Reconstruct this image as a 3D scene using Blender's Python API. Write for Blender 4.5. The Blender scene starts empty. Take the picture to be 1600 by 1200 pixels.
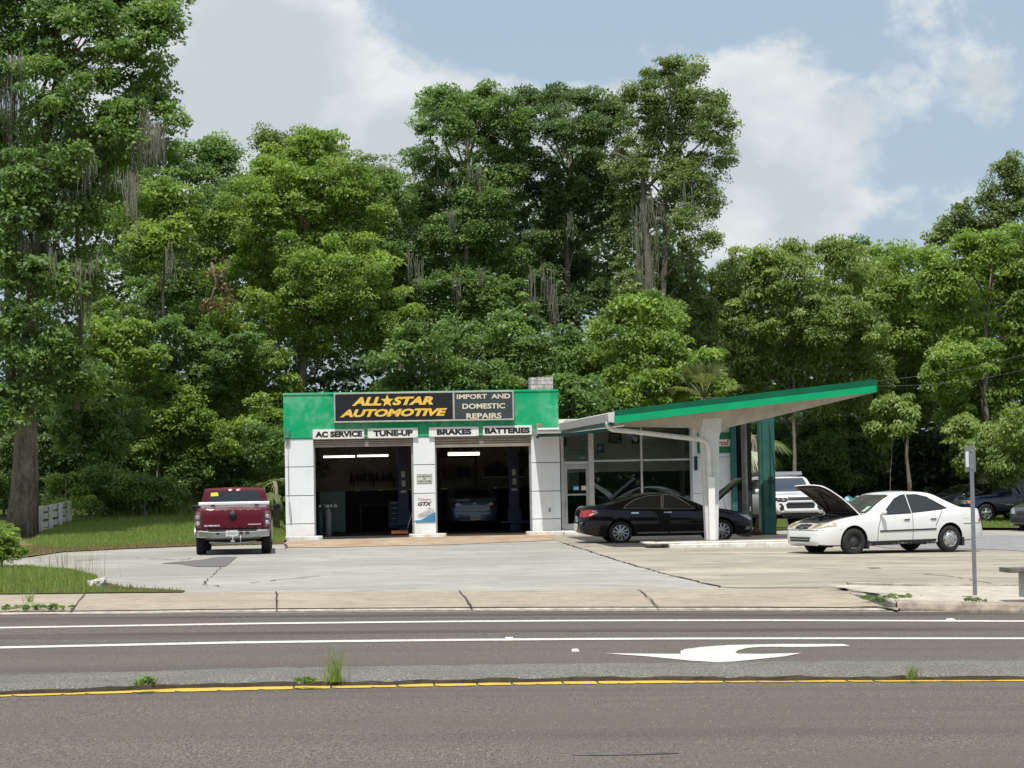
import bpy, bmesh, math, random
import numpy as np
from mathutils import Vector, Matrix
from mathutils.bvhtree import BVHTree

random.seed(7)
rng = np.random.default_rng(11)
SC = bpy.context.scene
COL = SC.collection
R = math.radians

# ------------------------------------------------------------------ camera
F = 3560.0            # focal length in photo pixels (1600 wide)
CAM_H = 1.9
PITCH = math.atan((742 - 600) / F)
ROLL = 0.0185
_f = Vector((0, math.cos(PITCH), math.sin(PITCH)))
_u0 = Vector((0, -math.sin(PITCH), math.cos(PITCH)))
_r0 = Vector((1, 0, 0))
_r = math.cos(ROLL) * _r0 - math.sin(ROLL) * _u0
_u = math.sin(ROLL) * _r0 + math.cos(ROLL) * _u0
CAM = Vector((0, 0, CAM_H))
cam_data = bpy.data.cameras.new('camera')
cam_data.sensor_width = 36
cam_data.lens = 36 * F / 1600
cam_data.clip_start = 0.5
cam_data.clip_end = 3000
cam = bpy.data.objects.new('camera', cam_data)
COL.objects.link(cam)
m3 = Matrix((_r, _u, -_f)).transposed()
cam.matrix_world = Matrix.Translation(CAM) @ m3.to_4x4()
SC.camera = cam

# ------------------------------------------------------------------ light
SUN_EL, SUN_AZ = R(65), R(-6)         # azimuth: 0 = from straight behind the camera, negative = from its left
sun_dir = Vector((math.sin(SUN_AZ) * math.cos(SUN_EL), -math.cos(SUN_AZ) * math.cos(SUN_EL), math.sin(SUN_EL)))
sd = bpy.data.lights.new('sun', 'SUN')
sd.energy = 4.6
sd.angle = R(0.55)
sd.color = (1.0, 0.955, 0.88)
so = bpy.data.objects.new('sun', sd)
COL.objects.link(so)
so.rotation_euler = sun_dir.to_track_quat('Z', 'Y').to_euler()
SC.view_settings.view_transform = 'Standard'
SC.view_settings.look = 'None'
SC.view_settings.gamma = 1
SC.view_settings.exposure = 0.0
SC.cycles.max_bounces = 7
SC.cycles.diffuse_bounces = 4
SC.cycles.glossy_bounces = 3
SC.cycles.transmission_bounces = 4
SC.cycles.transparent_max_bounces = 8
SC.cycles.caustics_reflective = False
SC.cycles.caustics_refractive = False
SC.cycles.use_denoising = True
SC.cycles.sample_clamp_indirect = 6

def build_world():
    w = bpy.data.worlds.new('World')
    SC.world = w
    w.use_nodes = True
    nt = w.node_tree
    nt.nodes.clear()
    N, Lk = nt.nodes, nt.links
    def node(t, **kw):
        n = N.new(t)
        for k, v in kw.items():
            setattr(n, k, v)
        return n
    def mth(op, a, b=None, c=None, clamp=False):
        n = node('ShaderNodeMath', operation=op, use_clamp=clamp)
        for i, v in enumerate((a, b, c)):
            if v is None:
                continue
            if isinstance(v, (int, float)):
                n.inputs[i].default_value = v
            else:
                Lk.new(v, n.inputs[i])
        return n.outputs[0]
    sky = node('ShaderNodeTexSky', sky_type='NISHITA', sun_disc=False)
    sky.sun_elevation = SUN_EL
    sky.sun_rotation = math.pi - SUN_AZ
    sky.altitude = 0
    sky.air_density = 1.0
    sky.dust_density = 2.2
    sky.ozone_density = 1.0
    tc = node('ShaderNodeTexCoord')
    sep = node('ShaderNodeSeparateXYZ')
    Lk.new(tc.outputs['Generated'], sep.inputs[0])
    ya = mth('MAXIMUM', mth('ABSOLUTE', sep.outputs[1]), 0.12)
    a = mth('DIVIDE', sep.outputs[0], ya)
    e = mth('DIVIDE', sep.outputs[2], ya)
    comb = node('ShaderNodeCombineXYZ')
    Lk.new(a, comb.inputs[0]); Lk.new(e, comb.inputs[1])
    def noise(scale, detail, rough, dist=0.0, off=0.0, sy=1.0):
        mp = node('ShaderNodeMapping')
        mp.inputs['Location'].default_value = (off, off * 0.7, off * 0.3)
        mp.inputs['Scale'].default_value = (1, sy, 1)
        Lk.new(comb.outputs[0], mp.inputs[0])
        n = node('ShaderNodeTexNoise')
        n.inputs['Scale'].default_value = scale
        n.inputs['Detail'].default_value = detail
        n.inputs['Roughness'].default_value = rough
        n.inputs['Distortion'].default_value = dist
        Lk.new(mp.outputs[0], n.inputs['Vector'])
        return n.outputs['Fac']
    nbig = noise(16, 9, 0.52, 0.25, 3.1, 1.25)
    nfine = noise(70, 8, 0.6, 0.3, 1.7, 1.2)
    # broad shapes of the banks in direction space (photo pixels -> slopes)
    def blob(px, py, rx, ry):
        dx = mth('MULTIPLY', mth('SUBTRACT', a, (px - 800) / F), F / rx)
        dy = mth('MULTIPLY', mth('SUBTRACT', e, (742 - py) / F), F / ry)
        d2 = mth('ADD', mth('MULTIPLY', dx, dx), mth('MULTIPLY', dy, dy))
        return mth('POWER', 2.718, mth('MULTIPLY', d2, -1.0))
    tot = None
    for (px, py, rx, ry, wt) in [(330, 80, 290, 330, 1.05), (560, 260, 170, 170, 0.7), (900, 210, 330, 95, 0.85), (1180, 270, 130, 170, 0.62),
                                 (1020, 330, 330, 170, 0.6), (1300, 330, 260, 200, 0.16), (1450, 20, 110, 60, 0.35), (1590, 160, 110, 90, 0.32), (1020, 60, 60, 35, 0.25),
                                 (1400, 150, 110, 50, 0.22), (820, 30, 190, 70, -0.4), (200, -300, 500, 260, 0.5)]:
        b = mth('MULTIPLY', blob(px, py, rx, ry), wt)
        tot = b if tot is None else mth('ADD', tot, b)
    tot = mth('ADD', tot, 0.10)
    hi = node('ShaderNodeMapRange', interpolation_type='SMOOTHSTEP'); Lk.new(e, hi.inputs[0]); hi.inputs[1].default_value = .35; hi.inputs[2].default_value = 1.2; hi.inputs[4].default_value = 0.55
    tot = mth('ADD', tot, hi.outputs[0])       # unseen scattered cloud overhead, added to lift the fill light
    f = mth('ADD', mth('ADD', tot, mth('MULTIPLY', mth('SUBTRACT', nbig, 0.5), 1.9)), mth('MULTIPLY', mth('SUBTRACT', nfine, 0.5), 0.55))
    mr = node('ShaderNodeMapRange', interpolation_type='SMOOTHSTEP')
    Lk.new(f, mr.inputs[0])
    mr.inputs[1].default_value = 0.30
    mr.inputs[2].default_value = 0.72
    mask = mr.outputs[0]
    # cloud brightness: whiter crests, grey bellies
    nb = noise(18, 5, 0.5, 0.2, 8.3, 1.3)
    br = node('ShaderNodeMapRange')
    Lk.new(mth('ADD', mth('ADD', nb, mth('MULTIPLY', mth('SUBTRACT', nfine, 0.5), 0.25)), mth('MULTIPLY', mth('SUBTRACT', 0.75, f), 0.22)), br.inputs[0])
    br.inputs[1].default_value = 0.36; br.inputs[2].default_value = 0.62
    br.inputs[3].default_value = 0.0; br.inputs[4].default_value = 1.0
    cc = node('ShaderNodeMix', data_type='RGBA')
    Lk.new(br.outputs[0], cc.inputs['Factor'])
    cc.inputs['A'].default_value = (6.3, 6.9, 7.2, 1)
    cc.inputs['B'].default_value = (8.9, 9.2, 9.2, 1)
    # pale blue-grey air between the clouds (thin cirrus veil over the sky model)
    veil = node('ShaderNodeMix', data_type='RGBA')
    veil.inputs['Factor'].default_value = 0.62
    Lk.new(sky.outputs[0], veil.inputs['A'])
    veil.inputs['B'].default_value = (5.7, 7.1, 8.5, 1)
    mix = node('ShaderNodeMix', data_type='RGBA')
    Lk.new(mth('MULTIPLY', mask, 0.9), mix.inputs['Factor'])
    Lk.new(veil.outputs['Result'], mix.inputs['A'])
    Lk.new(cc.outputs['Result'], mix.inputs['B'])
    bg = node('ShaderNodeBackground')
    bg.inputs['Strength'].default_value = 0.095
    Lk.new(mix.outputs['Result'], bg.inputs['Color'])
    out = node('ShaderNodeOutputWorld')
    Lk.new(bg.outputs[0], out.inputs[0])
build_world()

# ------------------------------------------------------------------ pixel helpers
def ray(px, py):
    px, py = float(px), float(py)
    return (_f + (px - 800) / F * _r - (py - 600) / F * _u).normalized()
def W(px, py, depth):
    d = ray(px, py)
    return CAM + d * (depth / d.y)
def sstep(a, b, x):
    t = min(1, max(0, (x - a) / (b - a)))
    return t * t * (3 - 2 * t)

# ------------------------------------------------------------------ ground heights
def road_z(x, y):
    return -0.13 - 0.012 * max(-40, min(40, x))
def lot_z(x, y):
    k = 0.5 * (x - 4 + math.sqrt((x - 4) ** 2 + 4))        # soft max(x-4, 0)
    z = -0.006 * max(-30, min(x, 4)) * (1 - sstep(52, 68, y)) - 0.018 * min(k, 36)
    if x < -4:
        z += 0.8 * sstep(63, 88, y) * sstep(-7.0, -9.5, x)
    z += 0.9 * sstep(84, 120, y)
    return z
def GPz(px, py, zf):
    """first point where the line of sight meets the surface zf"""
    d = ray(px, py)
    lo, t = 5.0, 5.0
    hit = None
    while t < 260:
        p = CAM + d * t
        if p.z <= zf(p.x, p.y):
            hit = t; break
        lo = t; t += 0.4
    if hit is None: hit = 260.0
    for _ in range(24):
        m_ = (lo + hit) / 2; p = CAM + d * m_
        if p.z <= zf(p.x, p.y): hit = m_
        else: lo = m_
    p = CAM + d * hit
    return Vector((p.x, p.y, zf(p.x, p.y)))
def GR(px, py):
    return GPz(px, py, road_z)
def GL(px, py):
    return GPz(px, py, lot_z)

# ------------------------------------------------------------------ materials
MAT = {}
def mat(name, color, rough=0.6, metal=0.0, coat=0.0, spec=0.5, var=0.0, vscale=3.0, color2=None, bump=0.0, bscale=40.0, emit=None, estr=0.0, obj_coords=True):
    """procedural principled material: colour broken by noise, optional bump"""
    if name in MAT:
        return MAT[name]
    m = bpy.data.materials.new(name)
    m.use_nodes = True
    nt = m.node_tree
    b = nt.nodes['Principled BSDF']
    b.inputs['Base Color'].default_value = (*color, 1)
    b.inputs['Roughness'].default_value = rough
    b.inputs['Metallic'].default_value = metal
    b.inputs['Coat Weight'].default_value = coat
    b.inputs['Coat Roughness'].default_value = 0.04
    b.inputs['Specular IOR Level'].default_value = spec
    tc = nt.nodes.new('ShaderNodeTexCoord')
    src = tc.outputs['Object'] if obj_coords else tc.outputs['Generated']
    if var > 0:
        n = nt.nodes.new('ShaderNodeTexNoise')
        n.inputs['Scale'].default_value = vscale
        n.inputs['Detail'].default_value = 7
        n.inputs['Roughness'].default_value = 0.65
        nt.links.new(src, n.inputs['Vector'])
        mr = nt.nodes.new('ShaderNodeMapRange')
        mr.inputs[1].default_value = 0.35; mr.inputs[2].default_value = 0.65
        nt.links.new(n.outputs['Fac'], mr.inputs[0])
        mx = nt.nodes.new('ShaderNodeMix'); mx.data_type = 'RGBA'
        c2 = color2 or tuple(c * (1 - var) for c in color)
        mx.inputs['A'].default_value = (*color, 1)
        mx.inputs['B'].default_value = (*c2, 1)
        nt.links.new(mr.outputs[0], mx.inputs['Factor'])
        nt.links.new(mx.outputs['Result'], b.inputs['Base Color'])
    if bump > 0:
        n2 = nt.nodes.new('ShaderNodeTexNoise')
        n2.inputs['Scale'].default_value = bscale
        n2.inputs['Detail'].default_value = 6
        nt.links.new(src, n2.inputs['Vector'])
        bp = nt.nodes.new('ShaderNodeBump')
        bp.inputs['Strength'].default_value = bump
        bp.inputs['Distance'].default_value = 0.02
        nt.links.new(n2.outputs['Fac'], bp.inputs['Height'])
        nt.links.new(bp.outputs[0], b.inputs['Normal'])
    if emit:
        b.inputs['Emission Color'].default_value = (*emit, 1)
        b.inputs['Emission Strength'].default_value = estr
    MAT[name] = m
    return m

class NG:
    """small node-graph helper for the ground and leaf materials"""
    def __init__(s, name):
        s.m = bpy.data.materials.new(name); s.m.use_nodes = True
        s.nt = s.m.node_tree; s.b = s.nt.nodes['Principled BSDF']
        s.out = [n for n in s.nt.nodes if n.type == 'OUTPUT_MATERIAL'][0]
        s.geo = s.nt.nodes.new('ShaderNodeNewGeometry')
        s.pos = s.geo.outputs['Position']
        MAT[name] = s.m
    def n(s, t, **kw):
        x = s.nt.nodes.new(t)
        for k, v in kw.items(): setattr(x, k, v)
        return x
    def l(s, a, b): s.nt.links.new(a, b)
    def map(s, scale=(1, 1, 1), rot=0.0, loc=(0, 0, 0)):
        mp = s.n('ShaderNodeMapping'); mp.inputs['Scale'].default_value = scale; mp.inputs['Rotation'].default_value = (0, 0, rot); mp.inputs['Location'].default_value = loc
        s.l(s.pos, mp.inputs[0]); return mp.outputs[0]
    def noise(s, scale, detail=5, rough=0.6, vec=None, dist=0.0):
        x = s.n('ShaderNodeTexNoise'); x.inputs['Scale'].default_value = scale; x.inputs['Detail'].default_value = detail
        x.inputs['Roughness'].default_value = rough; x.inputs['Distortion'].default_value = dist
        s.l(vec or s.pos, x.inputs['Vector']); return x.outputs['Fac']
    def rng(s, v, a, b, c=0.0, d=1.0, smooth=False):
        x = s.n('ShaderNodeMapRange'); x.interpolation_type = 'SMOOTHSTEP' if smooth else 'LINEAR'
        s.l(v, x.inputs[0])
        for i, k in enumerate((a, b, c, d)): x.inputs[i + 1].default_value = k
        return x.outputs[0]
    def math(s, op, a, b=None):
        x = s.n('ShaderNodeMath', operation=op)
        for i, v in enumerate((a, b)):
            if v is None: continue
            if isinstance(v, (int, float)): x.inputs[i].default_value = v
            else: s.l(v, x.inputs[i])
        return x.outputs[0]
    def mix(s, fac, a, b, mode='MIX'):
        x = s.n('ShaderNodeMix', data_type='RGBA', blend_type=mode)
        for key, v in (('Factor', fac), ('A', a), ('B', b)):
            if isinstance(v, (int, float)): x.inputs[key].default_value = v
            elif isinstance(v, tuple): x.inputs[key].default_value = (*v, 1)
            else: s.l(v, x.inputs[key])
        return x.outputs['Result']
    def bump(s, h, strength, dist=0.02):
        x = s.n('ShaderNodeBump'); x.inputs['Strength'].default_value = strength; x.inputs['Distance'].default_value = dist
        s.l(h, x.inputs['Height']); s.l(x.outputs[0], s.b.inputs['Normal'])
    def color(s, c, rough=0.9, spec=0.25):
        s.l(c, s.b.inputs['Base Color']) if not isinstance(c, tuple) else None
        s.b.inputs['Roughness'].default_value = rough; s.b.inputs['Specular IOR Level'].default_value = spec
        return s.m

# ------------------------------------------------------------------ mesh helpers
class MB:
    """collects simple solids into one mesh object"""
    def __init__(s):
        s.v = []; s.f = []; s.mi = []; s.sm = []
    def add(s, vs, fs, mi=0, smooth=False):
        o = len(s.v)
        s.v += [tuple(p) for p in vs]
        for f in fs:
            s.f.append(tuple(i + o for i in f)); s.mi.append(mi); s.sm.append(smooth)
        return s
    def box(s, x0, x1, y0, y1, z0, z1, mi=0):
        return s.add([(x0, y0, z0), (x1, y0, z0), (x1, y1, z0), (x0, y1, z0), (x0, y0, z1), (x1, y0, z1), (x1, y1, z1), (x0, y1, z1)],
                     [(3, 2, 1, 0), (4, 5, 6, 7), (0, 1, 5, 4), (1, 2, 6, 5), (2, 3, 7, 6), (3, 0, 4, 7)], mi)
    def cyl(s, p0, p1, r0, r1=None, n=12, mi=0, cap=True, smooth=True):
        return s.tube([p0, p1], [r0, r0 if r1 is None else r1], n, mi, cap, smooth)
    def tube(s, pts, rad, n=8, mi=0, cap=True, smooth=True):
        pts = [Vector(p) for p in pts]
        if isinstance(rad, (int, float)): rad = [rad] * len(pts)
        vs = []
        prev = None
        for i, p in enumerate(pts):
            t = (pts[min(i + 1, len(pts) - 1)] - pts[max(i - 1, 0)]).normalized()
            if prev is None:
                a = t.orthogonal().normalized()
            else:
                a = (prev - t * prev.dot(t)).normalized()
            prev = a
            b = t.cross(a)
            for k in range(n):
                an = 2 * math.pi * k / n
                vs.append(p + (a * math.cos(an) + b * math.sin(an)) * rad[i])
        fs = []
        for i in range(len(pts) - 1):
            for k in range(n):
                fs.append((i * n + k, i * n + (k + 1) % n, (i + 1) * n + (k + 1) % n, (i + 1) * n + k))
        s.add(vs, fs, mi, smooth)
        if cap:
            o = len(s.v) - len(vs)
            s.f.append(tuple(o + k for k in reversed(range(n)))); s.mi.append(mi); s.sm.append(False)
            o2 = o + (len(pts) - 1) * n
            s.f.append(tuple(o2 + k for k in range(n))); s.mi.append(mi); s.sm.append(False)
        return s
    def prism(s, poly, ext, mi=0):
        """poly: 3-D points of a planar outline; ext: extrusion vector"""
        n = len(poly); ext = Vector(ext)
        a = [Vector(p) for p in poly]; b = [p + ext for p in a]
        s.add(a + b, [tuple(reversed(range(n))), tuple(range(n, 2 * n))] + [(i, (i + 1) % n, n + (i + 1) % n, n + i) for i in range(n)], mi)
        return s
    def lathe(s, prof, axis='y', n=28, mi=0, c=(0, 0, 0), smooth=True):
        """prof: (radius, offset along axis)"""
        vs = []; m = len(prof)
        for k in range(n):
            an = 2 * math.pi * k / n; ca, sa = math.cos(an), math.sin(an)
            for r, o in prof:
                if axis == 'y': vs.append((c[0] + r * ca, c[1] + o, c[2] + r * sa))
                elif axis == 'z': vs.append((c[0] + r * ca, c[1] + r * sa, c[2] + o))
                else: vs.append((c[0] + o, c[1] + r * ca, c[2] + r * sa))
        fs = []
        for k in range(n):
            for j in range(m - 1):
                k2 = (k + 1) % n
                fs.append((k * m + j, k * m + j + 1, k2 * m + j + 1, k2 * m + j))
        return s.add(vs, fs, mi, smooth)
    def build(s, name, mats, parent=None, bevel=0.0, fixn=True, smooth_angle=None):
        me = bpy.data.meshes.new(name)
        me.from_pydata(s.v, [], s.f)
        for m in (mats if isinstance(mats, (list, tuple)) else [mats]):
            me.materials.append(m)
        me.polygons.foreach_set('material_index', s.mi)
        me.polygons.foreach_set('use_smooth', [True] * len(s.sm) if smooth_angle else s.sm)
        if fixn:
            bm = bmesh.new(); bm.from_mesh(me)
            bmesh.ops.recalc_face_normals(bm, faces=bm.faces)
            bm.to_mesh(me); bm.free()
        if smooth_angle:
            me.set_sharp_from_angle(angle=R(smooth_angle))
        me.update()
        o = bpy.data.objects.new(name, me)
        COL.objects.link(o)
        if parent: o.parent = parent
        if bevel:
            b = o.modifiers.new('bevel', 'BEVEL'); b.width = bevel; b.segments = 2; b.limit_method = 'ANGLE'; b.angle_limit = R(40)
        return o

def tag(o, label=None, cat=None, group=None, kind=None):
    if label: o['label'] = label
    if cat: o['category'] = cat
    if group: o['group'] = group
    if kind: o['kind'] = kind
    return o
def empty(name, loc=(0, 0, 0), rz=0.0, label=None, cat=None, group=None):
    o = bpy.data.objects.new(name, None)
    COL.objects.link(o)
    o.empty_display_size = 0.3
    o.location = loc; o.rotation_euler = (0, 0, rz)
    return tag(o, label, cat, group)

def np_mesh(name, verts, nper, material, parent=None, tint=None, link=True):
    """many small faces of nper corners each (leaves, blades) as one mesh"""
    n = len(verts) // nper
    me = bpy.data.meshes.new(name)
    me.vertices.add(n * nper); me.loops.add(n * nper); me.polygons.add(n)
    me.vertices.foreach_set('co', np.ascontiguousarray(verts, dtype=np.float32).ravel())
    me.loops.foreach_set('vertex_index', np.arange(n * nper, dtype=np.int32))
    me.polygons.foreach_set('loop_start', np.arange(0, n * nper, nper, dtype=np.int32))
    me.polygons.foreach_set('material_index', np.zeros(n, dtype=np.int32))
    me.update(calc_edges=True)
    if tint is not None:
        at = me.attributes.new('tint', 'FLOAT', 'FACE')
        at.data.foreach_set('value', np.ascontiguousarray(tint, dtype=np.float32))
    me.materials.append(material)
    o = bpy.data.objects.new(name, me)
    COL.objects.link(o)
    if parent: o.parent = parent
    return o

def fill2d(pts, seg):
    """triangulated 2-D outline with edges no longer than about seg -> bmesh"""
    bm = bmesh.new()
    vs = [bm.verts.new((p[0], p[1], 0)) for p in pts]
    es = [bm.edges.new((vs[i], vs[(i + 1) % len(vs)])) for i in range(len(vs))]
    bmesh.ops.triangle_fill(bm, edges=es, use_beauty=True)
    for _ in range(7):
        le = [e for e in bm.edges if e.calc_length() > seg]
        if not le: break
        bmesh.ops.subdivide_edges(bm, edges=le, cuts=1)
        bmesh.ops.triangulate(bm, faces=[f for f in bm.faces if len(f.verts) > 3])
    return bm

def drape(name, pts, zf, off, material, seg=0.6, parent=None):
    """outline (x, y) laid on the ground"""
    bm = fill2d([(p[0], p[1]) for p in pts], seg)
    for v in bm.verts:
        v.co.z = zf(v.co.x, v.co.y) + off
    for f in bm.faces:
        f.normal_update()
        if f.normal.z < 0: f.normal_flip()
    me = bpy.data.meshes.new(name); bm.to_mesh(me); bm.free()
    me.materials.append(material)
    o = bpy.data.objects.new(name, me); COL.objects.link(o)
    if parent: o.parent = parent
    return o

def resample(pl, n):
    pl = [Vector((p[0], p[1])) for p in pl]
    L = [0.0]
    for a, b in zip(pl, pl[1:]): L.append(L[-1] + (b - a).length)
    out = []
    for i in range(n):
        t = L[-1] * i / (n - 1); k = 0
        while k < len(L) - 2 and L[k + 1] < t: k += 1
        s = (t - L[k]) / max(1e-6, L[k + 1] - L[k])
        out.append(pl[k].lerp(pl[k + 1], s))
    return out
def extend(pl, d):
    pl = [Vector((p[0], p[1])) for p in pl]
    a = (pl[0] - pl[1]).normalized(); b = (pl[-1] - pl[-2]).normalized()
    return [pl[0] + a * d] + pl + [pl[-1] + b * d]
def strip(name, near, far, zn, zf, off, material, n=60, m=8, bulge=None):
    """sheet lofted between two ground polylines; zn / zf give the heights along each"""
    A, B = resample(near, n), resample(far, n)
    vs = []; fs = []
    for i in range(n):
        for j in range(m + 1):
            t = j / m
            p = A[i].lerp(B[i], t)
            z = zn(p.x, p.y) * (1 - t) + zf(p.x, p.y) * t + off
            if bulge: z += bulge(p.x, p.y, t)
            vs.append((p.x, p.y, z))
    w = m + 1
    for i in range(n - 1):
        for j in range(m):
            fs.append((i * w + j, (i + 1) * w + j, (i + 1) * w + j + 1, i * w + j + 1))
    b = MB(); b.add(vs, fs, 0, True)
    o = b.build(name, material, fixn=False)
    return o

def text_obj(name, s, width, height, material, parent, bold=0.0, shear=0.0, depth=0.006, spacing=1.0):
    """raised lettering in the local xz plane, facing -y, centred"""
    cu = bpy.data.curves.new('lettering', 'FONT')
    cu.body = s; cu.size = 1.0; cu.offset = bold; cu.shear = shear; cu.space_character = spacing
    cu.align_x = 'LEFT'; cu.extrude = 0.02; cu.resolution_u = 3
    t = bpy.data.objects.new('lettering', cu); COL.objects.link(t)
    dg = bpy.context.evaluated_depsgraph_get(); dg.update()
    me = bpy.data.meshes.new_from_object(t.evaluated_get(dg))
    bpy.data.objects.remove(t); bpy.data.curves.remove(cu)
    co = np.empty(len(me.vertices) * 3, dtype=np.float32); me.vertices.foreach_get('co', co); co = co.reshape(-1, 3)
    lo, hi = co.min(0), co.max(0)
    c = (co - (lo + hi) / 2) / np.maximum(hi - lo, 1e-6)
    out = np.stack([c[:, 0] * width, -c[:, 2] * depth, c[:, 1] * height], 1)
    me.vertices.foreach_set('co', out.astype(np.float32).ravel())
    me.materials.clear(); me.materials.append(material)
    me.update(); me.name = name
    o = bpy.data.objects.new(name, me); COL.objects.link(o); o.parent = parent
    return o

# ================================================================== GROUND, ROAD, PAVING
def make_ground_materials():
    g = NG('asphalt')
    sp = g.math('ADD', g.math('MULTIPLY', g.noise(75, 3, 0.7, g.map((1, .22, 1))), .75), g.math('MULTIPLY', g.noise(30, 3, 0.7, g.map((1, .3, 1))), .25)); lo = g.noise(0.5, 6, 0.6, g.map((0.25, 1, 1)))
    tr = g.noise(1.1, 5, 0.6, g.map((0.05, 1, 1), rot=-0.09))
    c = g.mix(g.rng(sp, 0.38, 0.62), (0.060, 0.052, 0.046), (0.195, 0.175, 0.155))
    c = g.mix(g.rng(lo, 0.35, 0.7), c, (0.112, 0.097, 0.086))
    c = g.mix(g.rng(tr, 0.52, 0.72, 0, 0.4), c, (0.052, 0.046, 0.042))
    fl = g.noise(44, 2, 0.5, g.map((1, .3, 1)))
    c = g.mix(g.rng(fl, 0.68, 0.74, 0, 0.6), c, (0.40, 0.37, 0.33))
    g.bump(sp, 0.35, 0.008); g.color(c, 0.92, 0.2)

    g = NG('old_concrete')       # grey-white lot
    big = g.noise(0.28, 8, 0.65); mid = g.noise(1.3, 8, 0.68, g.map((0.85, 1, 1), rot=0.5)); fine = g.noise(24, 5, 0.7)
    c = g.mix(g.rng(big, 0.3, 0.7), (0.320, 0.307, 0.276), (0.415, 0.397, 0.36))
    c = g.mix(g.rng(mid, 0.46, 0.66, 0, 0.75), c, (0.20, 0.218, 0.21))
    st = g.noise(0.7, 9, 0.72, g.map((0.45, 1.0, 1), rot=-0.15))
    c = g.mix(g.rng(st, 0.52, 0.66, 0, 0.7), c, (0.18, 0.196, 0.188))
    c = g.mix(g.rng(g.noise(0.16, 6, 0.6, g.map((.6, 1, 1), loc=(7, 2, 0))), 0.46, 0.58, 0, 0.75), c, (0.235, 0.22, 0.19))
    c = g.mix(g.rng(g.noise(3.2, 6, 0.8, g.map((.5, 1, 1), loc=(1, 5, 0))), 0.57, 0.66, 0, 0.75), c, (0.14, 0.135, 0.125))
    # curved tyre scuffs
    d = g.n('ShaderNodeVectorMath', operation='DISTANCE'); g.l(g.pos, d.inputs[0]); d.inputs[1].default_value = (-1.0, 33.0, 0)
    wob = g.math('ADD', d.outputs['Value'], g.math('MULTIPLY', g.noise(0.5, 3), 1.6))
    ring = g.math('ABSOLUTE', g.math('SINE', g.math('MULTIPLY', wob, 2.3)))
    scuff = g.math('MULTIPLY', g.rng(ring, 0.95, 1.0), g.rng(g.noise(0.35, 4), 0.5, 0.62))
    c = g.mix(g.math('MULTIPLY', scuff, 0.8), c, (0.17, 0.168, 0.165))
    c = g.mix(g.rng(fine, 0.35, 0.7, 0, 0.35), c, (0.49, 0.472, 0.435))
    g.bump(fine, 0.3, 0.01); g.color(c, 0.9, 0.25)

    g = NG('tan_concrete')       # right-hand slabs
    big = g.noise(0.22, 8, 0.65); mid = g.noise(0.9, 9, 0.72, g.map((0.6, 1, 1))); fine = g.noise(24, 5, 0.7)
    c = g.mix(g.rng(big, 0.35, 0.65), (0.365, 0.328, 0.268), (0.295, 0.268, 0.222))
    c = g.mix(g.rng(mid, 0.45, 0.64, 0, 0.8), c, (0.175, 0.172, 0.147))
    c = g.mix(g.rng(g.noise(0.5, 7, 0.7, g.map((0.35, 1, 1), loc=(3, 9, 0))), 0.53, 0.6, 0, 0.8), c, (0.47, 0.42, 0.335))
    c = g.mix(g.rng(fine, 0.4, 0.7, 0, 0.3), c, (0.44, 0.39, 0.32))
    g.bump(fine, 0.3, 0.01); g.color(c, 0.9, 0.25)

    g = NG('apron_concrete')
    big = g.noise(0.8, 8, 0.7, g.map((0.6, 1, 1))); fine = g.noise(30, 5, 0.75); mid = g.noise(3.5, 8, 0.75, g.map((0.7, 1, 1)))
    c = g.mix(g.rng(big, 0.38, 0.60), (0.385, 0.332, 0.255), (0.285, 0.248, 0.192))
    c = g.mix(g.rng(mid, 0.46, 0.64, 0, 0.75), c, (0.17, 0.152, 0.122))
    c = g.mix(g.rng(fine, 0.36, 0.64, 0, 0.5), c, (0.46, 0.40, 0.325))
    g.bump(fine, 0.5, 0.012); g.color(c, 0.92, 0.2)

    g = NG('rust_apron')
    big = g.noise(1.0, 8, 0.72); mid = g.noise(2.2, 8, 0.75); fine = g.noise(30, 5, 0.7)
    c = g.mix(g.rng(big, 0.38, 0.62), (0.30, 0.185, 0.10), (0.45, 0.37, 0.28))
    c = g.mix(g.rng(mid, 0.5, 0.68, 0, 0.6), c, (0.15, 0.10, 0.06))
    c = g.mix(g.rng(fine, 0.45, 0.7, 0, 0.3), c, (0.5, 0.45, 0.38))
    g.bump(fine, 0.3, 0.01); g.color(c, 0.88, 0.3)

    g = NG('rough_median')
    sp = g.noise(34, 4, 0.75); big = g.noise(1.3, 6, 0.6); ch = g.n('ShaderNodeTexVoronoi'); ch.inputs['Scale'].default_value = 24; g.l(g.map((1, .45, 1)), ch.inputs['Vector'])
    c = g.mix(g.rng(sp, 0.38, 0.66), (0.115, 0.111, 0.102), (0.33, 0.32, 0.295))
    c = g.mix(g.rng(ch.outputs['Distance'], 0.12, 0.24, 0.8, 0), c, (0.50, 0.48, 0.44))
    c = g.mix(g.rng(big, 0.4, 0.7, 0, 0.5), c, (0.13, 0.13, 0.115))
    g.bump(g.math('ADD', sp, ch.outputs['Distance']), 0.9, 0.03); g.color(c, 0.95, 0.15)

    g = NG('soil')
    n1 = g.noise(2.5, 8, 0.7); n2 = g.noise(18, 5, 0.7); n3 = g.noise(0.45, 6, 0.6)
    c = g.mix(g.rng(n1, 0.35, 0.65), (0.07, 0.09, 0.025), (0.11, 0.145, 0.035))
    c = g.mix(g.rng(n3, 0.5, 0.7, 0, 0.7), c, (0.13, 0.115, 0.05))
    c = g.mix(g.rng(n2, 0.45, 0.7, 0, 0.5), c, (0.06, 0.045, 0.025))
    g.bump(n2, 0.8, 0.05); g.color(c, 0.95, 0.1)

    g = NG('dry_verge')
    n1 = g.noise(1.5, 8, 0.7); n2 = g.noise(20, 5, 0.7)
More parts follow.
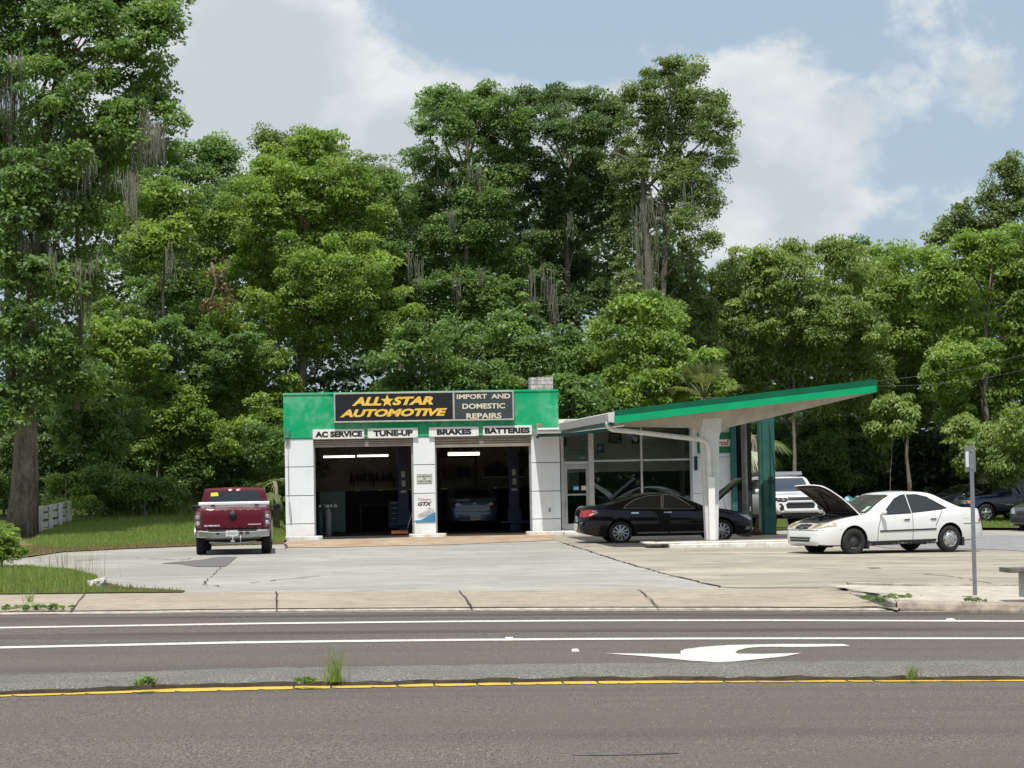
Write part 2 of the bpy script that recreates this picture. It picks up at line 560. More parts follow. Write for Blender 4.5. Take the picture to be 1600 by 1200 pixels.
    c = g.mix(g.rng(n1, 0.35, 0.65), (0.20, 0.165, 0.085), (0.12, 0.13, 0.04))
    c = g.mix(g.rng(n2, 0.45, 0.7, 0, 0.6), c, (0.26, 0.22, 0.13))
    g.bump(n2, 0.7, 0.04); g.color(c, 0.95, 0.1)

    for nm, base, worn, lo_, hi_ in (('road_paint_white', (0.66, 0.65, 0.61), (0.24, 0.225, 0.205), 0.58, 0.72), ('road_paint_yellow', (0.62, 0.42, 0.055), (0.36, 0.25, 0.07), 0.60, 0.75)):
        g = NG(nm)
        n1 = g.noise(22, 6, 0.75, g.map((1, .35, 1)))
        c = g.mix(g.rng(n1, lo_ - .06, hi_), base, worn)
        c = g.mix(g.rng(g.noise(2.0, 4), 0.4, 0.7, 0, 0.25), c, worn)
        g.bump(n1, 0.2, 0.006); g.color(c, 0.75, 0.3)
make_ground_materials()
M = MAT
crack_m = mat('crack_dirt_dark_edge', (0.055, 0.045, 0.032), 0.95, var=0.6, vscale=9)
patch_m = mat('asphalt_patch', (0.17, 0.165, 0.16), 0.92, var=0.45, vscale=22, bump=0.4)
dark_patch_m = mat('road_sealant', (0.05, 0.047, 0.046), 0.7, var=0.9, vscale=9, color2=(0.14, 0.13, 0.12))
kerb_m = mat('kerb_paint_white', (0.80, 0.79, 0.75), 0.75, var=0.55, vscale=4.5, color2=(0.52, 0.49, 0.44), bump=0.3)
kerb_grey = mat('kerb_concrete', (0.42, 0.35, 0.28), 0.9, var=0.5, vscale=5, bump=0.4)

def PL(zf, pts):
    return [GPz(x, y, zf).to_2d() for x, y in pts]
XS = (0, 400, 800, 1160, 1600)
edge_px = [(0, 960.8), (400, 955.8), (800, 953.2), (1160, 953.2), (1600, 955.0)]
EDGE = PL(road_z, edge_px)
EDGE_X = extend(EDGE, 45)
def edge_y(x):
    for a, b in zip(EDGE_X, EDGE_X[1:]):
        if a.x <= x <= b.x:
            return a.y + (b.y - a.y) * (x - a.x) / (b.x - a.x)
    return EDGE_X[0].y if x < 0 else EDGE_X[-1].y
def all_z(x, y):
    ey = edge_y(x)
    k = sstep(ey + 1.5, ey + 4.5, y)
    return road_z(x, y) * (1 - k) + lot_z(x, y) * k

# one sheet of earth out to the horizon
def build_ground():
    xs = sorted(set([-900, -500, -300, -200, -150, -120, -100] + [x * 2.0 for x in range(-40, 41)] + [100, 120, 150, 200, 300, 500, 900]))
    ys = sorted(set([-600, -300, -150, -80, -50, -30, -20, -10, -5, 0, 4] + [6 + 1.5 * k for k in range(0, 66)] + [108, 114, 120, 130, 150, 180, 240, 320, 450, 700, 1200]))
    vs = [(x, y, all_z(x, y) - 0.10) for x in xs for y in ys]
    n = len(ys)
    fs = [(i * n + j, (i + 1) * n + j, (i + 1) * n + j + 1, i * n + j + 1) for i in range(len(xs) - 1) for j in range(n - 1)]
    b = MB(); b.add(vs, fs, 0, True)
    tag(b.build('ground', M['soil'], fixn=False), kind='structure')
build_ground()

near = [Vector((-60, -12)), Vector((0, -7)), Vector((60, -1))]
tag(strip('road', near, EDGE_X, road_z, road_z, 0.0, M['asphalt'], 60, 30), kind='structure')

# apron and kerb cut along the road, up to the lot
APTOP = PL(lot_z, [(0, 929.7), (200, 927.5), (430, 925.7), (800, 923.3), (1100, 920.5), (1290, 920.5), (1402, 942.5)])
ap_near = PL(road_z, [(-0, 959.3), (400, 954.3), (800, 951.7), (1160, 951.5), (1300, 952.0), (1408, 953.0)])
ap_near = [extend(ap_near, 30)[0]] + ap_near
ap_far = [extend(APTOP, 30)[0]] + APTOP
tag(strip('driveway_apron', ap_near, ap_far, lambda x, y: road_z(x, y) + 0.03, lambda x, y: min(lot_z(x, y), road_z(x, y) + .03 + .05 * max(0, y - edge_y(x))), 0.005, M['apron_concrete'], 110, 8, bulge=lambda x, y, t: 0.012 * math.sin(t * 3.14)), kind='structure')
# pale gutter lip between apron and asphalt
lip_far = [Vector((p.x, p.y + 0.10)) for p in EDGE_X]
tag(strip('gutter', EDGE_X, lip_far, lambda x, y: road_z(x, y) + 0.004, lambda x, y: road_z(x, y) + 0.03, 0.0, mat('gutter_concrete', (0.5, 0.46, 0.40), 0.9, var=0.5, vscale=6, bump=0.3), 60, 1), kind='structure')
# dark seam where the gutter meets the asphalt
tag(strip('gutter_seam', [Vector((p.x, p.y - 0.035)) for p in EDGE_X], EDGE_X, road_z, road_z, 0.006, crack_m, 60, 1), kind='structure')

def line_strip(name, top_px, bot_px, material, off=0.006, zf=road_z, ext=35):
    a = extend(PL(zf, bot_px), ext); b = extend(PL(zf, top_px), ext)
    return tag(strip(name, a, b, zf, zf, off, material, 60, 1), kind='structure')
line_strip('road_line', [(0, 980.2), (400, 973.6), (800, 969.4), (1160, 968.4), (1600, 970.0)], [(0, 982.6), (400, 976.0), (800, 971.8), (1160, 970.7), (1600, 972.2)], M['road_paint_white'])
line_strip('road_line', [(0, 1010.8), (400, 1002.2), (800, 998.0), (1160, 996.5), (1600, 996.7)], [(0, 1014.0), (400, 1005.4), (800, 1001.2), (1160, 999.4), (1600, 999.5)], M['road_paint_white'])
# thin pale edge line beside the gutter
line_strip('road_line', [(300, 957.9), (800, 954.2), (1160, 954.3), (1600, 956.2)], [(300, 958.8), (800, 955.3), (1160, 955.3), (1600, 957.2)], mat('worn_edge_paint', (0.50, 0.48, 0.44), 0.85, var=0.6, vscale=9), ext=2)

# raised rough traffic separator
MED_F = PL(road_z, [(0, 1058), (400, 1046), (800, 1039.5), (1160, 1036), (1600, 1034)])
MED_N = PL(lambda x, y: road_z(x, y) + 0.05, [(0, 1078), (160, 1073), (400, 1066), (800, 1059), (1160, 1056.5), (1600, 1055.5)])
def build_median():
    fx, nx = extend(MED_F, 30), extend(MED_N, 30)
    n = 420; A = resample(nx, n); B = resample(fx, n)
    nr = np.random.default_rng(4)
    prof = [(-0.004, -0.02), (0.0, 0.045), (0.05, 0.062), (0.25, 0.07), (0.5, 0.07), (0.75, 0.055), (0.93, 0.025), (1.0, -0.02)]
    vs = []; jit = 0
    for i in range(n):
        jit = jit * 0.7 + nr.normal(0, 0.012)
        for t, h in prof:
            p = A[i].lerp(B[i], t + (jit if t < 0.1 else 0) + nr.normal(0, 0.006))
            vs.append((p.x, p.y, road_z(p.x, p.y) + (h + nr.normal(0, 0.006) if h > 0 else h)))
    w = len(prof)
    fs = [(i * w + j, (i + 1) * w + j, (i + 1) * w + j + 1, i * w + j + 1) for i in range(n - 1) for j in range(w - 1)]
    b = MB(); b.add(vs, fs, 0, True); b.mi = [1 if k % (w - 1) == 0 else 0 for k in range(len(fs))]  # near-side face set darker than the top
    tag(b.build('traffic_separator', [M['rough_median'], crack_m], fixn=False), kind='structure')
build_median()

# yellow line laid in short overlapping dabs
def build_yellow():
    top = PL(road_z, [(0, 1080.8), (160, 1076.8), (400, 1071.5), (800, 1065.6), (1160, 1061.5), (1600, 1060.6)])
    bot = PL(road_z, [(0, 1089.6), (160, 1085.0), (400, 1079.0), (800, 1071.0), (1160, 1067.0), (1600, 1065.3)])
    n = 1300; A = resample(extend(bot, 8), n); B = resample(extend(top, 8), n)
    b = MB(); i = 0; nr = random.Random(3)
    while i < n - 25:
        L = nr.randint(9, 24); pts_a, pts_b = [], []
        for k in range(L + 1):
            t = k / L
            tap = 0.35 * max(0, 1 - t / 0.28) ** 2
            tap2 = 0.22 * max(0, (t - 0.8) / 0.2) ** 2
            pts_a.append(A[min(n - 1, i + k)].lerp(B[min(n - 1, i + k)], 0.0 + tap * 0.55 + nr.uniform(0, 0.03)))
            pts_b.append(A[min(n - 1, i + k)].lerp(B[min(n - 1, i + k)], 1.0 - tap2 - nr.uniform(0, 0.03)))
        o = [(p.x, p.y, road_z(p.x, p.y) + 0.007) for p in pts_a] + [(p.x, p.y, road_z(p.x, p.y) + 0.007) for p in pts_b]
        m = L + 1
        b.add(o, [(k, k + 1, m + k + 1, m + k) for k in range(L)], 0, False)
        i += L + (1 if nr.random() < 0.4 else 0)
    tag(b.build('road_line', M['road_paint_yellow'], fixn=False), kind='structure')
build_yellow()

def track_mat():
    g = NG('tyre_polish'); n1 = g.noise(3.0, 6, .7, g.map((.06, 1, 1))); n2 = g.noise(30, 4, .7, g.map((1, .3, 1)))
    m = g.color(g.mix(g.rng(n2, .3, .7), (.075, .066, .06), (.11, .098, .088)), .85, .3)
    tr = g.n('ShaderNodeBsdfTransparent'); mx = g.n('ShaderNodeMixShader'); g.l(g.math('MULTIPLY', g.rng(n1, .38, .62, 0, .7), g.rng(n2, .25, .5)), mx.inputs[0]); g.l(tr.outputs[0], mx.inputs[1]); g.l(g.b.outputs[0], mx.inputs[2]); g.l(mx.outputs[0], g.out.inputs[0])
    return m
tyre_polish = track_mat()
for (a, m_, b_, h) in ((994.5, 985.3, 983.8, 2.6), (968, 960, 961, 2.2), ):
    line_strip('tyre_track', [(0, a - h), (800, m_ - h), (1600, b_ - h)], [(0, a + h), (800, m_ + h), (1600, b_ + h)], tyre_polish, off=.003)
arrow_px = [(1035, 294), (1057, 300), (900, 303), (780, 302.5), (735, 306), (708, 313), (698, 319), (704, 324), (780, 325), (905, 322), (850, 333), (760, 342), (700, 348), (640, 350.5), (560, 346),
            (430, 333), (288, 322.5), (440, 324.5), (528, 325), (526, 316), (540, 310), (600, 302.5), (680, 297), (850, 294)]
tag(drape('road_arrow', [GR(800 + x / 2, 860 + y / 2) for x, y in arrow_px], road_z, 0.006, M['road_paint_white'], 0.5), kind='structure')
# reflective studs on the lines
def studs():
    proto = None
    lab = ['white raised reflector on the inner white road line left of the turn arrow', 'white raised reflector on the outer white road line right of the turn arrow', 'small pale reflector on the turn lane left of the arrow tip']
    for i, (px, py, w) in enumerate([(795.5, 999.5, 0.06), (1485.5, 970.0, 0.06), (899, 1018, 0.045)]):
        p = GR(px, py)
        b = MB(); b.prism([(-w, -w, 0), (w, -w, 0), (w * 0.7, -w * 0.5, 0.022), (-w * 0.7, -w * 0.5, 0.022)], (0, 2 * w, 0))
        o = b.build('road_stud', mat('stud_white', (0.75, 0.74, 0.7), 0.5)); o.location = (p.x, p.y, road_z(p.x, p.y) + 0.005)
        tag(o, lab[i], 'road stud', 'raised reflectors on the road')
studs()
# sealed crack on the near lanes
tag(drape('road_sealant', [GR(x, y) for x, y in [(893, 1179), (930, 1176.5), (1000, 1178), (1058, 1175.5), (1060, 1178), (1000, 1180), (945, 1181), (900, 1181)]], road_z, 0.005, dark_patch_m, 0.4), kind='structure')

# ------------------------------------------------------------------ lot
lot_near = [extend(APTOP, 30)[0]] + APTOP[:-1] + [Vector((12, 41.5)), Vector((40, 44))]
lot_far = [Vector((-40, 62.0)), Vector((-8.6, 64.5)), Vector((-7.4, 71.6)), Vector((0, 72.3)), Vector((8, 76)), Vector((14, 78)), Vector((40, 84))]
# grass-free paving sheet in front of the building
lawn_edge = [GL(x, y) for x, y in [(-300, 868), (40, 872), (100, 862.5), (200, 857.5), (300, 853.5), (442, 850)]]
lf = [Vector((-60, lawn_edge[0].y))] + [p.to_2d() for p in lawn_edge] + [Vector((-7.05, 71.2)), Vector((1.5, 72.1)), Vector((7.2, 72.7)), Vector((9.5, 76)), Vector((13.0, 75.2)), Vector((40, 74.0))]
tag(strip('pavement', lot_near, lf, lot_z, lot_z, 0.0, M['old_concrete'], 120, 60), kind='structure')
for p in []: pass
def lotpatch(name, pts, off, m, seg=0.7):
    return tag(drape(name, [GL(x, y) for x, y in pts], lot_z, off, m, seg), kind='structure')
lotpatch('concrete_slab', [(862, 842), (885, 851), (915, 859), (965, 876), (1040, 897), (1126, 917.5), (1150, 919.2), (1290, 919.2), (1700, 921.5), (1700, 846), (1540, 846), (1240, 834), (1180, 833), (880, 836)], 0.010, M['tan_concrete'])
lotpatch('concrete_slab', [(449, 846), (447, 856), (520, 856), (600, 853.5), (700, 851.5), (800, 847.5), (862, 845), (880, 838), (850, 833.5), (660, 839)], 0.012, M['rust_apron'])
lotpatch('asphalt_patch', [(250, 880.8), (280, 881.5), (309, 886), (352, 886), (371, 870.5), (355, 870), (330, 872), (318, 874.5)], 0.010, patch_m)
lotpatch('side_lane', [(1310, 845), (1390, 858), (1540, 859), (1700, 868), (1700, 838), (1560, 837), (1470, 839)], 0.02, mat('bluish_paving', (0.29, 0.29, 0.295), 0.92, var=0.35, vscale=4, bump=0.3))

def crack(px, w, zf=lot_z, off=0.016, name='pavement_crack', jit=0.8, gap=0.28):
    pts = [GPz(x, y, zf).to_2d() for x, y in px]
    nr = random.Random(int(px[0][0]))
    P = resample(pts, max(6, int(sum((a - b).length for a, b in zip(pts, pts[1:])) / 0.35)))
    P = [p + Vector((nr.uniform(-1, 1), nr.uniform(-1, 1))) * w * jit for p in P]
    b = MB(); vs = []
    for i, p in enumerate(P):
        t = (P[min(i + 1, len(P) - 1)] - P[max(i - 1, 0)]).normalized(); nrm = Vector((-t.y, t.x))
        ww = w * nr.uniform(0.5, 1.2)
        for s in (-1, 1):
            q = p + nrm * ww * 0.5 * s
            vs.append((q.x, q.y, zf(q.x, q.y) + off))
    b.add(vs, [(2 * i, 2 * i + 2, 2 * i + 3, 2 * i + 1) for i in range(len(P) - 1) if nr.random() > gap])
    return tag(b.build(name, crack_m, fixn=False), kind='structure')
crack([(880, 849), (915, 859.5), (965, 876.5), (1040, 897.5), (1127, 918)], 0.045, gap=0.1)
crack([(1445, 898), (1490, 902), (1540, 911), (1600, 922)], 0.045)
crack([(1140, 880), (1250, 878.5), (1400, 879), (1520, 875)], 0.03)
crack([(1100, 902), (1230, 897), (1330, 901), (1440, 897.5)], 0.03)
crack([(900, 853), (1000, 861), (1060, 862), (1160, 860)], 0.03)
crack([(1340, 868), (1450, 873), (1560, 868)], 0.03)
crack([(344, 887), (336, 897), (322, 908), (318, 914)], 0.03)
crack([(318, 914), (340, 916), (345, 918)], 0.05)
crack([(446, 850), (448, 858)], 0.06)
crack([(120, 876), (200, 871), (280, 876), (300, 873)], 0.05)
crack([(60, 882), (180, 874)], 0.06)
crack([(390, 912), (450, 905), (520, 899)], 0.05)
def ap_z(x, y):
    ey = edge_y(x); d = 3.1
    t = min(1, max(0, (y - ey) / max(0.1, 4.4)))
    return max(road_z(x, y) * (1 - t) + lot_z(x, y) * t, road_z(x, y)) + 0.035
for a, b_, w in [((432, 925.5), (431.5, 953.5), 0.032), ((718, 924), (738, 951.5), 0.025), ((998, 922), (1030, 951.5), 0.020), ((132, 929.5), (111, 956), 0.020)]:
    pa = GPz(a[0], a[1], lot_z); pb = GPz(b_[0], b_[1], lambda x, y: road_z(x, y) + 0.03)
    bb = MB(); n = 12; vs = []; nr = random.Random(int(a[0]))
    for i in range(n):
        p = pb.lerp(pa, i / (n - 1)); ww = w * nr.uniform(0.6, 1.2); p.z += 0.016 + 0.012 * math.sin(3.14 * i / (n - 1))
        x = nr.uniform(-0.015, 0.015)
        vs += [(p.x - ww / 2 + x, p.y, p.z), (p.x + ww / 2 + x, p.y, p.z)]
    bb.add(vs, [(2 * i, 2 * i + 1, 2 * i + 3, 2 * i + 2) for i in range(n - 1)])
    tag(bb.build('pavement_joint', crack_m, fixn=False), kind='structure')
lotpatch('drain_cover', [(1355, 888), (1373, 888), (1378, 889), (1360, 889.3)], 0.016, dark_patch_m, 0.3)

# sidewalk and kerb on the right
SW_T = [GL(x, y) for x, y in [(1292, 921.5), (1400, 924.5), (1600, 924.5)]]
sw_far = [p.to_2d() for p in SW_T]; sw_far = sw_far + [sw_far[-1] + Vector((25, 2.2))]
sw_nearp = PL(lambda x, y: road_z(x, y) + 0.11, [(1398, 941), (1404, 941.2), (1500, 943.5), (1600, 944.5)]); sw_nearp = sw_nearp + [sw_nearp[-1] + Vector((25, 2.2))]
sw_z = lambda x, y: road_z(x, y) + 0.11
tag(strip('sidewalk', [Vector((sw_far[0].x + 0.6, sw_far[0].y - 1.3))] + sw_nearp, [sw_far[0] - Vector((0.02, 0))] + sw_far, sw_z, lambda x, y: max(lot_z(x, y) + 0.07, sw_z(x, y) + 0.02), 0.02, mat('sidewalk_concrete', (0.50, 0.46, 0.39), 0.9, var=0.4, vscale=3.2, color2=(0.36, 0.33, 0.28), bump=0.3), 40, 4), kind='structure')
tag(drape('concrete_slab', [GL(x, y) for x, y in [(1270, 919.5), (1300, 919), (1335, 926), (1320, 928), (1285, 921.5)]], lot_z, 0.004, M['apron_concrete'], .5), kind='structure')
def build_skirt():
    P = [sw_far[0] + Vector((-.02, 0)), Vector((sw_far[0].x + 0.6, sw_far[0].y - 1.3)), sw_nearp[0] + Vector((0, -.2))]
    P = [P[0], P[0].lerp(P[1], .5), P[1], P[1].lerp(P[2], .5), P[2]]
    b = MB(); vs = []
    for p in P:
        z = sw_z(p.x, p.y) + .022
        for d, zz in ((.03, z + .004), (-.01, z - .005), (-.03, z - .03), (-.04, road_z(p.x, p.y) - .15)):
            vs.append((p.x + d * .8, p.y + d, zz))
    b.add(vs, [(4 * i + j, 4 * (i + 1) + j, 4 * (i + 1) + j + 1, 4 * i + j + 1) for i in range(len(P) - 1) for j in range(3)], 0, False)
    tag(b.build('sidewalk_edge', MAT['sidewalk_concrete'], fixn=False), kind='structure')
build_skirt()
def build_kerb():
    b = MB(); A = resample(sw_nearp, 30); vs = []
    for p in A:
        z = sw_z(p.x, p.y)
        e = min(edge_y(p.x), p.y - 0.30)
        for y, zz in ((p.y + 0.02, z + 0.035), (p.y - 0.16, z + 0.03), (p.y - 0.2, z - 0.0), (e + 0.06, road_z(p.x, e) + 0.035), (e + 0.06, road_z(p.x, e) - 0.1)):
            vs.append((p.x, y, zz))
    b.add(vs, [(5 * i + j, 5 * (i + 1) + j, 5 * (i + 1) + j + 1, 5 * i + j + 1) for i in range(29) for j in range(4)] + [(0, 1, 2, 3, 4)], 0, False)
    tag(b.build('kerb', kerb_grey), kind='structure')
    # raised white kerb behind the sidewalk
    b = MB(); A = resample([p + Vector((0.35, 0)) if i == 0 else p for i, p in enumerate(sw_far)], 24); vs = []
    for p in A:
        z = max(lot_z(p.x, p.y) + 0.07, sw_z(p.x, p.y) + 0.02)
        for y, zz in ((p.y - 0.02, z - 0.1), (p.y, z + 0.045), (p.y + 0.18, z + 0.05), (p.y + 0.2, z - 0.15)):
            vs.append((p.x, y, zz))
    b.add(vs, [(4 * i + j, 4 * (i + 1) + j, 4 * (i + 1) + j + 1, 4 * i + j + 1) for i in range(23) for j in range(3)] + [(0, 1, 2, 3)], 0, False)
    tag(b.build('kerb', mat('old_kerb', (0.5, 0.46, 0.39), 0.9, var=0.5, vscale=4, bump=0.3)), kind='structure')
build_kerb()
# earth shoulder / lawns
tag(drape('lawn', [GL(x, y) for x, y in [(-250, 862), (60, 864), (100, 858), (200, 853), (300, 850), (443, 846.5)]] + [Vector((-7.3, 78)), Vector((-7.3, 92)), Vector((-60, 92))], lambda x, y: lot_z(x, y) + 0.0, 0.012, M['soil'], 1.2), kind='structure')
tag(drape('lawn_edge', [GL(x, y) for x, y in [(-250, 870), (36, 872), (100, 863), (200, 858), (300, 854), (444, 850.5), (444, 846.5), (300, 847), (180, 850), (100, 846), (60, 846), (-200, 852)]], lot_z, 0.03, M['dry_verge'], 0.8), kind='structure')
tag(drape('verge', [GL(x, y) for x, y in [(-300, 929), (0, 929.5), (180, 927.3), (285, 926.5), (290, 924), (250, 921.5), (190, 918), (160, 910), (150, 900), (110, 890), (40, 885), (-300, 880)]], lot_z, 0.018, M['soil'], 0.5), kind='structure')
tag(drape('lawn', [Vector((14.5, 78.0)), Vector((20, 76.5)), Vector((60, 80)), Vector((60, 110)), Vector((14, 110)), Vector((11, 92))], lot_z, 0.03, M['soil'], 1.5), kind='structure')

# ================================================================== GARAGE BUILDING
BA = math.atan(0.1)
B0 = W(447, 843, 71.3); B0.z = 0.0
BE = Vector((math.cos(BA), math.sin(BA), 0)); BN = Vector((-math.sin(BA), math.cos(BA), 0))
def BL(px, py, n):
    """photo point on the plane n metres behind the facade -> (u along facade, z)"""
    d = ray(px, py)
    t = ((B0 - CAM).dot(BN) + n) / d.dot(BN)
    p = CAM + d * t - B0
    return p.dot(BE), p.z
def BWORLD(u, n, z=0.0):
    return B0 + BE * u + BN * n + Vector((0, 0, z))

def enamel(name):
    g = NG(name); n1 = g.noise(3.5, 7, .7, g.map((1, 1, .10))); n2 = g.noise(.9, 6, .6); n3 = g.noise(26, 4, .7); sz = g.n('ShaderNodeSeparateXYZ'); g.l(g.pos, sz.inputs[0])
    c = g.mix(g.rng(n2, .35, .65), (.78, .82, .85), (.73, .77, .79))
    c = g.mix(g.rng(n1, .54, .72, 0, .25), c, (.50, .51, .50))
    c = g.mix(g.rng(n3, .68, .74, 0, .5), c, (.42, .38, .32))
    c = g.mix(g.math('MULTIPLY', g.rng(sz.outputs[2], .55, .1, 0, .55), g.rng(n2, .3, .6)), c, (.42, .34, .26))
    return g.color(c, .34, .5)
white_panel = enamel('white_enamel')
white_panel2 = mat('white_wall_panel', (0.72, 0.75, 0.78), 0.4, var=0.12, vscale=1.6)
white_paint = mat('white_paint', (0.74, 0.74, 0.71), 0.55, var=0.2, vscale=4, color2=(0.58, 0.56, 0.51))
black_void = mat('dark_gap', (0.02, 0.02, 0.022), 0.9)
roof_m = mat('roof_felt', (0.35, 0.34, 0.33), 0.95, var=0.4, vscale=3)
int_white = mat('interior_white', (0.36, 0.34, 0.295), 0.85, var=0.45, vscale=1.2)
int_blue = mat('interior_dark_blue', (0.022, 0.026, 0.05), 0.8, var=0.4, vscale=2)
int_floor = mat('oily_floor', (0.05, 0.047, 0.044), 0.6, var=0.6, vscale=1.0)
alu = mat('aluminium', (0.52, 0.53, 0.53), 0.42, metal=0.75, var=0.2, vscale=5)
slat_m = mat('shutter_tan', (0.33, 0.30, 0.245), 0.65, var=0.2, vscale=3)
def green_mat():
    g = NG('peeling_green')
    n1 = g.noise(1.1, 9, 0.72, g.map((1, 1, 1), loc=(2.2, 0, 0.4))); n2 = g.noise(5, 8, 0.75); n3 = g.noise(0.45, 5, 0.5, g.map(loc=(5.0, 1, 2)))
    c = g.mix(g.rng(n2, 0.4, 0.65), (0.008, 0.36, 0.15), (0.006, 0.30, 0.125))
    pe = g.math('MULTIPLY', g.rng(g.math('ADD', n1, g.math('MULTIPLY', g.math('SUBTRACT', n2, 0.5), 0.6)), 0.43, 0.56), g.rng(n3, 0.34, 0.46))
    c = g.mix(g.math('MULTIPLY', pe, 0.68), c, (0.15, 0.44, 0.28))
    c = g.mix(g.rng(g.noise(14, 5, 0.7), 0.66, 0.72, 0, 0.6), c, (0.40, 0.52, 0.44))
    return g.color(c, 0.6, 0.12)
green_peel = green_mat()
green_new = mat('fascia_green', (0.005, 0.36, 0.15), 0.5, spec=0.15, var=0.18, vscale=2)
green_top = mat('fascia_dark_green', (0.003, 0.115, 0.055), 0.5, spec=0.2, var=0.25, vscale=2)
green_post_m = mat('post_green', (0.020, 0.105, 0.088), 0.5, spec=.25, var=0.35, vscale=3, color2=(0.045, 0.13, 0.115))
glass_m = None
def glass(name, tint, refl=0.10, fac_t=0.8, rough=0.0):
    m = bpy.data.materials.new(name); m.use_nodes = True
    nt = m.node_tree; nt.nodes.clear()
    tr = nt.nodes.new('ShaderNodeBsdfTransparent'); tr.inputs[0].default_value = (*tint, 1)
    gl = nt.nodes.new('ShaderNodeBsdfGlossy'); gl.inputs['Roughness'].default_value = rough; gl.inputs['Color'].default_value = (0.9, 0.95, 0.93, 1)
    lw = nt.nodes.new('ShaderNodeFresnel'); lw.inputs[0].default_value = 1.5
    ad = nt.nodes.new('ShaderNodeMath'); ad.operation = 'MULTIPLY_ADD'; ad.inputs[1].default_value = 1.0; ad.inputs[2].default_value = refl
    nt.links.new(lw.outputs[0], ad.inputs[0])
    mx = nt.nodes.new('ShaderNodeMixShader'); out = nt.nodes.new('ShaderNodeOutputMaterial')
    nt.links.new(ad.outputs[0], mx.inputs[0]); nt.links.new(tr.outputs[0], mx.inputs[1]); nt.links.new(gl.outputs[0], mx.inputs[2]); nt.links.new(mx.outputs[0], out.inputs[0])
    MAT[name] = m
    return m
window_glass = glass('window_glass', (0.80, 0.85, 0.82), 0.015)

U = lambda px, py=760, n=0.0: BL(px, py, n)[0]
Zb = lambda py, px, n=0.0: BL(px, py, n)[1]
uL, uA, uB, uC, uD, uR = 0.0, U(490.5), U(646.5), U(680.5), U(831), U(875.5)
z_band = Zb(685.7, 446); z_top = Zb(615.4, 443)
OFF_R = U(1142, 760)
DEPTH = 9.5
garage = empty('repair_garage', B0, BA, 'white and green two bay repair garage with glazed office on its right', 'garage')

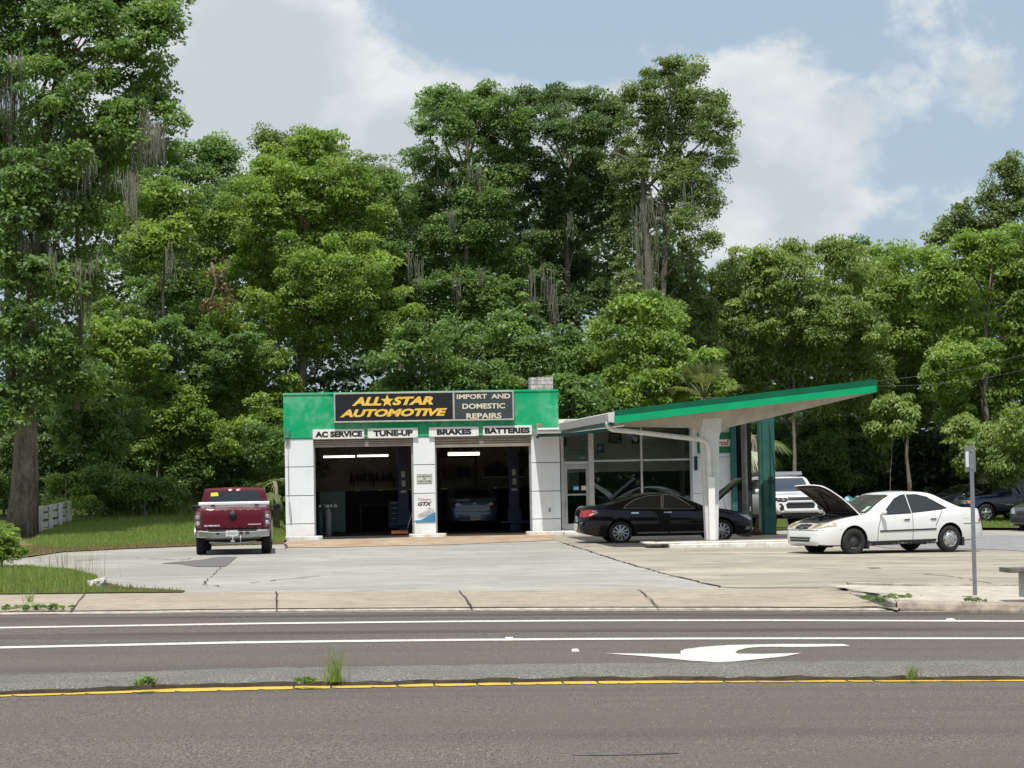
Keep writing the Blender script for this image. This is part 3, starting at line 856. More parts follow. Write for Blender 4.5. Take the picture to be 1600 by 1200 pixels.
def build_garage():
    g = garage
    # piers of stacked enamel panels with open joints over a dark core
    joints = [Zb(730, 450), Zb(775, 450), Zb(819, 450)]
    for a, b_, isr in ((uL, uA, 0), (uB, uC, 1), (uD, uR, 2)):
        m = MB(); zs = [0.1] + sorted(joints) + [z_band - 0.002]
        for z0, z1 in zip(zs, zs[1:]):
            m.box(a, b_, 0.0, 0.40, z0 + 0.011, z1 - 0.011)
        m.box(a + 0.02, b_ - 0.02, 0.014, 0.39, 0.0, z_band - 0.01, 1)
        m.build('pier', [white_panel, black_void], g, bevel=0.006)
    # kerbs round the pier feet
    def foot(x0, x1):
        m = MB(); pts = []
        n0, n1, r = -0.55, 0.0, 0.22
        for cx, cy, a0 in ((x0 + r, n0 + r, 180), (x1 - r, n0 + r, 270)):
            for k in range(7):
                an = R(a0 + 90 * k / 6); pts.append((cx + r * math.cos(an), cy + r * math.sin(an), -0.1))
        pts += [(x1, n1, -0.1), (x0, n1, -0.1)]
        m.prism(pts, (0, 0, 0.21))
        m.build('kerb', kerb_m, g, bevel=0.02)
    foot(uL - 0.02, uA + 0.25); foot(uB - 0.18, uC + 0.3); foot(uD - 0.22, uR + 0.35)
    # shell: green band, walls, roof, floor
    m = MB(); m.box(uL - 0.03, uR - 0.02, -0.03, 0.45, z_band, z_top)
    m.box(uL - 0.045, uR - 0.01, -0.055, 0.47, z_top - 0.05, z_top + 0.02)
    m.build('fascia', green_peel, g, bevel=0.008)
    m = MB(); m.box(uL + 0.02, uL + 0.22, 0.41, DEPTH, 0, 4.1)
    m.build('side_wall', [white_panel2], g)
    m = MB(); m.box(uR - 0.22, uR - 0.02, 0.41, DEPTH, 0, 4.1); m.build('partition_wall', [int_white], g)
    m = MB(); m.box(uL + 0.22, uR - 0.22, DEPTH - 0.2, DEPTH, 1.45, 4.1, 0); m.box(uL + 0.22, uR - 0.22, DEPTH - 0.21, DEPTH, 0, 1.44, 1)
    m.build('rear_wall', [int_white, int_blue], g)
    for xa in (uL + 0.221, uR - 0.235):
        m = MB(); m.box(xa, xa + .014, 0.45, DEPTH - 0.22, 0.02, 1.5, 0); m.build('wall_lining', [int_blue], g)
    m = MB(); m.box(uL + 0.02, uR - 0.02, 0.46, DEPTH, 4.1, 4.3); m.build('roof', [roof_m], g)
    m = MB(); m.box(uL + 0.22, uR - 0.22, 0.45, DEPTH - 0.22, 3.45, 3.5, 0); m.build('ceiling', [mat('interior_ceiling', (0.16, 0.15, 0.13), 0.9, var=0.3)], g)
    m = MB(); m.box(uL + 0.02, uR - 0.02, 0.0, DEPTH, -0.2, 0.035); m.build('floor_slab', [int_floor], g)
    # rolled-up doors: the lowest slats hang below the lintel
    for a, b_ in ((uA, uB), (uC, uD)):
        m = MB(); z = z_band - 0.005; zb = Zb(697.3, (490 if a < 2 else 690))
        h = (z - zb) / 4
        for k in range(4):
            z1 = z - k * h
            m.prism([(a + 0.01, 0.09, z1), (a + 0.01, 0.04, z1 - h * 0.25), (a + 0.01, 0.04, z1 - h * 0.9), (a + 0.01, 0.09, z1 - h)], (b_ - a - 0.02, 0, 0))
        m.box(a + 0.01, b_ - 0.01, 0.035, 0.10, zb - 0.035, zb - 0.001)
        m.build('shutter', slat_m, g)
        for xa in (a + 0.001, b_ - 0.05):
            m = MB(); m.box(xa, xa + 0.049, 0.16, 0.30, 0.04, z_band - 0.01); m.build('door_track', alu, g)
    # chimney
    c0, c1 = U(829.5, 600, 2.5), U(864, 600, 2.5); ct = Zb(588.5, 846, 2.5)
    m = MB(); rr = random.Random(5)
    rows = 7; h = (ct - 4.2) / rows
    m.box(c0 + 0.012, c1 - 0.012, 2.512, 3.2, 4.2, ct - 0.02, 1)
    for k in range(rows):
        x = c0 - (0.11 if k % 2 else 0.0)
        while x < c1:
            xa, xb = max(c0, x), min(c1, x + 0.215)
            if xb - xa > 0.03:
                d = rr.uniform(-0.006, 0.008)
                m.box(xa, xb, 2.5 - d, 2.72, 4.2 + k * h + 0.006, 4.2 + (k + 1) * h - 0.006 - (0.02 if (k == rows - 1 and rr.random() < 0.3) else 0), 0)
            x += 0.225
        for side in (c0, c1 - 0.1):
            m.box(side - 0.004, side + 0.104, 2.74, 3.2, 4.2 + k * h + 0.006, 4.2 + (k + 1) * h - 0.006, 0)
    m.build('chimney', [mat('whitewashed_brick', (0.60, 0.58, 0.56), 0.9, var=0.75, vscale=6, color2=(0.24, 0.21, 0.20), bump=0.5), mat('old_mortar', (0.30, 0.28, 0.27), 0.95)], g)
    # conduit with a hanging loop on the left pier
    m = MB(); ux = U(451, 760)
    m.tube([(ux, -0.03, z_band), (ux + 0.005, -0.03, 1.3)], 0.012, 6)
    m.tube([(ux, -0.035, 1.35), (ux + 0.03, -0.05, 1.1), (ux + 0.075, -0.045, 0.75), (ux + 0.06, -0.04, 0.5), (ux + 0.02, -0.04, 0.8), (ux, -0.035, 1.2)], 0.012, 6)
    m.build('conduit', mat('conduit_grey', (0.32, 0.33, 0.34), 0.6), g)
    m = MB(); a, z0 = BL(444.5, 686, -0.04); b_, z1 = BL(452.5, 670, -0.04)
    m.box(a, b_, -0.14, -0.031, z0, z1)
    m.box(a + 0.02, b_ - 0.02, -0.16, -0.141, z0 + 0.03, z1 - 0.05)
    m.build('junction_box', mat('box_green', (0.06, 0.30, 0.19), 0.6, var=0.5, vscale=9), g, bevel=0.01)
    # ----- office
    zs = lambda px, py: BL(px, py, 0.15)
    u0, u1, u2, u3 = U(876.5, 760, .15), U(923.5, 760, .15), U(1003.5, 760, .15), U(1080, 760, .15)
    zmid = Zb(720.3, 930, .15)
    fr = MB()
    fr.box(u0, u0 + 0.1, 0.10, 0.22, 0.1, 3.32); fr.box(u1 - 0.07, u1 + 0.10, 0.09, 0.23, 0.1, 3.40)
    fr.box(u2 - 0.045, u2 + 0.02, 0.10, 0.22, 0.1, 3.5); fr.box(u3 - 0.03, u3 + 0.03, 0.10, 0.22, 0.1, 3.58)
    fr.box(u1 + 0.10, u2 - 0.045, 0.11, 0.21, zmid - 0.03, zmid + 0.03); fr.box(u2 + 0.02, u3 - 0.03, 0.11, 0.21, zmid - 0.03, zmid + 0.03)
    fr.box(u0 + 0.1, u1 - 0.07, 0.11, 0.21, zmid - 0.09, zmid + 0.0)
    fr.box(u1 + 0.10, u2 - 0.045, 0.11, 0.21, 0.1, 0.35); fr.box(u2 + 0.02, u3 - 0.03, 0.11, 0.21, 0.1, 0.35)
    win = fr.build('window', mat('window_frame_grey', (0.50, 0.50, 0.49), 0.5, metal=0.2, var=0.2), g, bevel=0.006)
    for a, b_, z0, z1 in ((u0 + .1, u1 - .07, zmid, 3.35), (u1 + .1, u2 - .045, zmid + .03, 3.46), (u2 + .02, u3 - .03, zmid + .03, 3.54), (u1 + .1, u2 - .045, .35, zmid - .03), (u2 + .02, u3 - .03, .35, zmid - .03)):
        p = MB(); p.box(a, b_, 0.155, 0.163, z0, z1); p.build('pane', window_glass, win)
    # door with frame, pane and push bar
    d = MB(); da, db, dt = u0 + 0.1, u1 - 0.07, zmid - 0.10
    d.box(da, da + 0.1, 0.12, 0.19, 0.1, dt); d.box(db - 0.09, db, 0.12, 0.19, 0.1, dt); d.box(da + .1, db - .09, 0.12, 0.19, dt - 0.14, dt); d.box(da + .1, db - .09, 0.12, 0.19, 0.1, 0.32)
    zpb = Zb(772.5, 900, .15); d.box(da + .1, db - .09, 0.11, 0.18, zpb - 0.03, zpb + 0.02)
    door = d.build('door', alu, g, bevel=0.005)
    p = MB(); p.box(da + .1, db - .09, 0.15, 0.158, 0.32, zpb - .03); p.box(da + .1, db - .09, 0.15, 0.158, zpb + .02, dt - .14); p.build('pane', window_glass, door)
    h = MB(); h.tube([(da + 0.05, 0.12, zpb - 0.25), (da + 0.05, 0.05, zpb - 0.25), (da + 0.05, 0.05, zpb - 0.75), (da + 0.05, 0.12, zpb - 0.75)], 0.02, 8); h.build('handle', alu, door)
    # office walls
    m = MB(); jz = [1.2, 2.35]
    zz = [0.1] + jz + [3.78]
    for a, b_ in ((u3 + 0.03, (u3 + OFF_R) / 2), ((u3 + OFF_R) / 2 + 0.01, OFF_R)):
        for z0, z1 in zip(zz, zz[1:]):
            m.box(a, b_, 0.02, 0.28, z0 + 0.006, z1 - 0.006)
    m.box(u3 + 0.05, OFF_R - 0.02, 0.03, 0.27, 0.0, 3.7, 1)
    m.build('wall', [white_panel2, black_void], g)
    m = MB(); m.box(OFF_R - 0.2, OFF_R, 0.29, 6.0, 0, 3.7); m.build('end_wall', white_panel2, g)
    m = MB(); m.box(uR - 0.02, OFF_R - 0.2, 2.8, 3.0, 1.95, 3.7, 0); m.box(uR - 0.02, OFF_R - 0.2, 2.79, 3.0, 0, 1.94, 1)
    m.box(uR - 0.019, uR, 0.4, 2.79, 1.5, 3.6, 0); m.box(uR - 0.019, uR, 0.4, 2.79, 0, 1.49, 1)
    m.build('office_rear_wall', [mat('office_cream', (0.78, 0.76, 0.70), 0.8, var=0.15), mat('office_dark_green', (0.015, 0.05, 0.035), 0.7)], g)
    m = MB(); m.box(uR - 0.02, OFF_R, -1.1, 6.0, -0.15, 0.1); m.build('walkway_slab', kerb_m, g, bevel=0.02)
    m = MB(); m.box(U(1085, 730), U(1090, 730), -0.02, 0.02, Zb(735, 1087), Zb(713, 1087)); m.build('vent', mat('vent_black', (0.02, 0.02, 0.02), 0.6), g, bevel=0.01)
    # small shelf unit and desk seen faintly through the glass
build_garage()

def thing_root(name, u, n, z, label, cat, group=None):
    return empty(name, BWORLD(u, n, z), BA, label, cat, group)

# ---------------------------------------------------------------- signs
sign_black = mat('sign_black', (0.012, 0.012, 0.016), 0.28, spec=0.6, var=0.2)
sign_slate = mat('sign_slate', (0.045, 0.06, 0.065), 0.3, spec=0.6, var=0.2)
sign_frame = mat('sign_frame', (0.55, 0.54, 0.50), 0.45, metal=0.4, var=0.3)
yel = mat('sign_yellow', (0.80, 0.46, 0.03), 0.4, var=0.25, vscale=2.2, color2=(0.76, 0.54, 0.12))
cream = mat('sign_cream', (0.72, 0.66, 0.50), 0.5, var=0.2)
blk = mat('lettering_black', (0.012, 0.012, 0.012), 0.5)
sign_white = mat('sign_white', (0.80, 0.80, 0.79), 0.45, var=0.12)

def main_sign():
    a, zb = BL(522, 661.5, -0.20); b_, zt = BL(802.5, 612.0, -0.20)
    zt = BL(522, 614.2, -0.20)[1]; zb = BL(522, 660.8, -0.20)[1]
    w = b_ - a; h = zt - zb; split = BL(709, 640, -0.20)[0] - a
    r = thing_root('main_sign', a, -0.20, zb, 'long black and slate signboard above the bays reading ALL STAR AUTOMOTIVE', 'sign')
    m = MB(); m.box(0.03, w - 0.03, 0.02, 0.17, 0.03, h - 0.03); m.build('cabinet', sign_frame, r)
    m = MB()
    for x0, x1, z0, z1 in ((0, w, 0, 0.045), (0, w, h - 0.045, h), (0, 0.045, 0.045, h - 0.045), (w - 0.045, w, 0.045, h - 0.045), (split - 0.03, split + 0.03, 0.045, h - 0.045)):
        m.box(x0, x1, -0.012, 0.17, z0, z1)
    m.build('frame', sign_frame, r, bevel=0.006)
    m = MB(); m.box(0.046, split - 0.031, 0.005, 0.02, 0.046, h - 0.046); f1 = m.build('face', sign_black, r)
    m = MB(); m.box(split + 0.031, w - 0.046, 0.005, 0.02, 0.046, h - 0.046); f2 = m.build('face', sign_slate, r)
    def put(s, px0, px1, py0, py1, mt, par, **kw):
        ua, z0 = BL(px0, py1, -0.20); ub, z1 = BL(px1, py0, -0.20)
        o = text_obj('lettering', s, ub - ua, z1 - z0, mt, par, **kw)
        o.location = ((ua + ub) / 2 - a, 0.0, (z0 + z1) / 2 - zb)
        return o
    # letter heights measured on upright strips so that the slope of the photo does not enter
    S = (300 / 1600.0)
    px = lambda x: 515 + x * S
    py = lambda y: 605 + y * S
    put('ALL', px(185), px(432), py(80), py(156), yel, f1, bold=0.05, shear=0.28, depth=0.02)
    put('STAR', px(522), px(862), py(75), py(151), yel, f1, bold=0.05, shear=0.28, depth=0.02)
    put('AUTOMOTIVE', px(85), px(980), py(173), py(252), yel, f1, bold=0.05, shear=0.28, depth=0.02)
    c = BL(px(480), py(115), -0.20); rad = 0.40 * 0.5 * 1.05
    pts = []
    for k in range(10):
        rr_ = rad if k % 2 == 0 else rad * 0.42
        an = math.pi / 2 + k * math.pi / 5
        pts.append((c[0] - a + rr_ * math.cos(an), -0.008, c[1] - zb + rr_ * math.sin(an)))
    m = MB(); m.prism(pts, (0, 0.012, 0)); m.build('star', yel, f1)
    put('IMPORT  AND', px(1060), px(1505), py(53), py(100), cream, f2, bold=0.03, depth=0.014)
    put('DOMESTIC', px(1107), px(1462), py(132), py(182), cream, f2, bold=0.03, depth=0.014)
    put('REPAIRS', px(1140), px(1432), py(213), py(264), cream, f2, bold=0.03, depth=0.014)
main_sign()

def service_sign(text, x0, x1, yl, yt, tx0, tx1, label):
    a, _ = BL(x0, (yl + yt) / 2, -0.08); b_, _ = BL(x1, (yl + yt) / 2, -0.08)
    xm = (x0 + x1) / 2
    zb = BL(xm, yl, -0.08)[1]; zt = BL(xm, yt, -0.08)[1]
    r = thing_root('service_sign', a, -0.08, zb, label, 'sign', 'service name boards above the bay doors')
    w, h = b_ - a, zt - zb
    m = MB(); m.box(0, w, 0.0, 0.048, 0, h); bd = m.build('board', sign_white, r, bevel=0.006)
    for q in ((0.03, 0.03), (w - 0.03, 0.03), (0.03, h - 0.03), (w - 0.03, h - 0.03)):
        m = MB(); m.cyl((q[0], 0, q[1]), (q[0], -0.008, q[1]), 0.012, n=6); m.build('screw', alu, bd)
    ta = BL(tx0, (yl + yt) / 2, -0.08)[0] - a; tb = BL(tx1, (yl + yt) / 2, -0.08)[0] - a
    o = text_obj('lettering', text, tb - ta, h * 0.60, blk, r, bold=0.055, depth=0.008)
    o.location = ((ta + tb) / 2, -0.003, h * 0.49)
service_sign('AC SERVICE', 488.5, 569, 685.8, 670.6, 492.5, 566, 'white board reading AC SERVICE at the left end of the green band')
service_sign('TUNE-UP', 574.5, 653, 684.3, 668.8, 583.5, 645, 'white board reading TUNE-UP above the right half of the first bay')
service_sign('BRAKES', 670.3, 748, 682.0, 667.0, 682.5, 736.5, 'white board reading BRAKES just right of the middle pier top')
service_sign('BATTERIES', 754.5, 831.5, 680.0, 665.0, 757.5, 828, 'white board reading BATTERIES above the right bay next to the floodlight')

def small_signs():
    a, zb = BL(651.5, 755.8, -0.02); b_, zt = BL(675, 740.5, -0.02)
    r = thing_root('safety_sign', a, -0.012, zb, 'small pale safety sign reading NO SMOKING OR OPEN FLAME on the middle pier', 'sign')
    w, h = b_ - a, zt - zb
    m = MB(); m.box(0, w, 0, 0.01, 0, h); m.build('plate', mat('plate_green_edge', (0.16, 0.22, 0.18), 0.5), r)
    m = MB(); m.box(0.015, w - 0.015, -0.003, -0.0005, 0.015, h - 0.015); m.build('face', mat('plate_cream', (0.60, 0.62, 0.54), 0.5, var=0.2), r)
    for s, zc, ww in (('NO SMOKING', 0.76, 0.86), ('OR', 0.5, 0.2), ('OPEN FLAME', 0.24, 0.86)):
        o = text_obj('lettering', s, w * ww, h * 0.2, mat('lettering_dark_green', (0.02, 0.05, 0.035), 0.5), r, bold=0.02, depth=0.003); o.location = (w / 2, -0.005, h * zc)
    a, zb = BL(649.3, 816.8, -0.02); b_, zt = BL(680, 771.5, -0.02)
    r = thing_root('oil_poster', a, -0.014, zb, 'white and blue motor oil poster on the lower half of the middle pier', 'poster')
    w, h = b_ - a, zt - zb
    m = MB(); m.box(0, w, 0, 0.012, 0, h); m.build('panel', mat('poster_white', (0.74, 0.76, 0.77), 0.4), r)
    pts = [(0, -0.002, 0), (w, -0.002, 0), (w, -0.002, h * 0.36)]
    for k in range(9):
        t = k / 8; pts.append((w * (1 - t), -0.002, h * (0.36 - 0.26 * math.sin(t * 1.5) + 0.03 * math.sin(t * 6))))
    m = MB(); m.prism(pts, (0, -0.002, 0)); m.build('wave', mat('poster_blue', (0.07, 0.27, 0.46), 0.4, var=0.3, vscale=3), r)
    m = MB(); cx, cz = w * 0.5, h * 0.34
    m.prism([(w * .12, -.005, h * .19), (w * .3, -.005, h * .17), (w * .62, -.005, h * .26), (w * .8, -.005, h * .3), (w * .97, -.005, h * .42), (w * .85, -.005, h * .47), (w * .72, -.005, h * .53), (w * .58, -.005, h * .47), (w * .42, -.005, h * .37), (w * .2, -.005, h * .31), (w * .1, -.005, h * .25)], (0, -0.003, 0))
    m.build('engine_picture', mat('poster_steel', (0.30, 0.30, 0.33), 0.4, var=0.85, vscale=7, color2=(0.62, 0.60, 0.62)), r)
    o = text_obj('lettering', 'Castrol', w * 0.52, h * 0.08, mat('lettering_red', (0.50, 0.10, 0.12), 0.5), r, bold=0.01, shear=0.2, depth=0.003); o.location = (w * 0.54, -0.004, h * 0.81)
    o = text_obj('lettering', 'GTX', w * 0.70, h * 0.135, blk, r, bold=0.045, shear=0.3, depth=0.003); o.location = (w * 0.48, -0.004, h * 0.655)
    m = MB(); m.lathe([(0.042, -0.004), (0.03, -0.0045), (0.03, -0.003), (0.042, -0.003)], 'y', 16, c=(w * 0.2, 0, h * 0.81)); m.build('emblem', MAT['lettering_red'], r)
    # banner on the right wall
    a, zb = BL(1090, 708.5, -0.02); b_, zt = BL(1141.8, 675.5, -0.02)
    r = thing_root('oil_banner', a, -0.01, zb, 'green wall banner with a white strip and red lettering behind the canopy column', 'banner')
    w, h = b_ - a, zt - zb
    m = MB(); m.box(0, w, 0, 0.012, 0, h); m.build('panel', mat('banner_green', (0.008, 0.16, 0.07), 0.5, var=0.15), r)
    m = MB(); m.prism([(w * .08, -.003, h * .33), (w * .98, -.003, h * .33), (w * .99, -.003, h * .66), (w * .1, -.003, h * .66)], (0, 0.002, 0)); m.build('strip', sign_white, r)
    o = text_obj('lettering', 'Castrol', w * 0.80, h * 0.27, mat('banner_red', (0.50, 0.03, 0.03), 0.5), r, bold=0.03, shear=0.3, depth=0.004); o.location = (w * 0.54, -0.006, h * 0.5)
    # floodlight at the right end of the band
    u, z = BL(841, 670, -0.05)
    r = thing_root('floodlight', u, -0.05, z, 'small grey floodlight at the right end of the green band above the right pier', 'floodlight')
    m = MB(); m.box(-0.09, 0.09, -0.22, -0.03, -0.14, 0.16); m.box(-0.02, 0.02, -0.03, 0.02, -0.05, 0.05); m.build('housing', mat('lamp_housing', (0.30, 0.29, 0.22), 0.6, var=0.4), r, bevel=0.01)
    m = MB(); m.lathe([(0.001, -0.236), (0.045, -0.236), (0.055, -0.225), (0.055, -0.2)], 'y', 16, c=(0.01, 0, 0.0)); m.build('lens', mat('lamp_lens', (0.03, 0.03, 0.03), 0.15), r)
    m = MB(); m.tube([(-0.03, -0.1, -0.14), (-0.06, -0.12, -0.24), (-0.03, -0.14, -0.30)], 0.035, 8); m.build('sensor', mat('sensor_black', (0.02, 0.02, 0.02), 0.5), r)
small_signs()

# ================================================================== CANOPY
CN = -15.1                                   # fascia plane in front of the facade
fa, fza = BL(961, 661.5, CN); fb, fzb = BL(1369.5, 612.5, CN)
fta, ftb = BL(961, 641, CN)[1], BL(1369.5, 592.3, CN)[1]
slope = (fzb - fza) / (fb - fa)
def roof_low(u):
    return fza + (u - fa) * slope
canopy = empty('station_canopy', BWORLD((fa + fb) / 2, -14.0), BA, 'sloping forecourt canopy with green fascia on a white tapered column', 'canopy')
_cu = (fa + fb) / 2
def C(u, n, z):                               # facade coordinates -> canopy coordinates
    return (u - _cu, n + 14.0, z)
roof_under = mat('office_roof_paint', (0.60, 0.58, 0.54), 0.7, var=0.3, vscale=1.5, color2=(0.45, 0.43, 0.39))
canopy_under = mat('canopy_underside', (0.62, 0.59, 0.54), 0.75, var=0.3, vscale=0.8, color2=(0.52, 0.48, 0.43))
beam_m = mat('beam_paint', (0.58, 0.53, 0.46), 0.7, var=0.3, vscale=2.5, color2=(0.44, 0.38, 0.31))
column_m = mat('column_paint', (0.74, 0.75, 0.74), 0.5, var=0.2, vscale=2, color2=(0.60, 0.58, 0.54))
def build_canopy():
    c = canopy
    th = fta - fza
    m = MB()
    # roof deck
    deck = [(fa, CN + 0.07, fza + 0.10), (fb, CN + 0.07, fzb + 0.10), (fb, CN + 0.07, ftb - 0.05), (fa, CN + 0.07, fta - 0.05)]
    m.prism([C(*p) for p in deck], (0, 10.3, 0))
    m.build('roof', [canopy_under], c)
    # front fascia: lower bright strip leaning out, upper dark strip set back
    def board(z0a, z1a, z0b, z1b, n0, n1, nm, mt):
        b = MB()
        a = [C(fa, n0, z0a), C(fb, n0, z0b), C(fb, n1, z1b), C(fa, n1, z1a)]
        b.prism(a, (0, 0.05, 0))
        return b.build(nm, mt, c)
    k0, k1 = 0.56, 0.50
    board(fza, fza + th * k0, fzb, fzb + (ftb - fzb) * k1, CN, CN, 'fascia', green_new)
    board(fza + th * k0 + 0.002, fta, fzb + (ftb - fzb) * k1 + 0.002, ftb, CN + 0.012, CN + 0.016, 'fascia', green_top)
    b = MB(); b.prism([C(fb - 0.001, CN + 0.06, fzb), C(fb - 0.001, CN + 10.3, fzb), C(fb - 0.001, CN + 10.3, ftb), C(fb - 0.001, CN + 0.1, ftb)], (0.05, 0, 0)); b.build('fascia', green_top, c)
    # left gutter along the low edge
    b = MB()
    z = fza
    b.prism([C(fa - 0.16, CN + 0.02, z + 0.05), C(fa - 0.02, CN + 0.02, z + 0.02), C(fa - 0.001, CN + 0.02, fta - 0.03), C(fa - 0.18, CN + 0.02, fta - 0.08)], (0, 10.3, 0))
    b.build('gutter', mat('gutter_grey', (0.58, 0.58, 0.56), 0.5, metal=0.1, var=0.08, vscale=.5), c)
    b = MB(); b.box(*[C(fa - 0.12, 0, 0)[0], C(fa + 0.02, 0, 0)[0]], C(0, CN + 0.3, 0)[1], C(0, CN + 10.3, 0)[1], z - 0.045, z + 0.018)
    b.build('edge_board', green_post_m, c)
    # column with its two tapered arms, one welded frame
    n = -14.0
    P = lambda x, y: BL(x, y, n)
    outline = [(976, 666.5), (1078, 668.5), (1087, 671), (1092.5, 676), (1096, 686), (1098, 720), (1100.5, 780), (1104, 847), (1122.5, 847), (1123, 780), (1123.5, 700), (1124, 681), (1126.5, 674), (1132, 669.5), (1200, 653.5), (1280, 634), (1366, 613.5), (1362, 611.5), (1280, 621), (1200, 632), (1100, 645), (976, 660)]
    pts = [C(P(x, y)[0], n, P(x, y)[1]) for x, y in outline]
    cz = 0.13
    pts = [(p[0], p[1], max(p[2], cz)) for p in pts]
    # column below the arms gets the brighter paint
    arm = MB(); col_ = MB()
    top_in = [i for i, q in enumerate(outline) if q[1] < 681.5]
    arm.prism([p for i, p in enumerate(pts) if outline[i][1] <= 686], (0, 0.16, 0))
    arm.build('beam', beam_m, c, bevel=0.012)
    cp = [p for i, p in enumerate(pts) if outline[i][1] >= 681 and outline[i][1] <= 850]
    top = [C(P(1094, 655)[0], n, P(1094, 655)[1]), C(P(1127, 655)[0], n, P(1127, 655)[1])]
    poly = [C(P(1093.5, 676)[0], n - 0.02, P(1093.5, 676)[1])] + [(p[0], n + 14.0 - 0.02, p[2]) for p in cp] + [C(P(1126.3, 674)[0], n - 0.02, P(1126.3, 674)[1]), C(P(1128, 652)[0], n - 0.02, P(1128, 652)[1]), C(P(1098, 654)[0], n - 0.02, P(1098, 654)[1])]
    col_.prism(poly, (0, 0.30, 0))
    col_.build('column', column_m, c, bevel=0.012)
    # downpipe
    ds = MB(); dn = -14.12
    D = lambda x, y, nn=dn: C(BL(x, y, nn)[0], nn, BL(x, y, nn)[1])
    ds.tube([C(fa - 0.08, CN + 0.35, z + 0.06), D(949, 662, -14.7), D(951.5, 668, -14.5), D(957, 671.5, -14.4), D(985, 674), D(1040, 680.5), D(1092, 686.5), D(1101, 689), D(1105.5, 694), D(1107, 704), D(1109, 760), D(1112.5, 843)], 0.062, 10)
    ds.build('downspout', white_paint, c)
    g2 = MB(); q = D(1112, 800, -14.16); g2.box(q[0] - 0.075, q[0] + 0.09, q[1] - 0.06, q[1] + 0.1, 0.13, BL(1110, 745, -14.2)[1]); g2.build('pipe_guard', mat('guard_white', (0.80, 0.80, 0.78), 0.5), c, bevel=0.01)
    b = MB(); b.prism([C(fa, CN + 10.37, fza + .05), C(fb, CN + 10.37, fzb + .05), C(fb, CN + 10.37, ftb), C(fa, CN + 10.37, fta)], (0, .05, 0)); b.build('fascia', green_top, c)
    m = MB()
    for n_ in (-9.5, -6.0):
        m.prism([C(fa + .1, n_, fza - .02), C(fb - .1, n_, fzb + .02), C(fb - .1, n_, fzb + .095), C(fa + .1, n_, fza + .095)], (0, .14, 0))
    m.build('joist', beam_m, c)
    # office roof with its own eave, part of the building
    u0, u1 = BL(840, 674, -1.35)[0], OFF_R + .25
    zl = BL(850, 681, -1.35)[1] + .02; sl = slope
    def q(u, n_, dz): return (u, n_, zl + max(0, u - u0 - .9) * sl + dz)
    g = garage
    for (ua, ub) in ((u0, u0 + .9), (u0 + .9, u1)):
        m = MB(); m.prism([q(ua, -1.27, 0.0), q(ub, -1.27, 0.0), q(ub, -1.27, .2), q(ua, -1.27, .2)], (0, 1.25 if ua == u0 else 7.6, 0)); m.build('office_roof', roof_under, g)
        m = MB(); m.prism([q(ua - .03 if ua == u0 else ua, -1.43, .05), q(ub, -1.43, .05), q(ub, -1.45, .17), q(ua - .03 if ua == u0 else ua, -1.45, .17)], (0, .15, 0)); m.prism([q(ua, -1.47, .172), q(ub, -1.47, .172), q(ub, -1.25, .23), q(ua, -1.25, .23)], (0, .05, 0)); m.build('gutter', MAT['gutter_grey'], g)
        m = MB(); m.prism([q(ua, -1.31, -.05), q(ub, -1.31, -.05), q(ub, -1.31, .045), q(ua, -1.31, .045)], (0, .035, 0)); m.build('edge_board', green_post_m, g)
build_canopy()

def island():
    a = GL(1008, 856.5); pw = Vector((a.x, a.y, 0)) - B0
    u0, n0 = pw.dot(BE), -14.75
    r = thing_root('pump_island', u0, n0, lot_z(a.x, a.y), 'low white kerbed concrete island under the canopy', 'island')
    m = MB(); m.box(0.55, 5.6, 0.0, 1.5, -0.1, 0.10); m.box(0.0, 5.5, 0.22, 1.5, 0.101, 0.15); m.build('kerb', kerb_m, r, bevel=0.03)
    m = MB(); m.box(0.25, 5.3, 0.40, 1.3, 0.151, 0.156); m.build('infill', mat('island_infill', (0.28, 0.25, 0.21), 0.9, var=0.5), r)
island()

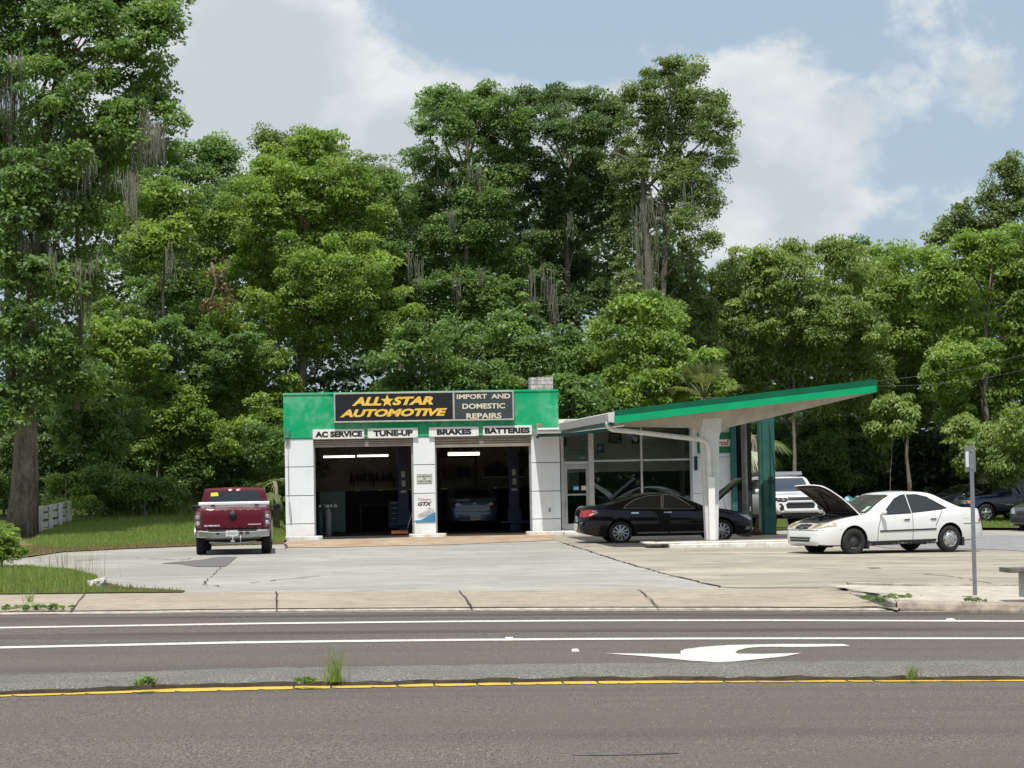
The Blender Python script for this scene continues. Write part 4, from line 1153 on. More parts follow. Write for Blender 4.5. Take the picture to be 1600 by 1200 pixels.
def posts():
    # square green steel post
    p = GL(1202, 836)
    r = empty('canopy_post', (p.x, p.y, p.z), BA, 'square green steel post under the raised half of the canopy', 'post')
    pu = (Vector((p.x, p.y, 0)) - B0).dot(BE)
    top = roof_low(pu) + 0.10
    w = 0.19
    lean = 0.10
    m = MB()
    m.prism([(-w, -w, 0), (w, -w, 0), (w, w, 0), (-w, w, 0)], (0, 0, top + 0.05))
    m.box(-w - 0.08, -w - 0.001, -w + 0.05, w - 0.02, 0, top)
    m.build('shaft', green_post_m, r, bevel=0.012)
    m = MB(); m.box(-w - 0.15, w + 0.06, -w - 0.06, w + 0.06, -0.02, 0.03); m.build('base_plate', mat('rusty_plate', (0.10, 0.07, 0.05), 0.8, var=0.5), r)
    m = MB(); m.box(-0.02, 0.10, -w - 0.05, -w - 0.001, 1.62, 1.78)
    m.tube([(0.03, -w - 0.02, 1.7), (0.04, -w - 0.02, 2.9), (0.02, -w - 0.02, top - 0.1)], 0.012, 6); m.tube([(0.03, -w - 0.02, 1.65), (0.02, -w - 0.02, 0.9), (0.04, -w - 0.05, 0.86)], 0.012, 6)
    m.tube([(0.06, -w - 0.02, 1.7), (0.15, -w - 0.03, 1.55), (0.17, -w - 0.03, 1.9), (0.09, -w - 0.02, 2.6), (0.05, -w - 0.02, top - 0.3)], 0.01, 6)
    m.build('cable', mat('cable_dark', (0.015, 0.03, 0.028), 0.6), r)
    # slim steel pole
    p = W(1165.5, 829, 67.5); p.z = lot_z(p.x, p.y)
    r = empty('steel_pole', (p.x, p.y, p.z), BA, 'round weathered steel pole between the office end and the green post', 'pole')
    top = roof_low((Vector((p.x, p.y, 0)) - B0).dot(BE)) + 0.1
    m = MB(); m.cyl((0, 0, 0), (0, 0, top), 0.085, n=16); m.build('shaft', mat('pole_steel', (0.33, 0.34, 0.33), 0.6, metal=0.3, var=0.45, vscale=4, color2=(0.20, 0.20, 0.17)), r)
    m = MB(); m.cyl((0, 0, 0), (0, 0, 0.06), 0.15, n=16); m.build('base_plate', MAT['rusty_plate'], r)
    # rusty bits at its foot
    q = GL(1172, 837)
    r = empty('rusty_block', (q.x, q.y, q.z + 0.0), 0.3, 'rusty brown jumble of old metal parts lying at the pole foot', 'scrap')
    m = MB(); rr = random.Random(2)
    for k in range(9):
        x, y = rr.uniform(-0.3, 0.3), rr.uniform(-0.2, 0.2); a = rr.uniform(0.06, 0.14)
        m.tube([(x - a, y, 0.06 + rr.uniform(0, 0.12)), (x + a, y + rr.uniform(-.1, .1), 0.06 + rr.uniform(0, 0.18))], [rr.uniform(0.05, 0.09), rr.uniform(0.03, 0.06)], 7)
    m.box(-0.35, 0.3, -0.2, 0.2, 0.0, 0.07)
    m.build('scrap_metal', mat('rust', (0.10, 0.05, 0.028), 0.9, var=0.7, vscale=8, bump=0.5), r)
    # green corner post and a dark box filling the dark area at the office end
    p = BWORLD(OFF_R + 0.09, -0.05)
    r = empty('corner_post', p, BA, 'narrow dark green post against the end of the office wall', 'post')
    m = MB(); m.box(-0.085, 0.085, -0.1, 0.1, 0.0, 3.62); m.build('shaft', green_post_m, r, bevel=0.01)
    m = MB(); m.box(-0.12, 0.12, -0.14, 0.14, 0.0, 0.03); m.build('base_plate', MAT['rusty_plate'], r)
    p = BWORLD(OFF_R + 0.2, 0.15)
    r = empty('dark_box', p, BA, 'tall dark box with a door between the corner post and the steel pole', 'cabinet')
    m = MB(); m.box(0, 0.52, 0, 0.7, 0.0, 3.55); m.build('body', mat('box_near_black', (0.006, 0.007, 0.008), 0.8, spec=.1), r, bevel=0.01)
    m = MB(); m.box(0.03, 0.49, -0.02, -0.001, 0.08, 1.25); d = m.build('door', mat('box_door_grey', (0.03, 0.035, 0.04), 0.7, spec=.15, var=0.3), r)
    m = MB(); m.box(0.42, 0.45, -0.045, -0.021, 0.6, 0.75); m.build('handle', alu, d)
posts()

# ================================================================== INSIDE THE BAYS AND OFFICE
def interior():
    tube_m = mat('lamp_tube', (0.9, 0.9, 0.85), 0.4, emit=(1.0, 0.93, 0.74), estr=2.6)
    fix_m = mat('lamp_fixture', (0.5, 0.5, 0.48), 0.5)
    for (x0, x1, y, n, lab) in ((504.5, 555.5, 714.0, 6.6, 'glowing tube lamp at the left in the left bay'), (557.5, 607.5, 712.6, 6.6, 'glowing tube lamp at the right in the left bay, beside its twin'), (699, 750, 709.8, 4.5, 'broad glowing tube lamp hanging over the blue sedan')):
        a, z = BL(x0, y, n); b_, _ = BL(x1, y, n)
        r = thing_root('tube_lamp', a, n, z, lab, 'lamp', 'tube lamps in the bays')
        w = b_ - a
        k = 0.032 if n > 5 else 0.05
        m = MB(); m.tube([(0.02, 0, 0), (w - 0.02, 0, 0)], k, 10); m.build('tube', tube_m, r)
        m = MB(); m.box(0, w, -0.02, 0.10, k + 0.01, k + 0.05); m.box(0, 0.02, -0.03, 0.05, -k, k + 0.01); m.box(w - 0.02, w, -0.03, 0.05, -k, k + 0.01)
        for q in (0.15, w - 0.15): m.tube([(q, 0.03, k + 0.05), (q, 0.03, 3.45 - z)], 0.006, 5)
        m.build('fixture', fix_m, r)
    lift_blue = mat('lift_blue', (0.013, 0.018, 0.06), 0.5, var=0.3)
    for px, n, lab in ((630, 3.2, 'dark blue lift post in the left bay beside the middle pier'), (803, 3.2, 'dark blue lift post in the right bay right of the sedan')):
        u, _ = BL(px, 770, n)
        r = thing_root('lift_post', u, n, 0.035, lab, 'car lift', 'vehicle lift posts in the bays')
        m = MB(); m.box(-0.17, 0.17, -0.12, 0.12, 0, 3.15); m.box(-0.3, 0.3, -0.3, 0.3, 0, 0.03); m.build('column', lift_blue, r, bevel=0.01)
        m = MB(); m.box(-0.22, 0.22, -0.16, 0.16, 0.25, 0.75); m.box(-0.5, 0.5, -0.22, -0.17, 0.28, 0.36); m.build('carriage', lift_blue, r, bevel=0.01)
        m = MB(); m.box(-0.06, 0.06, -0.15, -0.121, 1.85, 2.05); m.box(-0.09, 0.09, -0.15, -0.121, 1.35, 1.42); m.box(-0.05, 0.07, -0.15, -0.121, 1.55, 1.75); m.build('decal_plate', mat('plate_pale', (0.45, 0.45, 0.43), 0.5), r)
    u, z = BL(501, 733, 4.0)
    r = thing_root('wall_fan', u, 4.0, z, 'round dark fan high on the left wall of the left bay', 'fan')
    fm = mat('fan_dark', (0.03, 0.03, 0.032), 0.5)
    m = MB()
    for rad in (0.28, 0.2, 0.12, 0.05): m.lathe([(rad, -0.08), (rad + 0.012, -0.074), (rad, -0.068), (rad - 0.01, -0.074), (rad, -0.08)], 'y', 28)
    for k in range(16):
        an = k * math.pi / 8; m.tube([(0.05 * math.cos(an), -0.075, 0.05 * math.sin(an)), (0.28 * math.cos(an), -0.075, 0.28 * math.sin(an))], 0.005, 4)
    m.build('guard', fm, r)
    m = MB()
    for k in range(4):
        an = k * math.pi / 2 + 0.3; d = Vector((math.cos(an), 0, math.sin(an))); s_ = Vector((-math.sin(an), 0.25, math.cos(an)))
        m.prism([d * 0.04 - s_ * 0.03, d * 0.26 - s_ * 0.09, d * 0.26 + s_ * 0.09, d * 0.04 + s_ * 0.03], (0, 0.008, 0))
    m.cyl((0, -0.05, 0), (0, 0.1, 0), 0.06, n=12); m.build('blades', fm, r)
    m = MB(); m.tube([(0, 0.1, 0), (-0.08, 0.1, 0.3), (-0.1, 0.1, 0.7)], 0.02, 6); m.build('bracket', fm, r)
    # shelf of spray cans along the rear wall
    u0, z = BL(546, 750.5, 8.9); u1, _ = BL(622, 750.5, 8.9)
    r = thing_root('wall_shelf', u0, 8.9, z, 'long wall shelf of dark bottles and cans at the back of the left bay', 'shelf')
    m = MB(); m.box(0, u1 - u0, 0, 0.38, -0.03, 0.0)
    for q in (0.15, (u1 - u0) * 0.5, u1 - u0 - 0.15): m.prism([(q, 0.37, -0.25), (q, 0.37, -0.03), (q, 0.05, -0.03)], (0.03, 0, 0))
    m.build('board', mat('shelf_dark', (0.04, 0.035, 0.03), 0.8), r)
    rr = random.Random(8); x = 0.07; k = 0
    cols = [(0.03, 0.03, 0.035), (0.16, 0.15, 0.14), (0.10, 0.03, 0.02), (0.03, 0.05, 0.09)]
    while x < u1 - u0 - 0.08:
        rad = rr.uniform(0.035, 0.055); h = rr.uniform(0.18, 0.36)
        b = MB(); b.lathe([(0.001, 0), (rad, 0), (rad, h * 0.75), (rad * 0.45, h * 0.88), (rad * 0.4, h), (0.001, h)], 'z', 10)
        o = b.build('bottle', mat('bottle_%s' % 'dark pale red blue'.split()[k % 4], cols[k % 4], 0.5)); o.location = BWORLD(u0 + x, 9.02, z + 0.001)
        tag(o, 'small bottle or can in the row on the wall shelf of the left bay', 'bottle', 'bottles on the left bay shelf')
        x += rad * 2 + rr.uniform(0.01, 0.05); k += 1
    # work bench and tool chest
    u0, z = BL(560, 780, 8.3)
    r = thing_root('work_bench', u0, 8.3, 0.035, 'dark work bench along the rear wall of the left bay', 'bench')
    m = MB(); m.box(0, 1.9, 0, 0.7, 0.85, 0.92); m.build('top', mat('bench_top', (0.07, 0.055, 0.04), 0.7), r)
    for q in ((0.05, 0.05), (1.8, 0.05), (0.05, 0.6), (1.8, 0.6)):
        m = MB(); m.box(q[0], q[0] + 0.06, q[1], q[1] + 0.06, 0, 0.849); m.build('leg', fm, r)
    u0, z = BL(606, 775, 7.6)
    r = thing_root('tool_chest', u0, 7.6, 0.035, 'dark tool chest left of the blue lift post in the left bay', 'tool chest')
    m = MB(); m.box(0, 0.7, 0, 0.5, 0.08, 1.05); m.build('cabinet', mat('chest_navy', (0.02, 0.025, 0.05), 0.4), r, bevel=0.01)
    for k in range(5):
        m = MB(); m.box(0.04, 0.66, -0.018, -0.001, 0.12 + k * 0.18, 0.28 + k * 0.18); d = m.build('drawer', mat('drawer_navy', (0.03, 0.035, 0.06), 0.4), r)
        m = MB(); m.box(0.1, 0.6, -0.034, -0.019, 0.24 + k * 0.18, 0.26 + k * 0.18); m.build('handle', alu, d)
    # gas bottles with gauges and a recycling cart
    for px, lab in ((500, 'slim dark gas bottle nearest the left wall of the left bay'), (513, 'pale grey gas bottle under the round gauges in the left bay')):
        u, z = BL(px, 805, 2.2)
        r = thing_root('gas_bottle', u, 2.2, 0.035, lab, 'gas bottle', 'gas bottles in the left bay')
        m = MB(); m.lathe([(0.001, 0), (0.10, 0), (0.11, 0.03), (0.11, 0.75), (0.08, 0.85), (0.03, 0.89), (0.03, 0.93), (0.001, 0.93)], 'z', 16); m.build('cylinder', mat('bottle_grey' if px > 505 else 'bottle_green', (0.26, 0.26, 0.25) if px > 505 else (0.02, 0.06, 0.05), 0.5), r)
        m = MB(); m.box(-0.03, 0.03, -0.03, 0.03, 0.931, 1.0); m.tube([(-0.06, 0, 1.0), (0.06, 0, 1.0)], 0.02, 8); m.build('valve', alu, r)
    u, z = BL(516, 791, 2.15)
    r = thing_root('gauge_cart', u, 2.55, 0.035, 'dark green service cart with three round white gauges in the left bay', 'service cart')
    m = MB(); m.box(-0.35, 0.5, 0, 0.4, 0.1, 1.45); m.build('body', mat('cart_green', (0.012, 0.05, 0.04), 0.5), r, bevel=0.02)
    for k, dx in enumerate((-0.13, 0.03, 0.17)):
        m = MB(); m.lathe([(0.001, -0.035), (0.05, -0.035), (0.06, -0.03), (0.06, -0.001)], 'y', 16, c=(dx, 0, z - 0.03)); m.build('gauge', mat('gauge_white', (0.55, 0.55, 0.52), 0.4), r)
    for q in ((-0.3, 0.05), (0.45, 0.05), (-0.3, 0.35), (0.45, 0.35)):
        m = MB(); m.lathe([(0.001, -0.02), (0.05, -0.02), (0.05, 0.02), (0.001, 0.02)], 'x', 12, c=(q[0], q[1], 0.05)); m.build('wheel', fm, r)
    # floor jack
    u, z = BL(625, 828, 1.4)
    r = thing_root('floor_jack', u, 1.4, 0.035, 'orange trolley jack on the floor in front of the left bay lift post', 'jack')
    jm = mat('jack_orange', (0.35, 0.11, 0.02), 0.5, var=0.4)
    m = MB(); m.box(-0.28, 0.25, -0.13, -0.08, 0.05, 0.16); m.box(-0.28, 0.25, 0.08, 0.13, 0.05, 0.16); m.box(0.0, 0.2, -0.079, 0.079, 0.06, 0.15); m.build('frame', jm, r, bevel=0.01)
    m = MB(); m.tube([(0.2, 0, 0.12), (0.42, 0.0, 0.75)], 0.018, 8); m.build('handle', alu, r)
    for x in (-0.22, 0.2):
        m = MB(); m.lathe([(0.001, -0.16), (0.05, -0.16), (0.05, 0.16), (0.001, 0.16)], 'y', 12, c=(x, 0, 0.05)); m.build('wheel', fm, r)
    # right bay: storage rack with boxes behind the sedan and a tyre on the wall
    u0, z = BL(683, 760, 8.6); u1, _ = BL(740, 760, 8.6)
    r = thing_root('storage_rack', u0 + 0.1, 8.7, 0.035, 'dark storage rack behind the blue sedan at the left of the right bay', 'rack')
    w = u1 - u0
    for q in ((0, 0), (w, 0), (0, 0.5), (w, 0.5)):
        m = MB(); m.box(q[0], q[0] + 0.04, q[1], q[1] + 0.04, 0, 2.7); m.build('upright', fm, r)
    for zz in (0.4, 1.1, 1.8, 2.5):
        m = MB(); m.box(0.04, w, 0, 0.54, zz, zz + 0.03); m.build('shelf', fm, r)
    rr = random.Random(4)
    for i, (zz, x, ww, hh, c) in enumerate(((2.531, 0.1, 0.6, 0.35, (0.06, 0.05, 0.04)), (2.531, 0.85, 0.35, 0.25, (0.12, 0.03, 0.03)), (1.831, 0.15, 0.45, 0.4, (0.10, 0.09, 0.07)), (1.831, 0.7, 0.4, 0.3, (0.03, 0.04, 0.08)))):
        b = MB(); b.box(0, ww, 0, 0.4, 0, hh); b.box(0.02, ww - 0.02, -0.004, -0.001, hh * 0.45, hh * 0.55)
        o = b.build('storage_box', mat('box_tone_%s' % 'abcd'[i], c, 0.8, var=0.3), bevel=0.01); o.location = BWORLD(u0 + 0.1 + x, 8.78, 0.035 + zz); o.rotation_euler = (0, 0, BA)
        tag(o, ['wide brown box on top of the dark rack behind the sedan', 'small red box on top of the dark rack behind the sedan', 'taller tan box on the upper shelf of the dark rack', 'low blue box on the upper shelf of the dark rack'][i], 'box')
    u0, z = BL(753, 745, 8.8)
    r = thing_root('strip_shelf', u0, 8.8, z, 'pale edged shelf with small items at the back of the right bay', 'shelf')
    m = MB(); m.box(0, 2.0, 0, 0.45, -0.05, 0.0); m.build('board', mat('shelf_pale', (0.55, 0.54, 0.5), 0.6), r)
    m = MB(); rr = random.Random(3); x = 0.1
    while x < 1.8:
        w_ = rr.uniform(0.08, 0.2); m.box(x, x + w_, 0.1, 0.3, 0.001, rr.uniform(0.12, 0.55)); x += w_ + rr.uniform(0.02, 0.1)
    m.build('boxes', mat('shelf_goods', (0.04, 0.04, 0.045), 0.7, var=0.6), r)
    u, z = BL(816, 718, 4.5)
    r = thing_root('hose_reel', u, 4.5, z, 'round dark hose reel high at the right of the right bay', 'hose reel')
    m = MB(); m.lathe([(0.10, -0.09), (0.27, -0.09), (0.29, -0.07), (0.29, 0.07), (0.27, 0.09), (0.10, 0.09), (0.10, -0.09)], 'y', 24); m.build('drum', fm, r)
    m = MB(); m.box(-0.05, 0.05, 0.091, 0.2, -0.1, 0.75); m.build('bracket', fm, r)
    u, z = BL(790, 770, 8.9)
    # office: counter, notices and framed pictures on the rear wall, chart on the glass
    frame_d = mat('picture_frame_dark', (0.03, 0.025, 0.02), 0.5)
    for i, (x0, y0, x1, y1, n, c, lab) in enumerate(((951, 676, 971, 693, 2.74, (0.30, 0.28, 0.24), 'dark framed picture high on the office wall left of the mullion'), (987, 677, 1002, 693, 2.74, (0.25, 0.24, 0.21), 'smaller framed picture beside the window mullion in the office'), (877, 683, 886, 698, 2.74, (0.22, 0.21, 0.19), 'small framed certificate above the office door'))):
        a, zb = BL(x0, y1, n); b_, zt = BL(x1, y0, n)
        r = thing_root('framed_picture', a, n, zb, lab, 'picture')
        w, h = b_ - a, zt - zb
        m = MB(); m.box(0, w, 0, 0.03, 0, h); m.build('frame', frame_d, r)
        m = MB(); m.box(0.06, w - 0.06, -0.006, -0.001, 0.06, h - 0.06); m.build('picture', mat('picture_tone_%s' % 'abc'[i], c, 0.5, var=0.6, vscale=5), r)
    a, zb = BL(933, 708, 0.19); b_, zt = BL(944, 694, 0.19)
    r = thing_root('round_emblem_notice', a, 0.185, zb, 'blue notice with a pale round emblem stuck inside the office window', 'notice')
    w, h = b_ - a, zt - zb
    m = MB(); m.box(0, w, 0, 0.004, 0, h); m.build('sheet', mat('notice_blue', (0.05, 0.09, 0.26), 0.5), r)
    m = MB(); m.lathe([(0.001, -0.004), (0.08, -0.004), (0.08, -0.001)], 'y', 20, c=(w / 2, 0, h * 0.58)); m.build('emblem', mat('notice_pale', (0.5, 0.52, 0.55), 0.5), r)
    for i, (x0, y0, x1, y1, c, lab) in enumerate(((896, 759.5, 904.5, 766, (0.12, 0.30, 0.48), 'small blue sticker on the office door glass'), (908.5, 759, 916, 766, (0.55, 0.53, 0.48), 'small pale sticker on the office door glass right of the blue one'))):
        a, zb = BL(x0, y1, 0.14); b_, zt = BL(x1, y0, 0.14)
        m = MB(); m.box(0, b_ - a, 0, 0.003, 0, zt - zb); m.box(0.02, b_ - a - 0.02, -0.002, -0.0005, (zt - zb) * 0.35, (zt - zb) * 0.6, 1)
        o = m.build('sticker', [mat('sticker_%s' % 'ab'[i], c, 0.5), mat('sticker_print', (0.65, 0.66, 0.66), 0.5)]); o.location = BWORLD(a, 0.14, zb); o.rotation_euler = (0, 0, BA); tag(o, lab, 'sticker')
    a, zb = BL(884, 710, 0.17); b_, zt = BL(916, 683, 0.17)
    m = MB(); h = zt - zb; rr = random.Random(1)
    for k in range(8):
        q = rr.uniform(0.0, 0.12); m.box(q, b_ - a - rr.uniform(0, 0.15), 0, 0.002, h * (k / 8.0), h * (k / 8.0) + 0.03)
    o = m.build('price_notice', mat('notice_print', (0.20, 0.20, 0.18), 0.6)); o.location = BWORLD(a, 0.17, zb); o.rotation_euler = (0, 0, BA); tag(o, 'faint rows of dark print on the glass above the office door', 'notice')
    a, _ = BL(935, 800, 1.7)
    r = thing_root('office_counter', a, 1.7, 0.1, 'dark counter standing inside the glazed office', 'counter')
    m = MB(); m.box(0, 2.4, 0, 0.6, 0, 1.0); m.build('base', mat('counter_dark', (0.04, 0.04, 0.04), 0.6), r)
    m = MB(); m.box(-0.05, 2.45, -0.05, 0.65, 1.001, 1.04); m.build('top', mat('counter_top', (0.10, 0.09, 0.08), 0.4), r)
    # pier wall box and cable
    u, z = BL(859, 797, -0.02)
    m = MB(); m.box(-0.03, 0.03, -0.04, 0, -0.06, 0.06); m.box(-0.018, 0.018, -0.048, -0.0405, -0.04, 0.04)
    o = m.build('outlet_box', mat('outlet_grey', (0.25, 0.26, 0.27), 0.5), bevel=0.004); o.location = BWORLD(u, 0.0, z); o.rotation_euler = (0, 0, BA); tag(o, 'small grey outlet box low on the right pier', 'outlet')
interior()

# ================================================================== STREET SIGN, BENCH, FENCE, LINES
def street_bits():
    p = GPz(1523.5, 930, lambda x, y: lot_z(x, y) + 0.1)
    r = empty('street_sign', p, BA, 'grey metal sign seen from the back on a thin steel pole by the sidewalk', 'sign')
    pole = mat('galvanised_pole', (0.30, 0.33, 0.36), 0.5, metal=0.5, var=0.3, vscale=5)
    s = (Vector(p) - CAM).length / F
    H = 228 * s
    m = MB(); m.prism([(-0.026, -0.018, 0), (0.026, -0.018, 0), (0.032, 0.0, 0), (0.026, 0.018, 0), (-0.026, 0.018, 0), (-0.032, 0, 0)], (0, 0, H - 0.1)); m.build('pole', pole, r)
    m = MB(); a, b_ = -9.5 * s, 7.5 * s
    z0, z1 = H - 40 * s, H
    m.box(a, b_, 0.028, 0.034, z0, z1); m.build('plate', mat('sign_back', (0.27, 0.28, 0.28), 0.5, metal=0.4, var=0.25), r, bevel=0.002)
    m = MB(); m.box(a + 0.012, a + 0.058, 0.020, 0.027, z0 + 0.07, z1 - 0.085); m.build('sticker', mat('pale_sticker', (0.72, 0.76, 0.80), 0.5), r)
    m = MB()
    for z in (z0 + 0.06, z1 - 0.08): m.cyl((0.0, -0.032, z), (0.0, 0.04, z), 0.012, n=6)
    m.build('bolt', alu, r)
    # concrete bench at the right edge
    q = GPz(1604, 931, lambda x, y: lot_z(x, y) + 0.1)
    r = empty('concrete_bench', q, BA, 'grey concrete bench cut off by the right edge of the photo', 'bench')
    s = (Vector(q) - CAM).length / F
    cm = mat('bench_concrete', (0.22, 0.205, 0.18), 0.9, var=0.5, vscale=6, bump=0.4)
    m = MB(); m.box(-32 * s, 1.2, -0.15, 0.30, 36 * s, 43.5 * s); m.build('seat', cm, r, bevel=0.01)
    for x in (-4 * s, 0.9):
        m = MB(); m.box(x, x + 0.16, -0.10, 0.24, -0.02, 36 * s - 0.001); m.build('leg', mat('bench_leg', (0.62, 0.60, 0.55), 0.85, var=0.3), r, bevel=0.01)
    # white board fence beside the big trunk
    D0 = 76.0
    pts = [(52, 832), (64, 830.5), (79.5, 826.5), (94.5, 823), (108.5, 819)]
    top = [789.5, 791.5, 789.5, 786.5, 783]
    base = GL(60, 831)
    P0 = Vector((0, 0, 0))
    r = None
    wpts = []
    for (x, y) in pts:
        wpts.append(GL(x, y))
    r = empty('board_fence', wpts[0], 0, 'white weathered board fence behind the large trunk', 'fence')
    fm = mat('fence_white', (0.68, 0.68, 0.65), 0.85, var=0.5, vscale=5, color2=(0.46, 0.46, 0.43))
    o = Vector(wpts[0])
    hs = []
    for i, w_ in enumerate(wpts):
        s = (w_ - CAM).length / F; h = (pts[i][1] - top[i]) * s; hs.append(h)
        q = w_ - o
        b = MB(); b.box(q.x - 0.055, q.x + 0.055, q.y - 0.06, q.y + 0.06, q.z - 0.1, q.z + h); b.build('post', mat('fence_post_white', (0.80, 0.80, 0.77), 0.8, var=0.3), r, bevel=0.005)
    ext = wpts[-1] + (wpts[-1] - wpts[-2]) * 0.55
    chain = wpts + [ext]; hs.append(hs[-1])
    for k in range(3):
        b = MB()
        for i in range(len(chain) - 1):
            a, c = chain[i] - o, chain[i + 1] - o
            za, zc = a.z + hs[i] * (0.88 - 0.33 * k), c.z + hs[i + 1] * (0.88 - 0.33 * k)
            t = (c - a).normalized(); nrm = Vector((-t.y, t.x, 0)) * 0.075
            hh = 0.085
            b.prism([(a.x + nrm.x, a.y + nrm.y, za - hh), (c.x + nrm.x, c.y + nrm.y, zc - hh), (c.x + nrm.x, c.y + nrm.y, zc + hh), (a.x + nrm.x, a.y + nrm.y, za + hh)], nrm.normalized() * 0.02)
        b.build('rail', fm, r)
    # street-name sign far behind the fence
    q = W(47, 800, 100); q.z = lot_z(q.x, q.y)
    r = empty('street_name_sign', q, 0.2, 'tiny green street name blade on a post behind the trunk and fence', 'sign')
    zz = W(47, 750, 100).z - q.z
    m = MB(); m.cyl((0, 0, 0), (0, 0, zz + 0.3), 0.035, n=8); m.build('pole', pole, r)
    m = MB(); m.box(-0.06, 0.26, -0.045, -0.036, zz - 0.05, zz + 0.09); m.build('blade', mat('blade_green', (0.30, 0.50, 0.45), 0.5), r)
    # service wires from the canopy tip towards the right
    a = BWORLD(fb - 0.1, CN + 1.0, ftb - 0.05)
    wm = mat('wire_dark', (0.05, 0.05, 0.05), 0.6)
    for i, (px, py, D, dz, lab) in enumerate(((1640, 543, 74, -0.15, 'upper overhead wire rising right from the canopy tip'), (1640, 566, 74, -0.25, 'lower overhead wire sagging right from the canopy tip'))):
        e = W(px, py, D); m = MB(); P = []
        st = a + Vector((0, i * 0.5, -i * 0.06))
        for k in range(13):
            t = k / 12; q = st.lerp(e, t); q.z += dz * math.sin(math.pi * t); P.append(q - st)
        m.tube(P, 0.008, 5)
        o = m.build('overhead_wire', wm); o.location = st; tag(o, lab, 'wire', 'service wires at the canopy')
    # broken concrete lump on the verge
    q = GL(152, 920)
    bm = bmesh.new(); bmesh.ops.create_icosphere(bm, subdivisions=3, radius=0.17)
    rr = random.Random(9)
    for v in bm.verts:
        v.co *= 1 + rr.uniform(-0.10, 0.10); v.co.x *= 1.0 + .25 * v.co.z / .17; v.co.z *= 1.0; v.co.y *= 1.3
        if v.co.z > 0.10: v.co.z = 0.10 + 0.3 * (v.co.z - 0.10) + .2 * v.co.x
    me = bpy.data.meshes.new('concrete_lump'); bm.to_mesh(me); bm.free(); me.materials.append(mat('lump_concrete', (0.55, 0.53, 0.49), 0.95, var=0.5, vscale=10, bump=0.5))
    o = bpy.data.objects.new('concrete_lump', me); COL.objects.link(o); o.location = q + Vector((0, 0, 0.06)); tag(o, 'broken pale concrete lump on the front grass verge', 'rubble')
street_bits()

# ================================================================== VEHICLES
def pchip(pts):
    pts = sorted(pts); x = np.array([p[0] for p in pts], float); y = np.array([p[1] for p in pts], float)
    h = np.diff(x); d = np.diff(y) / h; m = np.zeros(len(x))
    m[0], m[-1] = d[0], d[-1]
    for i in range(1, len(x) - 1):
        if d[i - 1] * d[i] > 0:
            w1, w2 = 2 * h[i] + h[i - 1], h[i] + 2 * h[i - 1]
            m[i] = (w1 + w2) / (w1 / d[i - 1] + w2 / d[i])
    def f(q):
        q = min(max(q, x[0]), x[-1]); i = min(len(x) - 2, max(0, int(np.searchsorted(x, q) - 1)))
        t = (q - x[i]) / h[i]
        return (1 + 2 * t) * (1 - t) ** 2 * y[i] + t * (1 - t) ** 2 * h[i] * m[i] + t * t * (3 - 2 * t) * y[i + 1] + t * t * (t - 1) * h[i] * m[i + 1]
    return f

def paint(name, c, metal=0.0, rough=0.35, coat=0.8, spec=0.5):
    return mat(name, c, rough, metal, coat, spec=spec, var=0.05, vscale=2)
tyre_m = mat('tyre_rubber', (0.018, 0.018, 0.018), 0.85, var=0.3, vscale=12)
trim_m = mat('black_trim', (0.014, 0.014, 0.015), 0.55)
seam_m = mat('panel_gap', (0.03, 0.03, 0.032), 0.8)
arch_m = mat('wheel_well', (0.008, 0.008, 0.008), 0.95)
chrome_m = mat('chrome', (0.62, 0.63, 0.64), 0.16, metal=1.0)
chrome_dull = mat('dull_chrome', (0.55, 0.55, 0.55), 0.3, metal=0.9, var=0.15)
carglass = mat('car_glass', (0.012, 0.016, 0.018), 0.03, spec=0.7, coat=0.5)
carglass_g = mat('car_glass_green', (0.035, 0.055, 0.045), 0.03, spec=0.8, coat=0.6, var=0.5, vscale=2.2)
lamp_clear = mat('lamp_lens_clear', (0.55, 0.56, 0.57), 0.12, metal=0.4, coat=1.0, var=0.5, vscale=9, color2=(0.20, 0.20, 0.21))
lamp_yellowed = mat('lamp_lens_yellowed', (0.55, 0.50, 0.38), 0.3, coat=0.6, var=0.5, vscale=8, color2=(0.40, 0.33, 0.2))
lamp_red = mat('lamp_lens_red', (0.42, 0.012, 0.015), 0.15, coat=1.0, var=0.35, vscale=10)
lamp_amber = mat('lamp_lens_amber', (0.65, 0.22, 0.03), 0.25, coat=0.6)
plate_m = mat('licence_plate', (0.62, 0.63, 0.60), 0.5, var=0.25, vscale=20)
plate_mark = mat('plate_mark', (0.16, 0.24, 0.18), 0.6)
alloy_m = mat('alloy_wheel', (0.50, 0.51, 0.52), 0.3, metal=0.85)
steel_black = mat('steel_wheel_black', (0.02, 0.02, 0.021), 0.55)
cover_m = mat('wheel_cover_silver', (0.42, 0.43, 0.44), 0.38, metal=0.5)
engine_m = mat('engine_dark', (0.016, 0.016, 0.017), 0.6, var=0.6, vscale=6, color2=(0.05, 0.05, 0.05))

